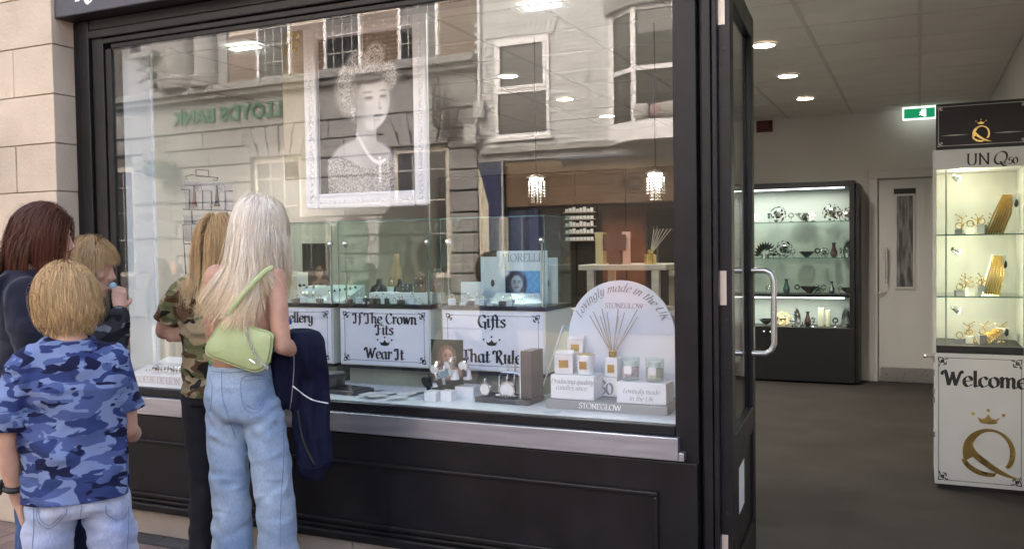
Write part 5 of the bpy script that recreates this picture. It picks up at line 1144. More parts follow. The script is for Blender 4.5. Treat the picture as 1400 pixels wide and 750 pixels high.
for px, lb in ((426,'left of the two pale round bracelet rolls'),(417,'right hand pale bracelet roll, lower of two')):
    p = onC(px,400,.48); t = thing('bracelet_roll', lb, 'bracelet roll', (p.x,.48,DZ)); obj('roll', MB().tube([(-.02,0,.045),(.06,.05,.05)], .04, 18), M['creamp'], t, smooth='auto'); obj('bracelet', MB().tube([(.0,.012,.045),(.01,.018,.045)], .042, 18), M['silver'], t)
g = MB(); p = onC(555,415,.5); t = thing('jewellery_step', 'long white step block on the floor of the middle case', 'display block', (-2.62,.43,DZ)); bx('long_step', (.06,.43,.03,.16,0,.055), M['plat'], t, .002); bx('tall_step', (0.02,.22,.17,.25,0,.075), M['plat'], t, .002)
def bust(px, y, h_, m, lb, pend=True, zb=DZ+.056, wd=.035):
    p = onC(px, 400, y); t = thing('necklace_bust', lb, 'necklace bust', (p.x,y,zb), rng.uniform(-.2,.2), 'necklace busts in the cases')
    obj('bust_body', MB().loft([((0,0,0),(wd,0,0),(0,.02,0)),((0,.005,h_*.35),(wd*1.15,0,0),(0,.022,0)),((0,.012,h_*.65),(wd*.95,0,0),(0,.02,0)),((0,.02,h_*.8),(wd*.4,0,0),(0,.014,0)),((0,.022,h_),(wd*.36,0,0),(0,.012,0))], 14), m, t, smooth=True)
    if pend: obj('chain', chain([(-wd*.4,.0,h_*.82),(0,-.024,h_*.45),(wd*.4,.0,h_*.82)], .002), M['silver'], t); obj('pendant', MB().ball((0,-.026,h_*.4), .008, 8, 5, (1,.5,1.4)), M['silver'], t)
tan = mat('tan_leather', (.42,.30,.16), .6, var=.1); brn = mat('brown_leather', (.20,.13,.09), .6, var=.1)
bust(517,.55,.12,M['ink'],'black bust with silver cross in the middle case',zb=DZ+.0,wd=.045); bust(540,.66,.25,tan,'tall tan bust at the back of the middle case',zb=DZ,wd=.04); bust(545,.56,.12,M['ink'],'small black bust right of the tan bust',zb=DZ+.0,wd=.03); bust(596,.62,.17,M['standd'],'grey bust behind the brown earring stands',zb=DZ,wd=.05)
for px, pb, h_, m, lb in ((555,405,.05,M['standd'],'low grey earring stand in the middle case'),(573,403,.10,brn,'brown leather earring stand in the middle case'),(598,392,.12,brn,'tall brown earring stand at the right of the middle case')):
    y = .50; p = onC(px,pb,y); t = thing('earring_stand', lb, 'earring stand', (p.x,y,DZ+.056 if y < .56 else DZ), .2, 'earring stands'); obj('stand_body', MB().prism([(-.03,0,0),(.03,0,0),(.026,.01,h_*.8),(.0,.014,h_),(-.026,.01,h_*.8)], (0,.02,0)), m, t)
    for z in (.35,.7): 
        for x in (-.012,.012): obj('earring', MB().ball((x,-.004,h_*z), .006, 6, 5), M['silver'], t)
for k in range(4):
    p = onC(500+9*k,412,.42); t = thing('ring_cube', ['first','second','third','fourth'][k]+' little dark ring cube from the left in the middle case', 'ring stand', (p.x,.425,DZ), 0, 'ring cubes'); obj('cube_body', MB().box(-.014,.014,-.012,.012,0,.028), M['standd'], t, bevel=.002); obj('ring', MB().ball((0,0,.033), .006, 6, 4), M['silver'], t)
# right case: white cards with blue-toned photo
t, w_, h_ = card('brand_card', 'white card headed FIORELLI with blue toned photo of a woman', 'display card', 679,748,343,.60,M['signp'])
obj('brand_lettering', write(MB(), 'FIORELLI', (w_*.5,-.0006,h_-.052), X1, N1, .048, S, nib=.09, hair=.03, track=.04), M['grey'], t, fixn=False)
obj('photo_print', print_mesh('photo_print', lambda u, v: face_print(u, v, (.42,.66,.86), (.16,.2,.26), (.70,.74,.76), (.36,.62), .17, 5, .85, (.75,.8,.82)), 44, 40, (w_*.14,-.0008,.0), X1, N1, w_*.72, h_*.62), M['print'], t)
for px0, px1, pt_, lb in ((657,690,351,'pale necklace panel at the left of the FIORELLI card'),(736,762,352,'pale necklace panel at the right of the FIORELLI card')):
    t, w_, h_ = card('necklace_card', lb, 'display card', px0, px1, pt_, .575 if px0 < 700 else .64, M['signp'], 'necklace panels'); obj('chain', chain([(w_*.2,-.004,h_*.97),(w_*.5,-.004,h_*.5),(w_*.8,-.004,h_*.97)], .0018), M['grey'], t); obj('pendant', MB().ball((w_*.5,-.005,h_*.44), .012, 8, 6, (.8,.5,1.5)), M['standd'], t)
t, w_, h_ = card('pendant_card', 'low pale card with two small pendants in the right case', 'display card', 630,660,385,.50,M['signp'])
for x in (.35,.75): obj('pendant', MB().ball((w_*x,-.005,h_*.4), .009, 8, 6, (.8,.5,1.6)), M['silver'], t); obj('chain', chain([(w_*x-.02,-.003,h_*.98),(w_*x,-.003,h_*.5),(w_*x+.02,-.003,h_*.98)], .0015), M['grey'], t)
for px, lb, rz in ((690,'left white sloping pad in front of the FIORELLI card',.1),(722,'right white sloping pad in front of the FIORELLI card',.5)):
    p = onC(px,412,.46); t = thing('sloping_pad', lb, 'display pad', (p.x,.45,DZ), rz, 'sloping pads'); obj('pad', MB().prism([(-.07,0,0),(-.07,0,.012),(-.07,.09,.055),(-.07,.09,0)], (.14,0,0)), M['plat'], t); obj('bracelet', chain([(-.04,.02,.03),(.0,.045,.042),(.05,.05,.044)], .004), M['silver'], t)
# clear slanting stand between the right case and the candle display
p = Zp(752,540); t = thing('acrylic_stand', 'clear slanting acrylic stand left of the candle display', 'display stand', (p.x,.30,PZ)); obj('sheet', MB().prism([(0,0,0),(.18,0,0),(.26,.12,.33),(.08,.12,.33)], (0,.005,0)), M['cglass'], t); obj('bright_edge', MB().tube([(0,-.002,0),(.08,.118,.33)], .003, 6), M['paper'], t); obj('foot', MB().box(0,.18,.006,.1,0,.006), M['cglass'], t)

# rows of small rings and pads along the front of the glass cases
for ci, (x0_, n_, nm) in enumerate(((-3.05,6,'left'),(-2.66,9,'middle'),(-2.06,8,'right'))):
    for k in range(n_):
        x = x0_+.052*k; y = .425+.02*(k%2); t = thing('ring_pad', 'small ring pad, %s from the left in the front row of the %s glass case' % (ORD[k], nm), 'ring pad', (x,y,DZ), rng.uniform(-.3,.3), 'ring pads in the cases')
        obj('pad', MB().box(-.017,.017,-.012,.012,0,.012+.01*((k+ci)%3)), (M['plat'],M['standd'],M['signp'])[(k+ci)%3], t, bevel=.002); g = MB(); h_ = .02+.01*((k+ci)%3)
        for j in range(8): g.ball((.009*math.cos(j*.785),0,h_+.009*math.sin(j*.785)), .0028, 5, 4)
        obj('ring', g, M['goldj'] if k % 3 == 0 else M['silver'], t); obj('stone', MB().ball((0,-.001,h_+.012), .0045, 6, 4), M['chrome'], t)
# ================================================================== people
V = Vector
def bake(mb, voxel, it=5, fac=.5, name='body'):
    """join the lofts of a figure into one continuous surface"""
    me = mb.mesh('tmp'); bm = bmesh.new(); bm.from_mesh(me); bmesh.ops.recalc_face_normals(bm, faces=bm.faces); bm.to_mesh(me); bm.free()
    o = bpy.data.objects.new('tmp', me); col.objects.link(o)
    r_ = o.modifiers.new('r', 'REMESH'); r_.mode = 'VOXEL'; r_.voxel_size = voxel; r_.use_smooth_shade = True
    if it: s_ = o.modifiers.new('s', 'SMOOTH'); s_.iterations = it; s_.factor = fac
    out = bpy.data.meshes.new_from_object(o.evaluated_get(bpy.context.evaluated_depsgraph_get())); out.name = name
    bpy.data.objects.remove(o); bpy.data.meshes.remove(me); return out
def displace(me, fn):
    n = len(me.vertices); co = np.zeros(n*3); me.vertices.foreach_get('co', co); no = np.zeros(n*3); me.vertices.foreach_get('normal', no)
    co = co.reshape(-1,3); no = no.reshape(-1,3); d = np.array([fn(V(c)) for c in co]); co += no*d[:,None]
    me.vertices.foreach_set('co', co.ravel()); me.update(); return me
def cut(me, planes):
    """open hems: remove what lies beyond each (point, normal)[, test]"""
    bm = bmesh.new(); bm.from_mesh(me)
    for p, n, test in planes:
        p, n = V(p), V(n)
        geom = [f for f in bm.faces if test(f.calc_center_median())]
        vs = {v for f in geom for v in f.verts}; es = {e for f in geom for e in f.edges}
        bmesh.ops.bisect_plane(bm, geom=list(vs)+list(es)+geom, plane_co=p, plane_no=n, clear_outer=False)
        kill = [f for f in bm.faces if test(f.calc_center_median()) and (f.calc_center_median()-p).dot(n) > 1e-5]
        bmesh.ops.delete(bm, geom=kill, context='FACES')
    bm.to_mesh(me); bm.free(); me.shade_smooth(); return me
def crease(p, k=.006, f=5.5, o=0.0):
    """sharp folds running in a few directions, fading in and out"""
    s_ = 0
    for i, (a, b) in enumerate((((1,.4,.9),(.3,.2,-.2)), ((.9,.3,-1.0),(.1,.4,.2)), ((.25,.2,1.5),(.4,.1,.1)))):
        q = V((p.x*a[0]*f+i*3.1+o, p.y*a[1]*f+o, p.z*a[2]*f)); q2 = V((p.x*2.2+i*7+o, p.y*2.2, p.z*2.2+o)); s_ += (max(0, 1-abs(noise.noise(q))*3.2)**2.2)*max(0, noise.noise(q2)+.25)
    return s_*k
def nz(p, f, s=(1,1,1), o=0): return noise.noise(V((p.x*f*s[0]+o, p.y*f*s[1]+o, p.z*f*s[2]-o)))
HEADP = [(-.118,.072,.010,.024),(-.108,.086,-.005,.040),(-.085,.089,-.035,.052),(-.055,.090,-.062,.061),(-.02,.089,-.090,.068),(.01,.090,-.100,.072),(.04,.088,-.104,.074),(.065,.080,-.098,.071),(.088,.058,-.078,.056),(.104,.024,-.045,.034),(.111,.0,-.02,.012)]
def head(mb, c, s, Rm, mouth_open=False):
    """head with brow, nose, lips, chin and ears; c skull centre, Rm turns it"""
    n0 = len(mb.v)
    mb.loft([((0,(f+b)/2,z),(w_,0,0),(0,(f-b)/2,0)) for z, f, b, w_ in HEADP], 24)
    mb.tube([(0,.086,.022),(0,.098,-.004),(0,.110,-.026),(0,.098,-.036)], [.008,.010,.013,.009], 8, rnd=True)
    for x in (-.011,.011): mb.ball((x,.097,-.031), .009, 8, 5)
    gap = .009 if mouth_open else .0
    mb.ball((0,.090,-.056+gap), .008, 10, 6, (2.4,.9,.8)); mb.ball((0,.089,-.069-gap), .009, 10, 6, (2.1,.9,.85)); mb.ball((0,.080,-.098-gap), .02, 10, 6, (1.1,.7,.8))
    for x in (-1,1):
        mb.ball((x*.032,.083,.036), .014, 8, 6, (1.9,.5,.5)); mb.ball((x*.045,.062,-.022), .024, 8, 6, (1,.9,1)); mb.ball((x*.076,-.008,-.006), .018, 8, 6, (.35,1,1.7))
    M4 = Matrix.Translation(c) @ Rm.to_4x4() @ Matrix.Scale(s, 4); mb.xform(M4, n0); return M4
def hand(mb, wr, d, pn, curl=.5, thumb=1, s=1.0, spread=.06, curls=None):
    """palm, four unequal fingers with two bends each and a thumb from the side of the palm; d points to the knuckles, pn out of the palm"""
    d = V(d).normalized(); pn = V(pn); pn = (pn-d*pn.dot(d)).normalized(); a = d.cross(pn).normalized()*thumb; wr = V(wr)
    mb.loft([(wr-d*.01*s, a*.024*s, pn*.018*s),(wr+d*.025*s, a*.032*s, pn*.017*s),(wr+d*.06*s, a*.038*s, pn*.014*s),(wr+d*.085*s, a*.037*s, pn*.011*s)], 12)
    for k, (off, L_, r_) in enumerate(((.027,.068,.0088),(.009,.077,.0092),(-.010,.071,.0088),(-.027,.055,.0078))):
        b = wr+d*.078*s+a*off*s; dd = (d+a*off/.027*spread).normalized(); pts = [b]; c_ = (curls[k] if curls else curl); ang = c_*.55
        for q in (.46,.30,.24):
            dv = (dd*math.cos(ang)+pn*math.sin(ang)); pts.append(pts[-1]+dv*L_*s*q); ang += c_
        mb.tube(pts, [r_*s,r_*s*.98,r_*s*.9,r_*s*.75], 8, rnd=True)
    b = wr+d*.022*s+a*.026*s; t1 = (d*.55+a*.8+pn*.25).normalized(); t2 = (d*.8+a*.35+pn*.5).normalized()
    mb.tube([b-t1*.012*s, b+t1*.032*s, b+t1*.032*s+t2*.028*s, b+t1*.032*s+(t2*.8+pn*.4).normalized()*.048*s], [.014*s,.0115*s,.010*s,.008*s], 8, rnd=True)
def limb(mb, pts, rad, n=14): mb.tube(pts, rad, n, rnd=True)
def skin_mat(name, c): 
    m = mat(name, c, .55, spec=.3, var=.13, vscale=16, bump=.06, bscale=140); p = m.node_tree.nodes['Principled BSDF']
    p.inputs['Subsurface Weight'].default_value = .12; p.inputs['Subsurface Radius'].default_value = (.012,.005,.003); p.inputs['Subsurface Scale'].default_value = .6; return m
M['skin'] = skin_mat('skin_fair', (.56,.34,.245)); M['skin2'] = skin_mat('skin_warm', (.54,.31,.215))
def folds(n, tc, bp, sc_=9, k=.9):
    """soft creases of worn cloth under the fine weave"""
    mp = n.nodes.new('ShaderNodeMapping'); mp.inputs['Scale'].default_value = (1,1,1.7); mp.inputs['Rotation'].default_value = (.3,.5,0); n.links.new(tc.outputs['Object'], mp.inputs[0])
    t = n.nodes.new('ShaderNodeTexNoise'); t.noise_type = 'RIDGED_MULTIFRACTAL'; t.inputs['Scale'].default_value = sc_; t.inputs['Detail'].default_value = 2; t.inputs['Distortion'].default_value = .4; n.links.new(mp.outputs[0], t.inputs['Vector'])
    b2 = n.nodes.new('ShaderNodeBump'); b2.inputs['Strength'].default_value = k; b2.inputs['Distance'].default_value = .02; n.links.new(t.outputs[0], b2.inputs['Height']); n.links.new(b2.outputs[0], bp.inputs['Normal'])
def denim(name, c1, c2, vs=5):
    m, n, p = new_mat(name); L = n.links.new; tc = n.nodes.new('ShaderNodeTexCoord')
    a = n.nodes.new('ShaderNodeTexNoise'); a.inputs['Scale'].default_value = vs; a.inputs['Detail'].default_value = 5; L(tc.outputs['Object'], a.inputs['Vector'])
    b = n.nodes.new('ShaderNodeTexNoise'); mp = n.nodes.new('ShaderNodeMapping'); mp.inputs['Scale'].default_value = (300,300,70); L(tc.outputs['Object'], mp.inputs[0]); L(mp.outputs[0], b.inputs['Vector']); b.inputs['Scale'].default_value = 1; b.inputs['Detail'].default_value = 2
    r1 = n.nodes.new('ShaderNodeValToRGB'); r1.color_ramp.elements[0].position = .32; r1.color_ramp.elements[1].position = .68; r1.color_ramp.elements[0].color = c4(c1); r1.color_ramp.elements[1].color = c4(c2); L(a.outputs[0], r1.inputs[0])
    mx = n.nodes.new('ShaderNodeMixRGB'); mx.blend_type = 'OVERLAY'; mx.inputs[0].default_value = .28; L(r1.outputs[0], mx.inputs[1]); L(b.outputs[0], mx.inputs[2]); L(mx.outputs[0], p.inputs['Base Color'])
    bp = n.nodes.new('ShaderNodeBump'); bp.inputs['Strength'].default_value = .35; bp.inputs['Distance'].default_value = .002; L(b.outputs[0], bp.inputs['Height']); folds(n, tc, bp); L(bp.outputs[0], p.inputs['Normal'])
    p.inputs['Roughness'].default_value = .9; p.inputs['Specular IOR Level'].default_value = .2; p.inputs['Sheen Weight'].default_value = .1; return m
def camo(name, cols, scale, stretch, seed=0):
    m, n, p = new_mat(name); L = n.links.new; tc = n.nodes.new('ShaderNodeTexCoord'); prev = None
    for i, (c, th) in enumerate(cols):
        if prev is None: prev = c4(c); continue
        mp = n.nodes.new('ShaderNodeMapping'); mp.inputs['Scale'].default_value = stretch; mp.inputs['Location'].default_value = (seed+i*3.7, i*1.3, seed*.7-i*2.1); L(tc.outputs['Object'], mp.inputs[0])
        t = n.nodes.new('ShaderNodeTexNoise'); t.inputs['Scale'].default_value = scale; t.inputs['Detail'].default_value = 1.6; t.inputs['Distortion'].default_value = .55; L(mp.outputs[0], t.inputs['Vector'])
        s_ = n.nodes.new('ShaderNodeMapRange'); s_.inputs[1].default_value = th-.008; s_.inputs[2].default_value = th+.008; L(t.outputs[0], s_.inputs[0])
        mx = n.nodes.new('ShaderNodeMixRGB'); L(s_.outputs[0], mx.inputs[0])
        if isinstance(prev, tuple): mx.inputs[1].default_value = prev
        else: L(prev, mx.inputs[1])
        mx.inputs[2].default_value = c4(c); prev = mx.outputs[0]
    L(prev, p.inputs['Base Color']); p.inputs['Roughness'].default_value = .9; p.inputs['Specular IOR Level'].default_value = .15
    b = n.nodes.new('ShaderNodeTexNoise'); b.inputs['Scale'].default_value = 380; L(tc.outputs['Object'], b.inputs['Vector']); bp = n.nodes.new('ShaderNodeBump'); bp.inputs['Strength'].default_value = .25; bp.inputs['Distance'].default_value = .002; L(b.outputs[0], bp.inputs['Height']); folds(n, tc, bp); L(bp.outputs[0], p.inputs['Normal'])
    return m
M['hair'] = attr_mat('hair_strands', .55, .3)
def hair(name, parent, M4, n, length, cols, region, colliders, comb, width=.0042, nseg=16, wave=.0, wfreq=60, stiff=.80, thick=.022, seed=1, clumps=60, drift=None, rad=(.080,.105,.112), cz=.008, layer0=.004, frizz=.02, taper=.55, gpow=1.0, gather=.35, lenvar=.2, flyf=.005):
    """ribbons grown from the scalp, combed along the skull, falling with gravity, kept outside the head and the shoulders"""
    r_ = np.random.default_rng(seed); A = np.array(M4); Rm = A[:3,:3]; sc_ = np.linalg.norm(Rm[:,0]); Rm = Rm/sc_
    d = r_.normal(size=(n*4,3)); d /= np.linalg.norm(d, axis=1)[:,None]; d = d[region(d)][:n]; n = len(d)
    rad_ = np.array(rad)*sc_; c0 = A[:3,3] + Rm @ np.array([0,-.006*sc_,cz*sc_])
    P0 = d*rad_; lay = r_.uniform(0,1,n)**1.3; fly = r_.uniform(size=n) < flyf; lay = np.where(fly, 1+r_.uniform(0,.5,n), lay)
    cl = r_.integers(0, clumps, n); cd = r_.normal(size=(clumps,3)); cph = r_.uniform(0,6.28,clumps); clen = r_.uniform(.86,1.08,clumps)
    # nearest clump by direction
    cdir = d[r_.integers(0,n,clumps)]; cl = np.argmax(d @ cdir.T + r_.normal(size=(n,clumps))*.01, axis=1)
    L_ = length(d)*sc_*clen[cl]*r_.uniform(1-lenvar,1.04,n); step = L_/nseg
    p = P0.copy(); t = comb(d); t -= d*np.sum(t*d, axis=1)[:,None]; t /= np.linalg.norm(t, axis=1)[:,None]+1e-9
    fz = r_.normal(size=(n,3))*.5; fp = r_.uniform(0,6.28,n); g = np.array([0,0,-1.0]); pts = [p.copy()]; iR = Rm.T; gl = iR @ g
    for k in range(nseg):
        f = (k/nseg)**gpow
        v = t*stiff+gl*(1-stiff)+fz*frizz*np.sin(fp+k*.55)[:,None]
        m0 = np.linalg.norm(p/rad_, axis=1)[:,None]; # stay close to the skull while passing over it
        nrm = p/rad_; nrm /= np.linalg.norm(nrm, axis=1)[:,None]; v = v-nrm*np.clip(np.sum(v*nrm, axis=1)[:,None],0,None)*np.where(m0 < 1.6, .9, .0)*np.clip((p[:,2:3]/rad_[2]+.25)*2.5, 0, 1)
        if drift is not None: v = v+drift(d, f)
        if wave:
            ph = cph[cl]+k*wfreq*.1; side = np.cross(t, p); side /= np.linalg.norm(side, axis=1)[:,None]+1e-9; v = v+side*(np.sin(ph)*wave*f)[:,None]
        v /= np.linalg.norm(v, axis=1)[:,None]+1e-9; p = p+v*step[:,None]
        for cc, cr in [((0,0,0), rad_)]+colliders:     # colliders in head space
            q = (p-np.array(cc))/(np.array(cr)+(layer0+thick*lay)[:,None]); m_ = np.linalg.norm(q, axis=1); ins = m_ < 1
            if ins.any(): p[ins] = np.array(cc)+(q[ins]/m_[ins][:,None])*(np.array(cr)+(layer0+thick*lay[ins])[:,None])
        t = p-pts[-1]; t /= np.linalg.norm(t, axis=1)[:,None]+1e-9; pts.append(p.copy())
    pts = np.array(pts)                                 # (nseg+1, n, 3)
    # gather the lower part of each clump
    for c in range(clumps):
        ix = np.where(cl == c)[0]
        if len(ix) < 2: continue
        mean = pts[:,ix].mean(axis=1); f = (np.arange(nseg+1)/nseg)[:,None,None]*gather; f = f*np.where(fly[ix],0,1)[None,:,None]; pts[:,ix] = pts[:,ix]*(1-f)+mean[:,None]*f
    tan = np.gradient(pts, axis=0); tan /= np.linalg.norm(tan, axis=2)[:,:,None]+1e-9
    outw = pts.copy(); outw[:,:,2] *= .3; wv = np.cross(tan, outw); wv /= np.linalg.norm(wv, axis=2)[:,:,None]+1e-9
    tw = r_.normal(size=(n,))*.22; nv = np.cross(wv, tan); wv = wv*np.cos(tw)[None,:,None]+nv*np.sin(tw)[None,:,None]
    ws = (width*sc_*r_.uniform(.6,1.3,n))[None,:,None]*(1-taper*(np.arange(nseg+1)/nseg)[:,None,None]**1.5)
    Lf, Rt = pts+wv*ws/2, pts-wv*ws/2
    Vt = np.stack([Lf,Rt], axis=2).transpose(1,0,2,3).reshape(-1,3); Vt = Vt @ Rm.T + c0
    k = np.arange(nseg); base = (np.arange(n)*(nseg+1)*2)[:,None]
    F = np.stack([base+2*k, base+2*k+1, base+2*k+3, base+2*k+2], axis=2).reshape(-1,4)
    me = bpy.data.meshes.new(name); me.from_pydata(Vt.tolist(), [], F.tolist()); me.update(); me.shade_smooth()
    cols = [np.array(lin(*c)[:3]) for c in cols]        # root, mid, tip, dark streak
    f = (np.arange(nseg+1)/nseg)[None,:,None]; cA = np.where(f < .6, cols[0]*(1-f/.6)+cols[1]*(f/.6), cols[1]*(1-(f-.6)/.4)+cols[2]*((f-.6)/.4))
    mixd = (np.clip(r_.normal(.12,.28,n),0,.85)*.6)[:,None,None]; cA = cA*(1-mixd)+cols[3]*mixd; cA = cA*(r_.uniform(.84,1.1,n)*r_.uniform(.74,1.14,clumps)[cl])[:,None,None]
    cA = np.repeat(cA, 2, axis=1).reshape(-1,3); at_ = me.color_attributes.new('col', 'FLOAT_COLOR', 'POINT')
    at_.data.foreach_set('color', np.concatenate([np.clip(cA,0,1), np.ones((len(cA),1))],1).astype(np.float32).ravel())
    o = obj(name, me, M['hair'], parent)
    # scalp under the ribbons
    g2 = MB(); nu, nv2 = 36, 24; ok = []
    for j in range(nv2+1):
        for i in range(nu):
            th, ph = math.pi*j/nv2, 2*math.pi*i/nu; g2.v.append((math.sin(th)*math.cos(ph), math.sin(th)*math.sin(ph), math.cos(th)))
    dd = np.array(g2.v); ok = region(dd)
    for j in range(nv2):
        for i in range(nu):
            q = (j*nu+i, j*nu+(i+1)%nu, (j+1)*nu+(i+1)%nu, (j+1)*nu+i)
            if sum(ok[list(q)]) >= 3: g2.f.append(q)
    g2.v = [tuple(x) for x in (dd*rad_*1.0) @ Rm.T + c0]
    sm = g2.mesh('scalp'); sm.shade_smooth(); a2 = sm.color_attributes.new('col', 'FLOAT_COLOR', 'POINT'); a2.data.foreach_set('color', np.tile(np.append(cols[3]*.8,1), len(g2.v)).astype(np.float32))
    obj('scalp', sm, M['hair'], o); return o
def persp(label, loc, deg): t = thing('person', label, 'person', loc, R(deg)); t['M'] = 0; del t['M']; return t
def root_m(t): return Matrix.Translation(t.location) @ Matrix.Rotation(t.rotation_euler.z, 4, 'Z')
def bvh_of(me, M4): return BVHTree.FromPolygons([M4 @ v.co for v in me.vertices], [tuple(p.vertices) for p in me.polygons])
def hit(bvh, px, py, off=.003):
    d = ray(px, py).normalized(); l, nrm, i, dist = bvh.ray_cast(CAM, d)
    return None if l is None else l-d*off
def seam(name, px, bvh, M4, parent, m, r=.0018, off=.002, dash=False, sub=6):
    """a stitched seam drawn over the cloth where the photograph shows it"""
    pp = [q for q in spline(px, sub)]; pts = [hit(bvh, q.x, q.y, off) for q in pp]; inv = M4.inverted(); pts = [inv @ q for q in pts if q is not None]
    if len(pts) < 2: return
    g = MB()
    if dash:
        for a, b in zip(pts[::2], pts[1::2]): g.tube([a,b], r, 5)
    else: g.tube(pts, r, 6)
    return obj(name, g, m, parent, smooth=True)
def shoe(mb, x, y, yaw=0, s=1.0, toe=.16):
    n0 = len(mb.v)
    mb.loft([((0,-.075,.03),(.028,0,0),(0,0,.028)),((0,-.05,.05),(.036,0,0),(0,0,.048)),((0,.0,.05),(.04,0,0),(0,0,.048)),((0,.07,.035),(.046,0,0),(0,0,.034)),((0,.13,.028),(.044,0,0),(0,0,.026)),((0,toe+.01,.022),(.025,0,0),(0,0,.018))], 14)
    mb.xform(Matrix.Translation((x,y,0)) @ Matrix.Rotation(yaw,4,'Z') @ Matrix.Scale(s,4), n0)
I3 = Matrix.Identity(3)
def rot3(yaw=0, pitch=0, roll=0): return Matrix.Rotation(R(yaw),3,'Z') @ Matrix.Rotation(R(pitch),3,'X') @ Matrix.Rotation(R(roll),3,'Y')
stitch = mat('seam_thread', lin(108,126,156), .8); 

# ------------------------------------------------------------------ woman with platinum hair and lime bag
p = gy(328,500,-.60); P1 = persp('person with long platinum hair, backless green top and pale blue jeans', (p.x,p.y,0), 13); M1 = root_m(P1)
g = MB()
hc = V((.085,.035,1.530)); H1 = head(g, hc, .96, rot3(6,-4))
limb(g, [(.08,.01,1.47),(.07,-.015,1.38)], [.052,.058])
g.loft([((0,0,.90),(.125,0,0),(0,.09,0)),((0,0,.96),(.116,0,0),(0,.086,0)),((.0,.0,1.02),(.114,0,0),(0,.092,0)),((.02,-.005,1.13),(.125,0,0),(0,.095,0)),((.036,-.01,1.25),(.124,0,0),(0,.095,0)),((.045,-.012,1.33),(.124,0,0),(0,.085,0)),((.064,-.01,1.375),(.11,0,0),(0,.062,0)),((.07,-.005,1.41),(.055,0,0),(0,.052,0))], 22)
limb(g, [(.160,-.01,1.345),(.188,-.035,1.21),(.206,-.045,1.075)], [.046,.040,.035]); limb(g, [(.206,-.045,1.075),(.215,.05,1.05),(.17,.14,1.06)], [.036,.034,.025]); hand(g, (.17,.14,1.06), (-.8,.6,.05), (0,-.1,-1), .45, -1, .95)
limb(g, [(-.085,-.01,1.345),(-.12,.02,1.21),(-.14,.06,1.08)], [.05,.043,.037]); limb(g, [(-.14,.06,1.08),(-.06,.2,1.09)], [.037,.026]); hand(g, (-.06,.2,1.09), (.8,.6,.1), (0,-.3,-1), .4, 1, .95)
for sx in (-1,1): limb(g, [(.0+sx*.07,0,.86),(.03+sx*.09,.01,.50),(.05+sx*.09,-.02,.08)], [.066,.05,.038])
b1 = bake(g, .0062, 4); obj('body', b1, M['skin2'], P1)
g = MB(); 
for sx in (-1,1): shoe(g, .055+sx*.095, .03, -sx*.12)
bm1 = bake(g, .008, 3); obj('shoes', bm1, M['paper'], P1)
# jeans
g = MB()
g.loft([((0,0,1.0),(.128,0,0),(0,.096,0)),((0,0,.955),(.132,0,0),(0,.102,0)),((0,-.004,.90),(.140,0,0),(0,.112,0)),((.003,-.006,.85),(.146,0,0),(0,.116,0)),((.008,-.004,.80),(.146,0,0),(0,.112,0)),((.012,0,.775),(.13,0,0),(0,.10,0))], 24)
for sx, ox in ((-1,0),(1,.0)):
    cxs = [(.075,.012),(.082,.02),(.088,.03),(.092,.04),(.094,.045),(.095,.048),(.096,.05),(.096,.05)]; zs_ = [.86,.74,.62,.50,.40,.25,.10,.015]; rs = [.076,.081,.080,.077,.077,.080,.085,.088]
    g.loft([((c[1]+sx*c[0], (.012 if sx > 0 else -.008)*(1-z), z),(r_*.98,0,0),(0,r_*1.06,0)) for c, z, r_ in zip(cxs, zs_, rs)], 22)
jm = bake(g, .0085, 6)
def jw(c):
    a = nz(c, 7, (1,1,1.6))*.004+nz(c, 19, (1,1,1.2), 3)*.004
    low = max(0, min(1, (.86-c.z)/.3)); a += math.sin(c.z*46+c.x*34+nz(c,6)*5)*.0028*low*(1 if c.z > .3 else .6)
    hip = math.exp(-((c.z-.80)/.06)**2); a += math.sin(c.z*95-abs(c.x-.01)*60+nz(c,8)*3)*.003*hip; return a
displace(jm, lambda c: jw(c)+crease(c,.0045,6)); cut(jm, [((0,0,.992),(0,0,1),lambda c: c.z > .9),((0,0,.022),(0,0,-1),lambda c: c.z < .1)])
M['denim1'] = denim('denim_light', lin(124,146,174), lin(170,187,204)); jeans = obj('jeans', jm, M['denim1'], P1); sm_ = jeans.modifiers.new('s','SOLIDIFY'); sm_.thickness = .004
bj = bvh_of(jm, M1)
for q in ([(331,517),(365,516),(364,545),(351,563),(334,556),(331,517)], [(334,520),(362,519),(361,543),(350,559),(337,553)], [(286,512),(290,530),(287,560),(282,556)], [(303,500),(304,540),(314,575),(322,598)], [(284,506),(310,509),(340,507),(372,503)], [(386,560),(388,620),(384,690),(383,748)], [(371,512),(380,540),(386,560)]): seam('seam', q, bj, M1, jeans, stitch, .0010)
wb_ = [(282,499),(310,502),(345,501),(374,497)]; seam('waistband', wb_, bj, M1, jeans, M['denim1'], .006, .001)
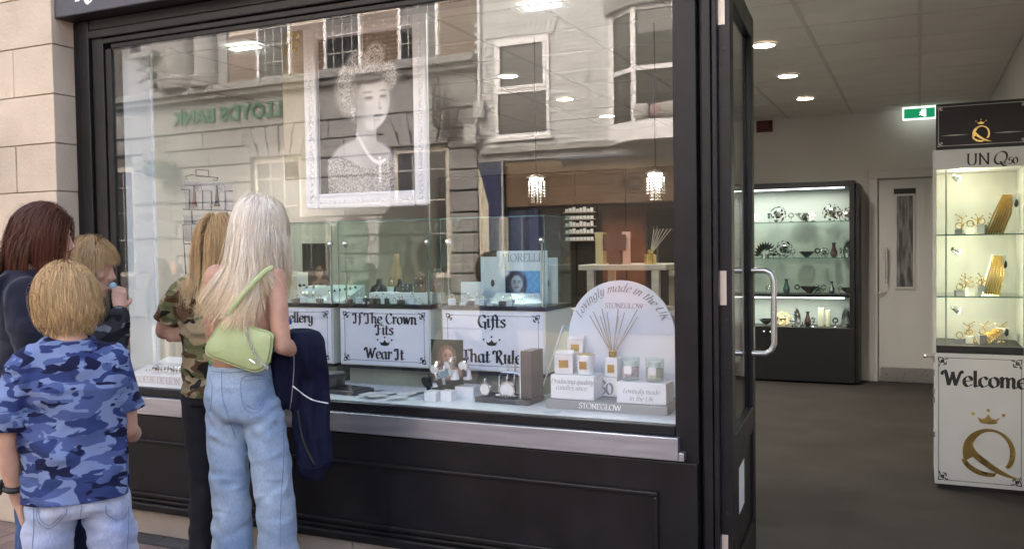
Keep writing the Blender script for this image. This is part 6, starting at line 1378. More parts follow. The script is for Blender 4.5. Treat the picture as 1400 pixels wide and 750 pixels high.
# backless green top: side band and straps over the torso
M['lime'] = mat('lime_leather', lin(178,190,134), .5, var=.05, vscale=10, bump=.15, bscale=160); M['topg'] = mat('green_cloth', lin(96,140,80), .8)
g = MB().loft([((.0,.012,.985),(.138,0,0),(0,.098,0)),((.0,.014,1.02),(.128,0,0),(0,.094,0)),((.02,.028,1.10),(.130,0,0),(0,.088,0)),((.04,.034,1.22),(.146,0,0),(0,.09,0)),((.05,.04,1.27),(.13,0,0),(0,.08,0))], 22); tm = bake(g, .009, 3); displace(tm, lambda c: nz(c,14)*.003); cut(tm, [((0,.0,1.0),(0,0,-1),lambda c: True)]); obj('top', tm, M['topg'], P1)
obj('top_strap', MB().tube([(.10,-.074,1.40),(.13,-.06,1.385),(.15,.03,1.37)], .006, 6).tube([(-.10,-.085,1.06),(.02,-.105,1.075),(.14,-.08,1.10)], .006, 6), M['topg'], P1, smooth=True)
# hair
reg = lambda d: (d[:,2] > np.where(d[:,1] > .25, .42, np.where(d[:,1] > -.15, -.12, -.62)))
def comb1(d): return np.stack([np.tanh((d[:,0]-.1)*4)*.75*np.clip(d[:,1]+.9,0,1), -.75+0*d[:,0], -.9+0*d[:,0]], 1)
def drift1(d, f):
    o = np.zeros_like(d); left = d[:,0] < .42; o[:,0] = np.where(left, (-.09+.10*d[:,0])*f, -.10*f); o[:,1] = np.where(left, -.05*f, .30*f); return o
cl1 = [((-.035,-.035,-.225),(.115,.075,.05)), ((-.04,-.035,-.34),(.105,.085,.17))]
hair('hair', P1, H1, 14000, lambda d: np.where(d[:,0] > .42, .31+.06*d[:,2], .40+.05*d[:,2]), [(246,234,214),(250,236,210),(240,212,168),(218,194,158)], reg, cl1, comb1, width=.0019, nseg=20, wave=.24, wfreq=4.0, stiff=.66, thick=.030, seed=4, clumps=420, gather=.28, drift=drift1, frizz=.025)
# ------------------------------------------------------------------ lime shoulder bag on her back
def depth(pt): return (V(pt)-CAM).dot(CF)
bb = bvh_of(b1, M1); Zb = depth(M1 @ V((0,-.13,1.0)))
outl = [(312,431),(300,441),(285,466),(281,476),(283,485),(300,492),(330,503),(347,508),(358,506),(367,497),(371,484),(373,468),(372,455),(350,448),(330,440)]
out2 = spline(outl+[outl[0]], 3)[:-1]; cen = V((sum(q.x for q in out2)/len(out2), sum(q.y for q in out2)/len(out2)))
bag = thing('shoulder_bag', 'small lime green shoulder bag with silver chain on the fair haired woman', 'bag', gd(cen.x,cen.y,Zb)); bo = V(bag.location); g = MB()
def bring(k, dz): return [gd(cen.x+(q.x-cen.x)*k, cen.y+(q.y-cen.y)*k, Zb+dz)-bo for q in out2]
rings = [bring(.90,.035),bring(.985,.022),bring(1.0,.0),bring(.97,-.018),bring(.90,-.030),bring(.5,-.040)]; n0 = 0; kk = len(out2)
for r_ in rings: g.v += [tuple(q) for q in r_]
for i in range(len(rings)-1):
    for j in range(kk): g.f.append((i*kk+j, i*kk+(j+1)%kk, (i+1)*kk+(j+1)%kk, (i+1)*kk+j))
g.f.append(tuple(range(kk))); g.f.append(tuple(reversed(range((len(rings)-1)*kk, len(rings)*kk)))); obj('bag_body', g, M['lime'], bag, smooth='auto')
rm = g
obj('edge_piping', MB().tube([gd(cen.x+(q.x-cen.x)*.985, cen.y+(q.y-cen.y)*.985, Zb-.016)-bo for q in out2+[out2[0]]], .0035, 6), M['lime'], bag, smooth=True)
def strapband(px, w_, m, name, Zoff):
    pp = spline(px, 6); pts = []
    for q in pp: 
        h_ = hit(bb, q.x, q.y, Zoff); pts.append((h_ if h_ is not None and depth(h_) < Zb+.05 else gd(q.x,q.y,Zb-.012))-bo)
    for _ in range(3): pts = [pts[0]]+[(pts[i-1]+pts[i]*2+pts[i+1])/4 for i in range(1,len(pts)-1)]+[pts[-1]]
    rg = []
    for i, q in enumerate(pts):
        t_ = (pts[min(i+1,len(pts)-1)]-pts[max(i-1,0)]).normalized(); vw = (q+bo-CAM).normalized(); sd2 = t_.cross(vw).normalized(); rg.append((q, sd2*w_, sd2.cross(t_)*.004))
    return obj(name, MB().loft(rg, 10), m, bag, smooth=True)
strapband([(311,432),(325,412),(345,388),(360,373),(369,367),(374,366)], .0095, M['lime'], 'shoulder_strap', .068)
g = MB(); cp = spline([(333,438),(336,452),(344,474),(355,494),(366,503)], 7)
for i, q in enumerate(cp): 
    c = gd(q.x,q.y,Zb-.046)-bo; ax = CR if i % 2 else (CR*.3-CF); g.tube([c+ax*.004+CU*.004, c+ax*.004-CU*.004, c-ax*.004-CU*.004, c-ax*.004+CU*.004, c+ax*.004+CU*.004], .0016, 5)
obj('chain', g, M['silver'], bag); obj('strap_ring', MB().tube([gd(309+5*math.cos(a*.7),434+5*math.sin(a*.7),Zb-.03)-bo for a in range(10)], .002, 6), M['silver'], bag, smooth=True)
obj('zip_line', MB().tube([gd(x,y,Zb-.031)-bo for x, y in ((303,446),(325,450),(348,458),(368,464))], .0018, 5), M['silver'], bag); obj('small_badge', MB().tube([gd(x,y,Zb-.042)-bo for x, y in ((341,491),(349,496))], .003, 5), M['silver'], bag)
# ------------------------------------------------------------------ navy jacket over her forearm
Zj = depth(M1 @ V((.27,.10,1.05))); jk = thing('navy_jacket', 'navy zip jacket with white piping draped over the woman\'s forearm', 'jacket', gd(420,560,Zj)); jo = V(jk.location)
M['navyc'] = mat('navy_cloth', lin(27,30,50), .9, var=.15, vscale=9, bump=.25, bscale=260, spec=.1)
g = MB()
def jloft(rows, dz=0):
    rg = []
    for y, xl, xr, dep, z_ in rows: c = gd((xl+xr)/2,y,Zj+z_+dz); rg.append((c-jo, CR*((xr-xl)/2*Zj/FPX), CF*dep))
    g.loft(rg, 22)
jloft([(449,398,424,.015,.02),(453,391,436,.085,.0),(466,388,443,.105,.005),(490,394,446,.09,.01),(520,398,448,.055,.03),(555,400,450,.05,.03),(590,403,452,.05,.03),(620,405,452,.05,.03),(640,408,450,.045,.03),(652,416,444,.03,.03),(656,424,438,.012,.03)])
jloft([(480,366,398,.03,-.01),(487,364,408,.05,-.01),(505,364,412,.055,-.01),(530,366,414,.05,-.005),(548,370,412,.04,0),(560,376,408,.02,.01)])
jk_m = bake(g, .008, 5)
def jkw(c):
    w_ = c+jo; u_ = (w_-CAM).dot(CR)/depth(w_)*FPX+700; f = max(0, min(1, (1.12-w_.z)/.15)); return f*(math.sin(u_*.30+w_.z*7+nz(w_,5)*3)*.007+math.sin(u_*.6-w_.z*11)*.002)+nz(w_,16)*.004
displace(jk_m, lambda c: jkw(c)+crease(c,.006,5)); obj('jacket_body', jk_m, M['navyc'], jk)
bk = bvh_of(jk_m, Matrix.Translation(jo)); JM = Matrix.Translation(jo)
seam('white_piping', [(400,527),(409,534),(418,541),(430,547),(449,551)], bk, JM, jk, M['paper'], .0028, .001); seam('zip', [(401,470),(402,500),(399,540),(396,560)], bk, JM, jk, M['grey'], .002, .001); seam('zip', [(407,560),(414,600),(430,635)], bk, JM, jk, M['ink'], .006, .0)
seam('hem_band', [(404,628),(416,640),(436,638),(451,628)], bk, JM, jk, M['navyc'], .003, .0)
# water bottle with blue cap in the crook of her arm
zb_ = Zj-.02; c = gd(393,446,zb_); t = thing('water_bottle', 'clear water bottle with blue cap held against the jacket', 'bottle', c); obj('bottle_body', MB().lathe([(.028,-.10),(.03,-.09),(.03,-.015),(.022,.0),(.014,.008)], n=18), M['cglass'], t, smooth='auto'); obj('water', MB().lathe([(.0265,-.095),(.0285,-.088),(.0285,-.02),(.001,-.0195)], n=18), mat('bottle_water', (.45,.48,.52), .1), t, smooth='auto'); obj('cap', MB().lathe([(.016,.0085),(.017,.012),(.017,.028),(.012,.031)], n=16), mat('blue_cap', lin(30,60,170), .4), t, smooth='auto')

# ------------------------------------------------------------------ fair haired person in olive camouflage T-shirt, arms crossed
p = gy(294,540,-.36); P2 = persp('person with dark blond hair, olive camouflage T-shirt and arms crossed', (p.x,p.y,0), 6); M2 = root_m(P2)
g = MB(); H2 = head(g, V((.02,.03,1.485)), .93, rot3(4,-6))
limb(g, [(.015,.0,1.43),(.01,-.02,1.34)], [.05,.056])
g.loft([((0,0,.80),(.135,0,0),(0,.10,0)),((0,0,.98),(.115,0,0),(0,.09,0)),((0,-.01,1.16),(.14,0,0),(0,.10,0)),((0,-.012,1.27),(.145,0,0),(0,.085,0)),((.005,-.01,1.325),(.10,0,0),(0,.06,0)),((.01,-.01,1.36),(.055,0,0),(0,.05,0))], 20)
limb(g, [(-.14,-.01,1.285),(-.215,-.015,1.19),(-.262,.0,1.092)], [.048,.044,.040]); limb(g, [(-.262,.0,1.092),(-.19,.11,1.085),(-.07,.17,1.10)], [.040,.036,.026]); hand(g, (-.07,.17,1.10), (1,.2,.1), (0,-1,-.1), .3, 1, .93)
limb(g, [(.145,-.01,1.285),(.22,.03,1.18),(.22,.08,1.08)], [.048,.042,.037]); limb(g, [(.22,.08,1.08),(.06,.17,1.05),(-.06,.13,1.06),(-.125,.035,1.075)], [.037,.034,.028,.024]); hand(g, (-.125,.035,1.075), (-.78,-.60,.03), (-.60,.78,.0), .38, -1, .97)
for sx in (-1,1): limb(g, [(sx*.065,0,.82),(sx*.085,.01,.46),(sx*.085,-.02,.08)], [.066,.05,.036])
b2 = bake(g, .0060, 4); obj('body', b2, M['skin2'], P2)
g = MB()
for sx in (-1,1): shoe(g, sx*.085, .02, -sx*.15)
obj('shoes', bake(g, .008, 3), M['ink'], P2)
g = MB().loft([((0,0,.95),(.125,0,0),(0,.10,0)),((0,0,.86),(.15,0,0),(0,.115,0)),((0,0,.78),(.15,0,0),(0,.108,0))], 20)
for sx in (-1,1): g.loft([((sx*.072,0,.82),(.085,0,0),(0,.092,0)),((sx*.08,.005,.62),(.072,0,0),(0,.078,0)),((sx*.085,.01,.44),(.06,0,0),(0,.064,0)),((sx*.085,-.01,.2),(.05,0,0),(0,.054,0)),((sx*.085,-.02,.07),(.045,0,0),(0,.05,0))], 18)
tm = bake(g, .009, 5); displace(tm, lambda c: nz(c,9,(1,1,2))*.006+math.sin(c.z*60+c.x*30)*.002); obj('trousers', tm, mat('black_denim', (.018,.018,.024), .85, var=.3, vscale=12, bump=.2, bscale=250), P2)
g = MB().loft([((-.004,0,.80),(.152,0,0),(0,.118,0)),((0,0,.90),(.146,0,0),(0,.112,0)),((0,0,1.0),(.134,0,0),(0,.108,0)),((0,-.008,1.15),(.152,0,0),(0,.114,0)),((0,-.012,1.26),(.158,0,0),(0,.098,0)),((.004,-.01,1.32),(.115,0,0),(0,.072,0)),((.008,-.01,1.355),(.066,0,0),(0,.058,0))], 22)
g.tube([(-.12,-.01,1.285),(-.19,-.015,1.215),(-.245,-.008,1.13),(-.262,-.004,1.10)], [.062,.060,.056,.054], 16, rnd=True); g.tube([(.12,-.01,1.285),(.20,.02,1.20),(.225,.05,1.12)], [.062,.058,.055], 16, rnd=True)
tm = bake(g, .008, 5); displace(tm, lambda c: crease(c,.012,8,4.0)+nz(c,9,(1,1,1.5))*.006+nz(c,22,(1,1,1),5)*.003+math.sin(c.z*40-c.x*50+nz(c,6)*4)*.003)
cut(tm, [((0,0,.815),(0,0,-1),lambda c: c.z < .88),((-.238,-.01,1.142),(-.42,.06,-.9),lambda c: c.x < -.17 and c.z < 1.25),((.222,.045,1.135),(.2,.3,-.92),lambda c: c.x > .18 and c.z < 1.2)])
M['camoG'] = camo('olive_camouflage', [(lin(168,150,116),0),(lin(112,112,76),.50),(lin(96,72,50),.56),(lin(40,36,30),.615)], 9, (1,1,1.9), 2); o = obj('t_shirt', tm, M['camoG'], P2); sm_ = o.modifiers.new('s','SOLIDIFY'); sm_.thickness = .003
comb2 = lambda d: np.stack([np.sign(d[:,0]+.02)*.8, -.5+0*d[:,0], -.9+0*d[:,0]], 1)
hair('hair', P2, H2, 7000, lambda d: .30+.04*d[:,2], [(170,134,88),(224,190,134),(236,208,156),(150,114,74)], reg, [((-.02,-.03,-.215),(.10,.07,.05)),((-.02,-.03,-.30),(.09,.08,.14))], comb2, width=.0020, nseg=18, wave=.05, wfreq=8, stiff=.62, thick=.024, seed=8, clumps=180, drift=lambda d, f: np.stack([-.06*f+0*d[:,0], 0*d[:,0], 0*d[:,0]],1), frizz=.05)

# ------------------------------------------------------------------ boy in blue camouflage T-shirt
p = gd(106,620,2.70); P3 = persp('boy with short blond hair in blue camouflage T-shirt and pale jeans', (p.x,p.y,0), 46); M3 = root_m(P3)
g = MB(); H3 = head(g, V((-.018,.02,1.295)), .90, rot3(8,-8,-5))
limb(g, [(-.02,-.01,1.25),(-.005,-.02,1.17)], [.046,.05])
g.loft([((0,0,.70),(.125,0,0),(0,.09,0)),((0,0,.9),(.115,0,0),(0,.082,0)),((0,0,1.05),(.13,0,0),(0,.088,0)),((0,-.005,1.13),(.135,0,0),(0,.075,0)),((0,-.008,1.175),(.085,0,0),(0,.055,0))], 20)
limb(g, [(-.125,-.01,1.125),(-.172,-.015,1.0),(-.185,-.01,.90)], [.043,.037,.032]); limb(g, [(-.185,-.01,.90),(-.180,.02,.80),(-.166,.05,.70)], [.032,.029,.021]); hand(g, (-.166,.05,.705), (.12,.22,-1), (.9,0,.2), .3, -1, .86)
limb(g, [(.11,-.01,1.125),(.133,.02,1.0),(.138,.04,.90)], [.041,.036,.032]); limb(g, [(.138,.04,.90),(.15,.15,.86),(.10,.22,.90)], [.032,.029,.021]); hand(g, (.10,.22,.90), (-.6,.7,.3), (-.5,-.5,.3), .5, 1, .86)
for sx in (-1,1): limb(g, [(sx*.07,0,.68),(sx*.09,.01,.36),(sx*.095,-.02,.07)], [.058,.045,.034])
b3 = bake(g, .0058, 4); obj('body', b3, M['skin'], P3)
g = MB()
for sx in (-1,1): shoe(g, sx*.095, .02, -sx*.15, .92)
obj('shoes', bake(g, .008, 3), M['paper'], P3)
g = MB().loft([((0,0,.80),(.124,0,0),(0,.090,0)),((0,-.002,.74),(.136,0,0),(0,.104,0)),((0,-.004,.69),(.142,0,0),(0,.110,0)),((0,0,.665),(.12,0,0),(0,.09,0))], 22)
for sx in (-1,1): g.loft([((sx*.072,0,.72),(.072,0,0),(0,.088,0)),((sx*.086,0,.60),(.070,0,0),(0,.080,0)),((sx*.098,.005,.42),(.066,0,0),(0,.072,0)),((sx*.102,.0,.40),(.070,0,0),(0,.076,0)),((sx*.104,.0,.33),(.072,0,0),(0,.078,0))], 18)
tm = bake(g, .008, 4); displace(tm, lambda c: crease(c,.008,9,1.0)+nz(c,10,(1,1,2))*.005+math.sin(c.z*80+c.x*20+nz(c,7)*4)*.0022); cut(tm, [((0,0,.785),(0,0,1),lambda c: c.z > .76),((0,0,.345),(0,0,-1),lambda c: c.z < .42)])
M['denim3'] = denim('denim_pale', lin(140,154,188), lin(186,194,210), 7); j3 = obj('shorts', tm, M['denim3'], P3); sm_ = j3.modifiers.new('s','SOLIDIFY'); sm_.thickness = .004; bj3 = bvh_of(tm, M3)
for q in ([(50,690),(52,712),(68,722),(88,704),(92,694)], [(53,694),(55,709),(68,717),(85,702)], [(145,690),(146,702),(162,710),(174,700)], [(112,690),(110,704),(106,722)], [(46,692),(46,720),(44,748)], [(176,692),(176,720),(174,748)]): seam('seam', q, bj3, M3, j3, stitch, .0009)
g = MB().loft([((0,0,.70),(.158,0,0),(0,.124,0)),((0,0,.80),(.152,0,0),(0,.112,0)),((0,0,.9),(.144,0,0),(0,.104,0)),((0,-.002,1.03),(.147,0,0),(0,.106,0)),((0,-.006,1.12),(.142,0,0),(0,.092,0)),((-.003,-.01,1.165),(.115,0,0),(0,.07,0)),((-.008,-.014,1.195),(.07,0,0),(0,.058,0))], 24)
g.tube([(-.11,-.01,1.12),(-.160,-.015,1.03),(-.188,-.012,.93),(-.19,-.01,.90)], [.060,.058,.056,.056], 16, rnd=True); g.tube([(.098,-.01,1.12),(.126,.01,1.03),(.136,.03,.95),(.137,.035,.92)], [.058,.052,.050,.050], 16, rnd=True)
tm = bake(g, .0075, 4); displace(tm, lambda c: crease(c,.012,7,2.0)+nz(c,8,(1,1,1.2))*.006+nz(c,20,(1,1,1),4)*.0025+math.sin(c.z*34+c.x*38+nz(c,5)*5)*.003)
cut(tm, [((0,0,.718),(.02,0,-1),lambda c: c.z < .79 and abs(c.x) < .19),((-.188,-.012,.935),(-.1,0,-1),lambda c: c.x < -.152 and c.z < 1.02),((.136,.03,.965),(.1,.1,-1),lambda c: c.x > .140 and c.z < 1.02)])
M['camoB'] = camo('blue_camouflage', [(lin(116,132,168),0),(lin(76,90,134),.51),(lin(50,62,106),.56),(lin(28,32,60),.60)], 12.5, (1,1,2.1), 5); o = obj('t_shirt', tm, M['camoB'], P3); sm_ = o.modifiers.new('s','SOLIDIFY'); sm_.thickness = .003
obj('collar', MB().tube([(-.010+.062*math.cos(a*2*math.pi/16), -.012+.054*math.sin(a*2*math.pi/16), 1.192+.012*math.sin(a*2*math.pi/16)) for a in range(17)], .009, 8), mat('navy_rib', lin(40,48,92), .9), P3, smooth=True)
rs3 = lambda d: (d[:,2] > np.where(d[:,1] > .3, .30, np.where(d[:,1] > -.1, -.28, -.80)))
comb3 = lambda d: np.stack([d[:,0]*1.2-.35*d[:,1]-.1, d[:,1]*.9+.35*d[:,0]-.25, -.55-.5*(1-d[:,2])], 1)
BLOND = [(186,150,102),(214,182,130),(226,198,150),(138,104,66)]
hair('hair', P3, H3, 12000, lambda d: np.where(d[:,2] > .2, .135, np.where(d[:,2] > -.35, .07, .035)), BLOND, rs3, [], comb3, width=.0016, nseg=12, wave=.06, wfreq=7, stiff=.66, thick=.024, seed=12, clumps=420, frizz=.08, lenvar=.5, flyf=.006, gather=.25, drift=lambda d, f: np.stack([-d[:,0]*.55*f, np.where(d[:,1] < 0, .45*f, 0), 0*d[:,0]],1), rad=(.082,.106,.112))
wp = V((-.174,.035,.755)); ww = thing('wrist_watch', 'black chunky wrist watch on the boy in blue camouflage', 'watch', M3 @ wp, R(46)); obj('strap', MB().tube([(.030*math.cos(a*.524),.031*math.sin(a*.524),.008*math.sin(a*.524)) for a in range(13)], [.009]*13, 8), M['ink'], ww, smooth=True); obj('case', MB().box(-.046,-.033,-.020,.020,-.02,.02), M['ink'], ww, bevel=.004); obj('dial', MB().box(-.048,-.0465,-.014,.014,-.014,.014), mat('watch_lcd', lin(120,130,200), .3), ww)

# ------------------------------------------------------------------ brunette in navy hoodie
p = gd(40,480,3.42); P4 = persp('person with long brown hair in a dark navy hoodie', (p.x,p.y,0), -34); M4_ = root_m(P4)
g = MB(); H4 = head(g, V((.03,.06,1.51)), .96, rot3(-16,-10))
limb(g, [(.02,.03,1.45),(.01,-.01,1.36)], [.05,.056]); g.loft([((0,0,.85),(.14,0,0),(0,.10,0)),((0,0,1.1),(.13,0,0),(0,.095,0)),((0,-.01,1.3),(.14,0,0),(0,.085,0)),((.005,-.01,1.36),(.08,0,0),(0,.06,0))], 18)
for sx in (-1,1):
    limb(g, [(sx*.135,-.01,1.29),(sx*.178,-.01,1.18),(sx*.20,.02,1.05)], [.048,.042,.037]); limb(g, [(sx*.20,.02,1.05),(sx*.19,.06,.93),(sx*.17,.09,.83)], [.037,.033,.025]); hand(g, (sx*.17,.09,.83), (0,.2,-1), (-sx,0,0), .4, sx, .93)
    limb(g, [(sx*.07,0,.84),(sx*.09,.01,.48),(sx*.09,-.02,.08)], [.066,.05,.038])
obj('body', bake(g, .0065, 4), M['skin'], P4)
g = MB()
for sx in (-1,1): shoe(g, sx*.09, .02, -sx*.15)
obj('shoes', bake(g, .008, 3), M['paper'], P4)
g = MB().loft([((0,0,.95),(.13,0,0),(0,.105,0)),((0,0,.86),(.155,0,0),(0,.118,0)),((0,0,.78),(.15,0,0),(0,.11,0))], 20)
for sx in (-1,1): g.loft([((sx*.075,0,.82),(.085,0,0),(0,.09,0)),((sx*.085,.005,.5),(.065,0,0),(0,.07,0)),((sx*.09,-.01,.07),(.055,0,0),(0,.06,0))], 18)
tm = bake(g, .01, 4); displace(tm, lambda c: nz(c,9,(1,1,2))*.006); obj('jeans', tm, denim('denim_dark', lin(44,66,104), lin(66,92,134)), P4)
g = MB().loft([((0,0,.86),(.172,0,0),(0,.135,0)),((0,0,1.0),(.168,0,0),(0,.13,0)),((0,-.005,1.2),(.155,0,0),(0,.115,0)),((0,-.012,1.3),(.148,0,0),(0,.105,0)),((.005,-.012,1.355),(.11,0,0),(0,.08,0)),((.012,-.005,1.39),(.075,0,0),(0,.068,0))], 22)
for sx in (-1,1): g.tube([(sx*.115,-.01,1.29),(sx*.175,-.01,1.18),(sx*.205,.02,1.05),(sx*.195,.06,.93),(sx*.175,.085,.85)], [.072,.066,.062,.052,.042], 16, rnd=True)
g.loft([((-.0,-.09,1.37),(.085,0,0),(0,.045,.02)),((0,-.125,1.31),(.11,0,0),(0,.04,.02)),((0,-.13,1.25),(.09,0,0),(0,.03,.01)),((0,-.12,1.2),(.04,0,0),(0,.02,0))], 18)
tm = bake(g, .0085, 5); displace(tm, lambda c: crease(c,.012,7,6.0)+nz(c,8,(1,1,1.4))*.009+nz(c,20,(1,1,1),4)*.003); obj('hoodie', tm, mat('navy_fleece', lin(30,32,43), .95, var=.12, vscale=9, bump=.3, bscale=240, spec=.1, sheen=.2), P4)
comb4 = lambda d: np.stack([d[:,0]*.5, -1.1+0*d[:,0], -.45+0*d[:,0]], 1)
hair('hair', P4, H4, 9000, lambda d: .29+.04*d[:,2], [(84,50,36),(110,66,46),(132,84,60),(54,30,22)], lambda d: (d[:,2] > np.where(d[:,1] > .45, .50, np.where(d[:,1] > .02, .12, -.7))), [((-.02,-.06,-.22),(.06,.06,.06))], comb4, width=.0020, nseg=18, wave=.10, wfreq=5, stiff=.66, thick=.020, seed=21, clumps=200, gather=.4, drift=lambda d, f: np.stack([-d[:,0]*.60*f, -.08*f+0*d[:,0], 0*d[:,0]],1), frizz=.04)
# ------------------------------------------------------------------ blond boy with a blue lollipop
p = gd(108,480,3.72); P5 = persp('boy with shaggy blond hair in dark camouflage jacket with a lollipop at his mouth', (p.x,p.y,0), -28); M5 = root_m(P5)
g = MB(); H5 = head(g, V((.0,.05,1.385)), .95, rot3(-30,-12), True)
limb(g, [(.0,.02,1.33),(.0,-.01,1.24)], [.047,.052]); g.loft([((0,0,.78),(.13,0,0),(0,.095,0)),((0,0,1.0),(.125,0,0),(0,.09,0)),((0,-.01,1.18),(.135,0,0),(0,.082,0)),((0,-.01,1.24),(.08,0,0),(0,.055,0))], 18)
mo = H5 @ V((0,.098,-.064)); lol = M5 @ mo; hw = V((.10,.185,1.235))
limb(g, [(.135,-.005,1.18),(.16,.03,1.06),(.165,.08,1.02)], [.042,.038,.034]); limb(g, [(.165,.08,1.02),(.13,.115,1.12),(.09,.14,1.205)], [.034,.030,.023]); hand(g, (.088,.141,1.21), (-.35,.1,1), (-1,-.15,-.3), .75, -1, .9)
limb(g, [(-.145,-.005,1.19),(-.18,.02,1.06),(-.175,.04,.96)], [.046,.04,.034]); limb(g, [(-.175,.04,.96),(-.16,.07,.78)], [.034,.024]); hand(g, (-.16,.07,.78), (.05,.2,-1), (1,0,0), .4, -1, .9)
for sx in (-1,1): limb(g, [(sx*.065,0,.76),(sx*.085,.01,.42),(sx*.085,-.02,.08)], [.062,.046,.036])
obj('body', bake(g, .0058, 4), M['skin'], P5)
g = MB()
for sx in (-1,1): shoe(g, sx*.085, .02, -sx*.15, .95)
obj('shoes', bake(g, .008, 3), M['ink'], P5)
g = MB().loft([((0,0,.86),(.13,0,0),(0,.10,0)),((0,0,.78),(.145,0,0),(0,.11,0)),((0,0,.70),(.14,0,0),(0,.10,0))], 18)
for sx in (-1,1): g.loft([((sx*.07,0,.74),(.08,0,0),(0,.085,0)),((sx*.082,.005,.44),(.06,0,0),(0,.065,0)),((sx*.085,-.01,.07),(.05,0,0),(0,.055,0))], 16)
tm = bake(g, .01, 4); displace(tm, lambda c: nz(c,9)*.006); obj('trousers', tm, M['navyc'], P5)
g = MB().loft([((0,0,.78),(.16,0,0),(0,.125,0)),((0,0,1.0),(.155,0,0),(0,.12,0)),((0,-.008,1.16),(.158,0,0),(0,.105,0)),((0,-.01,1.23),(.105,0,0),(0,.075,0)),((0,-.004,1.265),(.068,0,0),(0,.062,0))], 20)
g.tube([(.115,-.005,1.18),(.16,.03,1.07),(.168,.08,1.015),(.135,.112,1.11),(.098,.136,1.19)], [.064,.060,.058,.050,.040], 16, rnd=True); g.tube([(-.12,-.005,1.19),(-.18,.02,1.06),(-.175,.04,.96),(-.162,.066,.81)], [.064,.06,.054,.042], 16, rnd=True)
tm = bake(g, .0085, 5); displace(tm, lambda c: crease(c,.012,8,8.0)+nz(c,8,(1,1,1.4))*.008+nz(c,20,(1,1,1),4)*.003); obj('jacket', tm, camo('grey_camouflage', [(lin(46,46,50),0),(lin(104,106,110),.56),(lin(26,26,28),.54)], 9, (1,1,1.8), 9), P5); obj('cuff', MB().tube([(.108,.130,1.170),(.094,.138,1.197)], [.045,.038], 16), mat('black_rib', (.015,.015,.017), .9), P5, smooth=True)
comb5 = lambda d: np.stack([d[:,0]*1.0+.1, np.where(d[:,1] > .2, .35, -.55), -.6+0*d[:,0]], 1)
hair('hair', P5, H5, 9000, lambda d: np.where(d[:,1] > .35, .05, np.where(d[:,2] > .2, .14, np.where(d[:,2] > -.3, .10, .05))), BLOND, (lambda d: (d[:,2] > np.where(d[:,1] > .35, .42, np.where(d[:,1] > .0, .05, -.75)))), [], comb5, width=.0017, nseg=12, wave=.08, wfreq=7, stiff=.66, thick=.024, seed=31, clumps=350, frizz=.08, lenvar=.45, gather=.25, rad=(.083,.107,.113))
lo = thing('lollipop', 'round blue lollipop on a white stick at the boy\'s mouth', 'lollipop', lol+ (M5.to_3x3() @ V((0,.012,0)))); sd3 = (M5 @ V((.060,.135,1.275)))-V(lo.location); obj('sweet', MB().ball((0,0,0), .0165, 14, 10), mat('blue_sweet', lin(160,200,214), .35, coat=.2), lo, smooth=True); obj('stick', MB().tube([(0,0,0), tuple(sd3)], .0022, 6), M['paper'], lo)

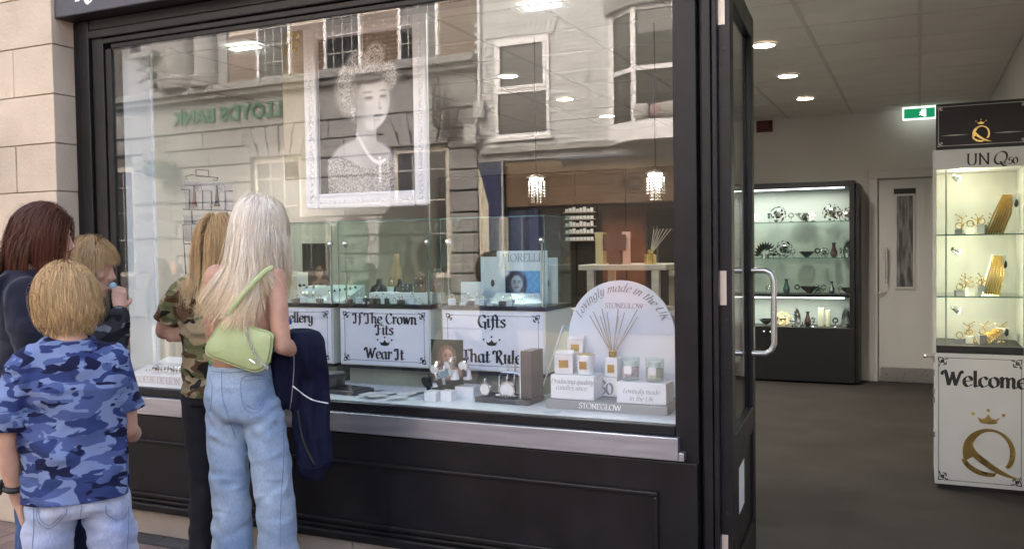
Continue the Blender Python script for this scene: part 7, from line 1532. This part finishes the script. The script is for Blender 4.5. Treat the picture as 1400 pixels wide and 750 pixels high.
# ------------------------------------------------------------------ two passers-by in the street, seen mirrored in the window
def stroller(label, loc, deg, s, topm, legm, hairc, bald, seed):
    t = persp(label, loc, deg); g = MB(); Hh = head(g, V((0,.02,1.52*s)), .98*s, I3); limb(g, [(0,0,1.46*s),(0,-.01,1.38*s)], [.052*s,.06*s])
    g.loft([((0,0,.9*s),(.15*s,0,0),(0,.11*s,0)),((0,0,1.15*s),(.15*s,0,0),(0,.11*s,0)),((0,0,1.34*s),(.15*s,0,0),(0,.085*s,0))], 16)
    for sx in (-1,1):
        limb(g, [(sx*.17*s,0,1.32*s),(sx*.21*s,0,1.05*s),(sx*.2*s,.08*s,.82*s)], [.05*s,.04*s,.026*s], 10); hand(g, (sx*.2*s,.08*s,.82*s), (0,.25,-1), (-sx,0,0), .35, sx, s); limb(g, [(sx*.08*s,0,.85*s),(sx*.09*s,.0,.08*s)], [.08*s,.04*s], 10)
    obj('body', bake(g, .009, 3), M['skin'], t); g = MB()
    for sx in (-1,1): shoe(g, sx*.09*s, .02, -sx*.15, s)
    obj('shoes', bake(g, .01, 2), M['ink'], t)
    g = MB().loft([((0,0,.78*s),(.19*s,0,0),(0,.14*s,0)),((0,0,1.1*s),(.17*s,0,0),(0,.13*s,0)),((0,-.01,1.33*s),(.17*s,0,0),(0,.10*s,0)),((0,0,1.40*s),(.07*s,0,0),(0,.065*s,0))], 18)
    for sx in (-1,1): g.tube([(sx*.14*s,0,1.32*s),(sx*.215*s,0,1.05*s),(sx*.205*s,.07*s,.86*s)], [.065*s,.055*s,.045*s], 12, rnd=True)
    obj('coat', bake(g, .011, 4), topm, t); g = MB().loft([((0,0,.95*s),(.15*s,0,0),(0,.12*s,0)),((0,0,.8*s),(.15*s,0,0),(0,.115*s,0))], 16)
    for sx in (-1,1): g.loft([((sx*.08*s,0,.84*s),(.085*s,0,0),(0,.09*s,0)),((sx*.09*s,0,.06),(.065*s,0,0),(0,.07*s,0))], 14)
    obj('trousers', bake(g, .011, 3), legm, t)
    hair('hair', t, Hh, 500, lambda d: .10+0*d[:,0], hairc, (lambda d: (d[:,2] < .35) & (d[:,2] > -.5) & (d[:,1] < .2)) if bald else rs3, [], comb3, width=.006, nseg=8, thick=.03, seed=seed, clumps=40, frizz=.2, wave=.1)
# mirror the window pixels: virtual spot behind the glass -> real spot in the street
def street(px, py, z): q = gz(px, py, z); return V((q.x,-q.y,0))
q = gd(222,400,11.2); stroller('person with grey hair in dark jacket and pale trousers walking in the street behind', (q.x,-q.y,-.012), -30, .835, M['standd'], mat('pale_trousers', lin(190,188,184), .9), [(170,164,156),(186,180,172),(196,190,182),(110,104,98)], False, 41)
q = gd(240,400,11.9); stroller('balding person in dark coat behind the grey haired one in the street', (q.x,-q.y,-.012), -50, .815, mat('dark_coat', (.05,.05,.055), .9), M['standd'], [(160,154,148),(176,170,162),(186,180,172),(110,104,98)], True, 42)
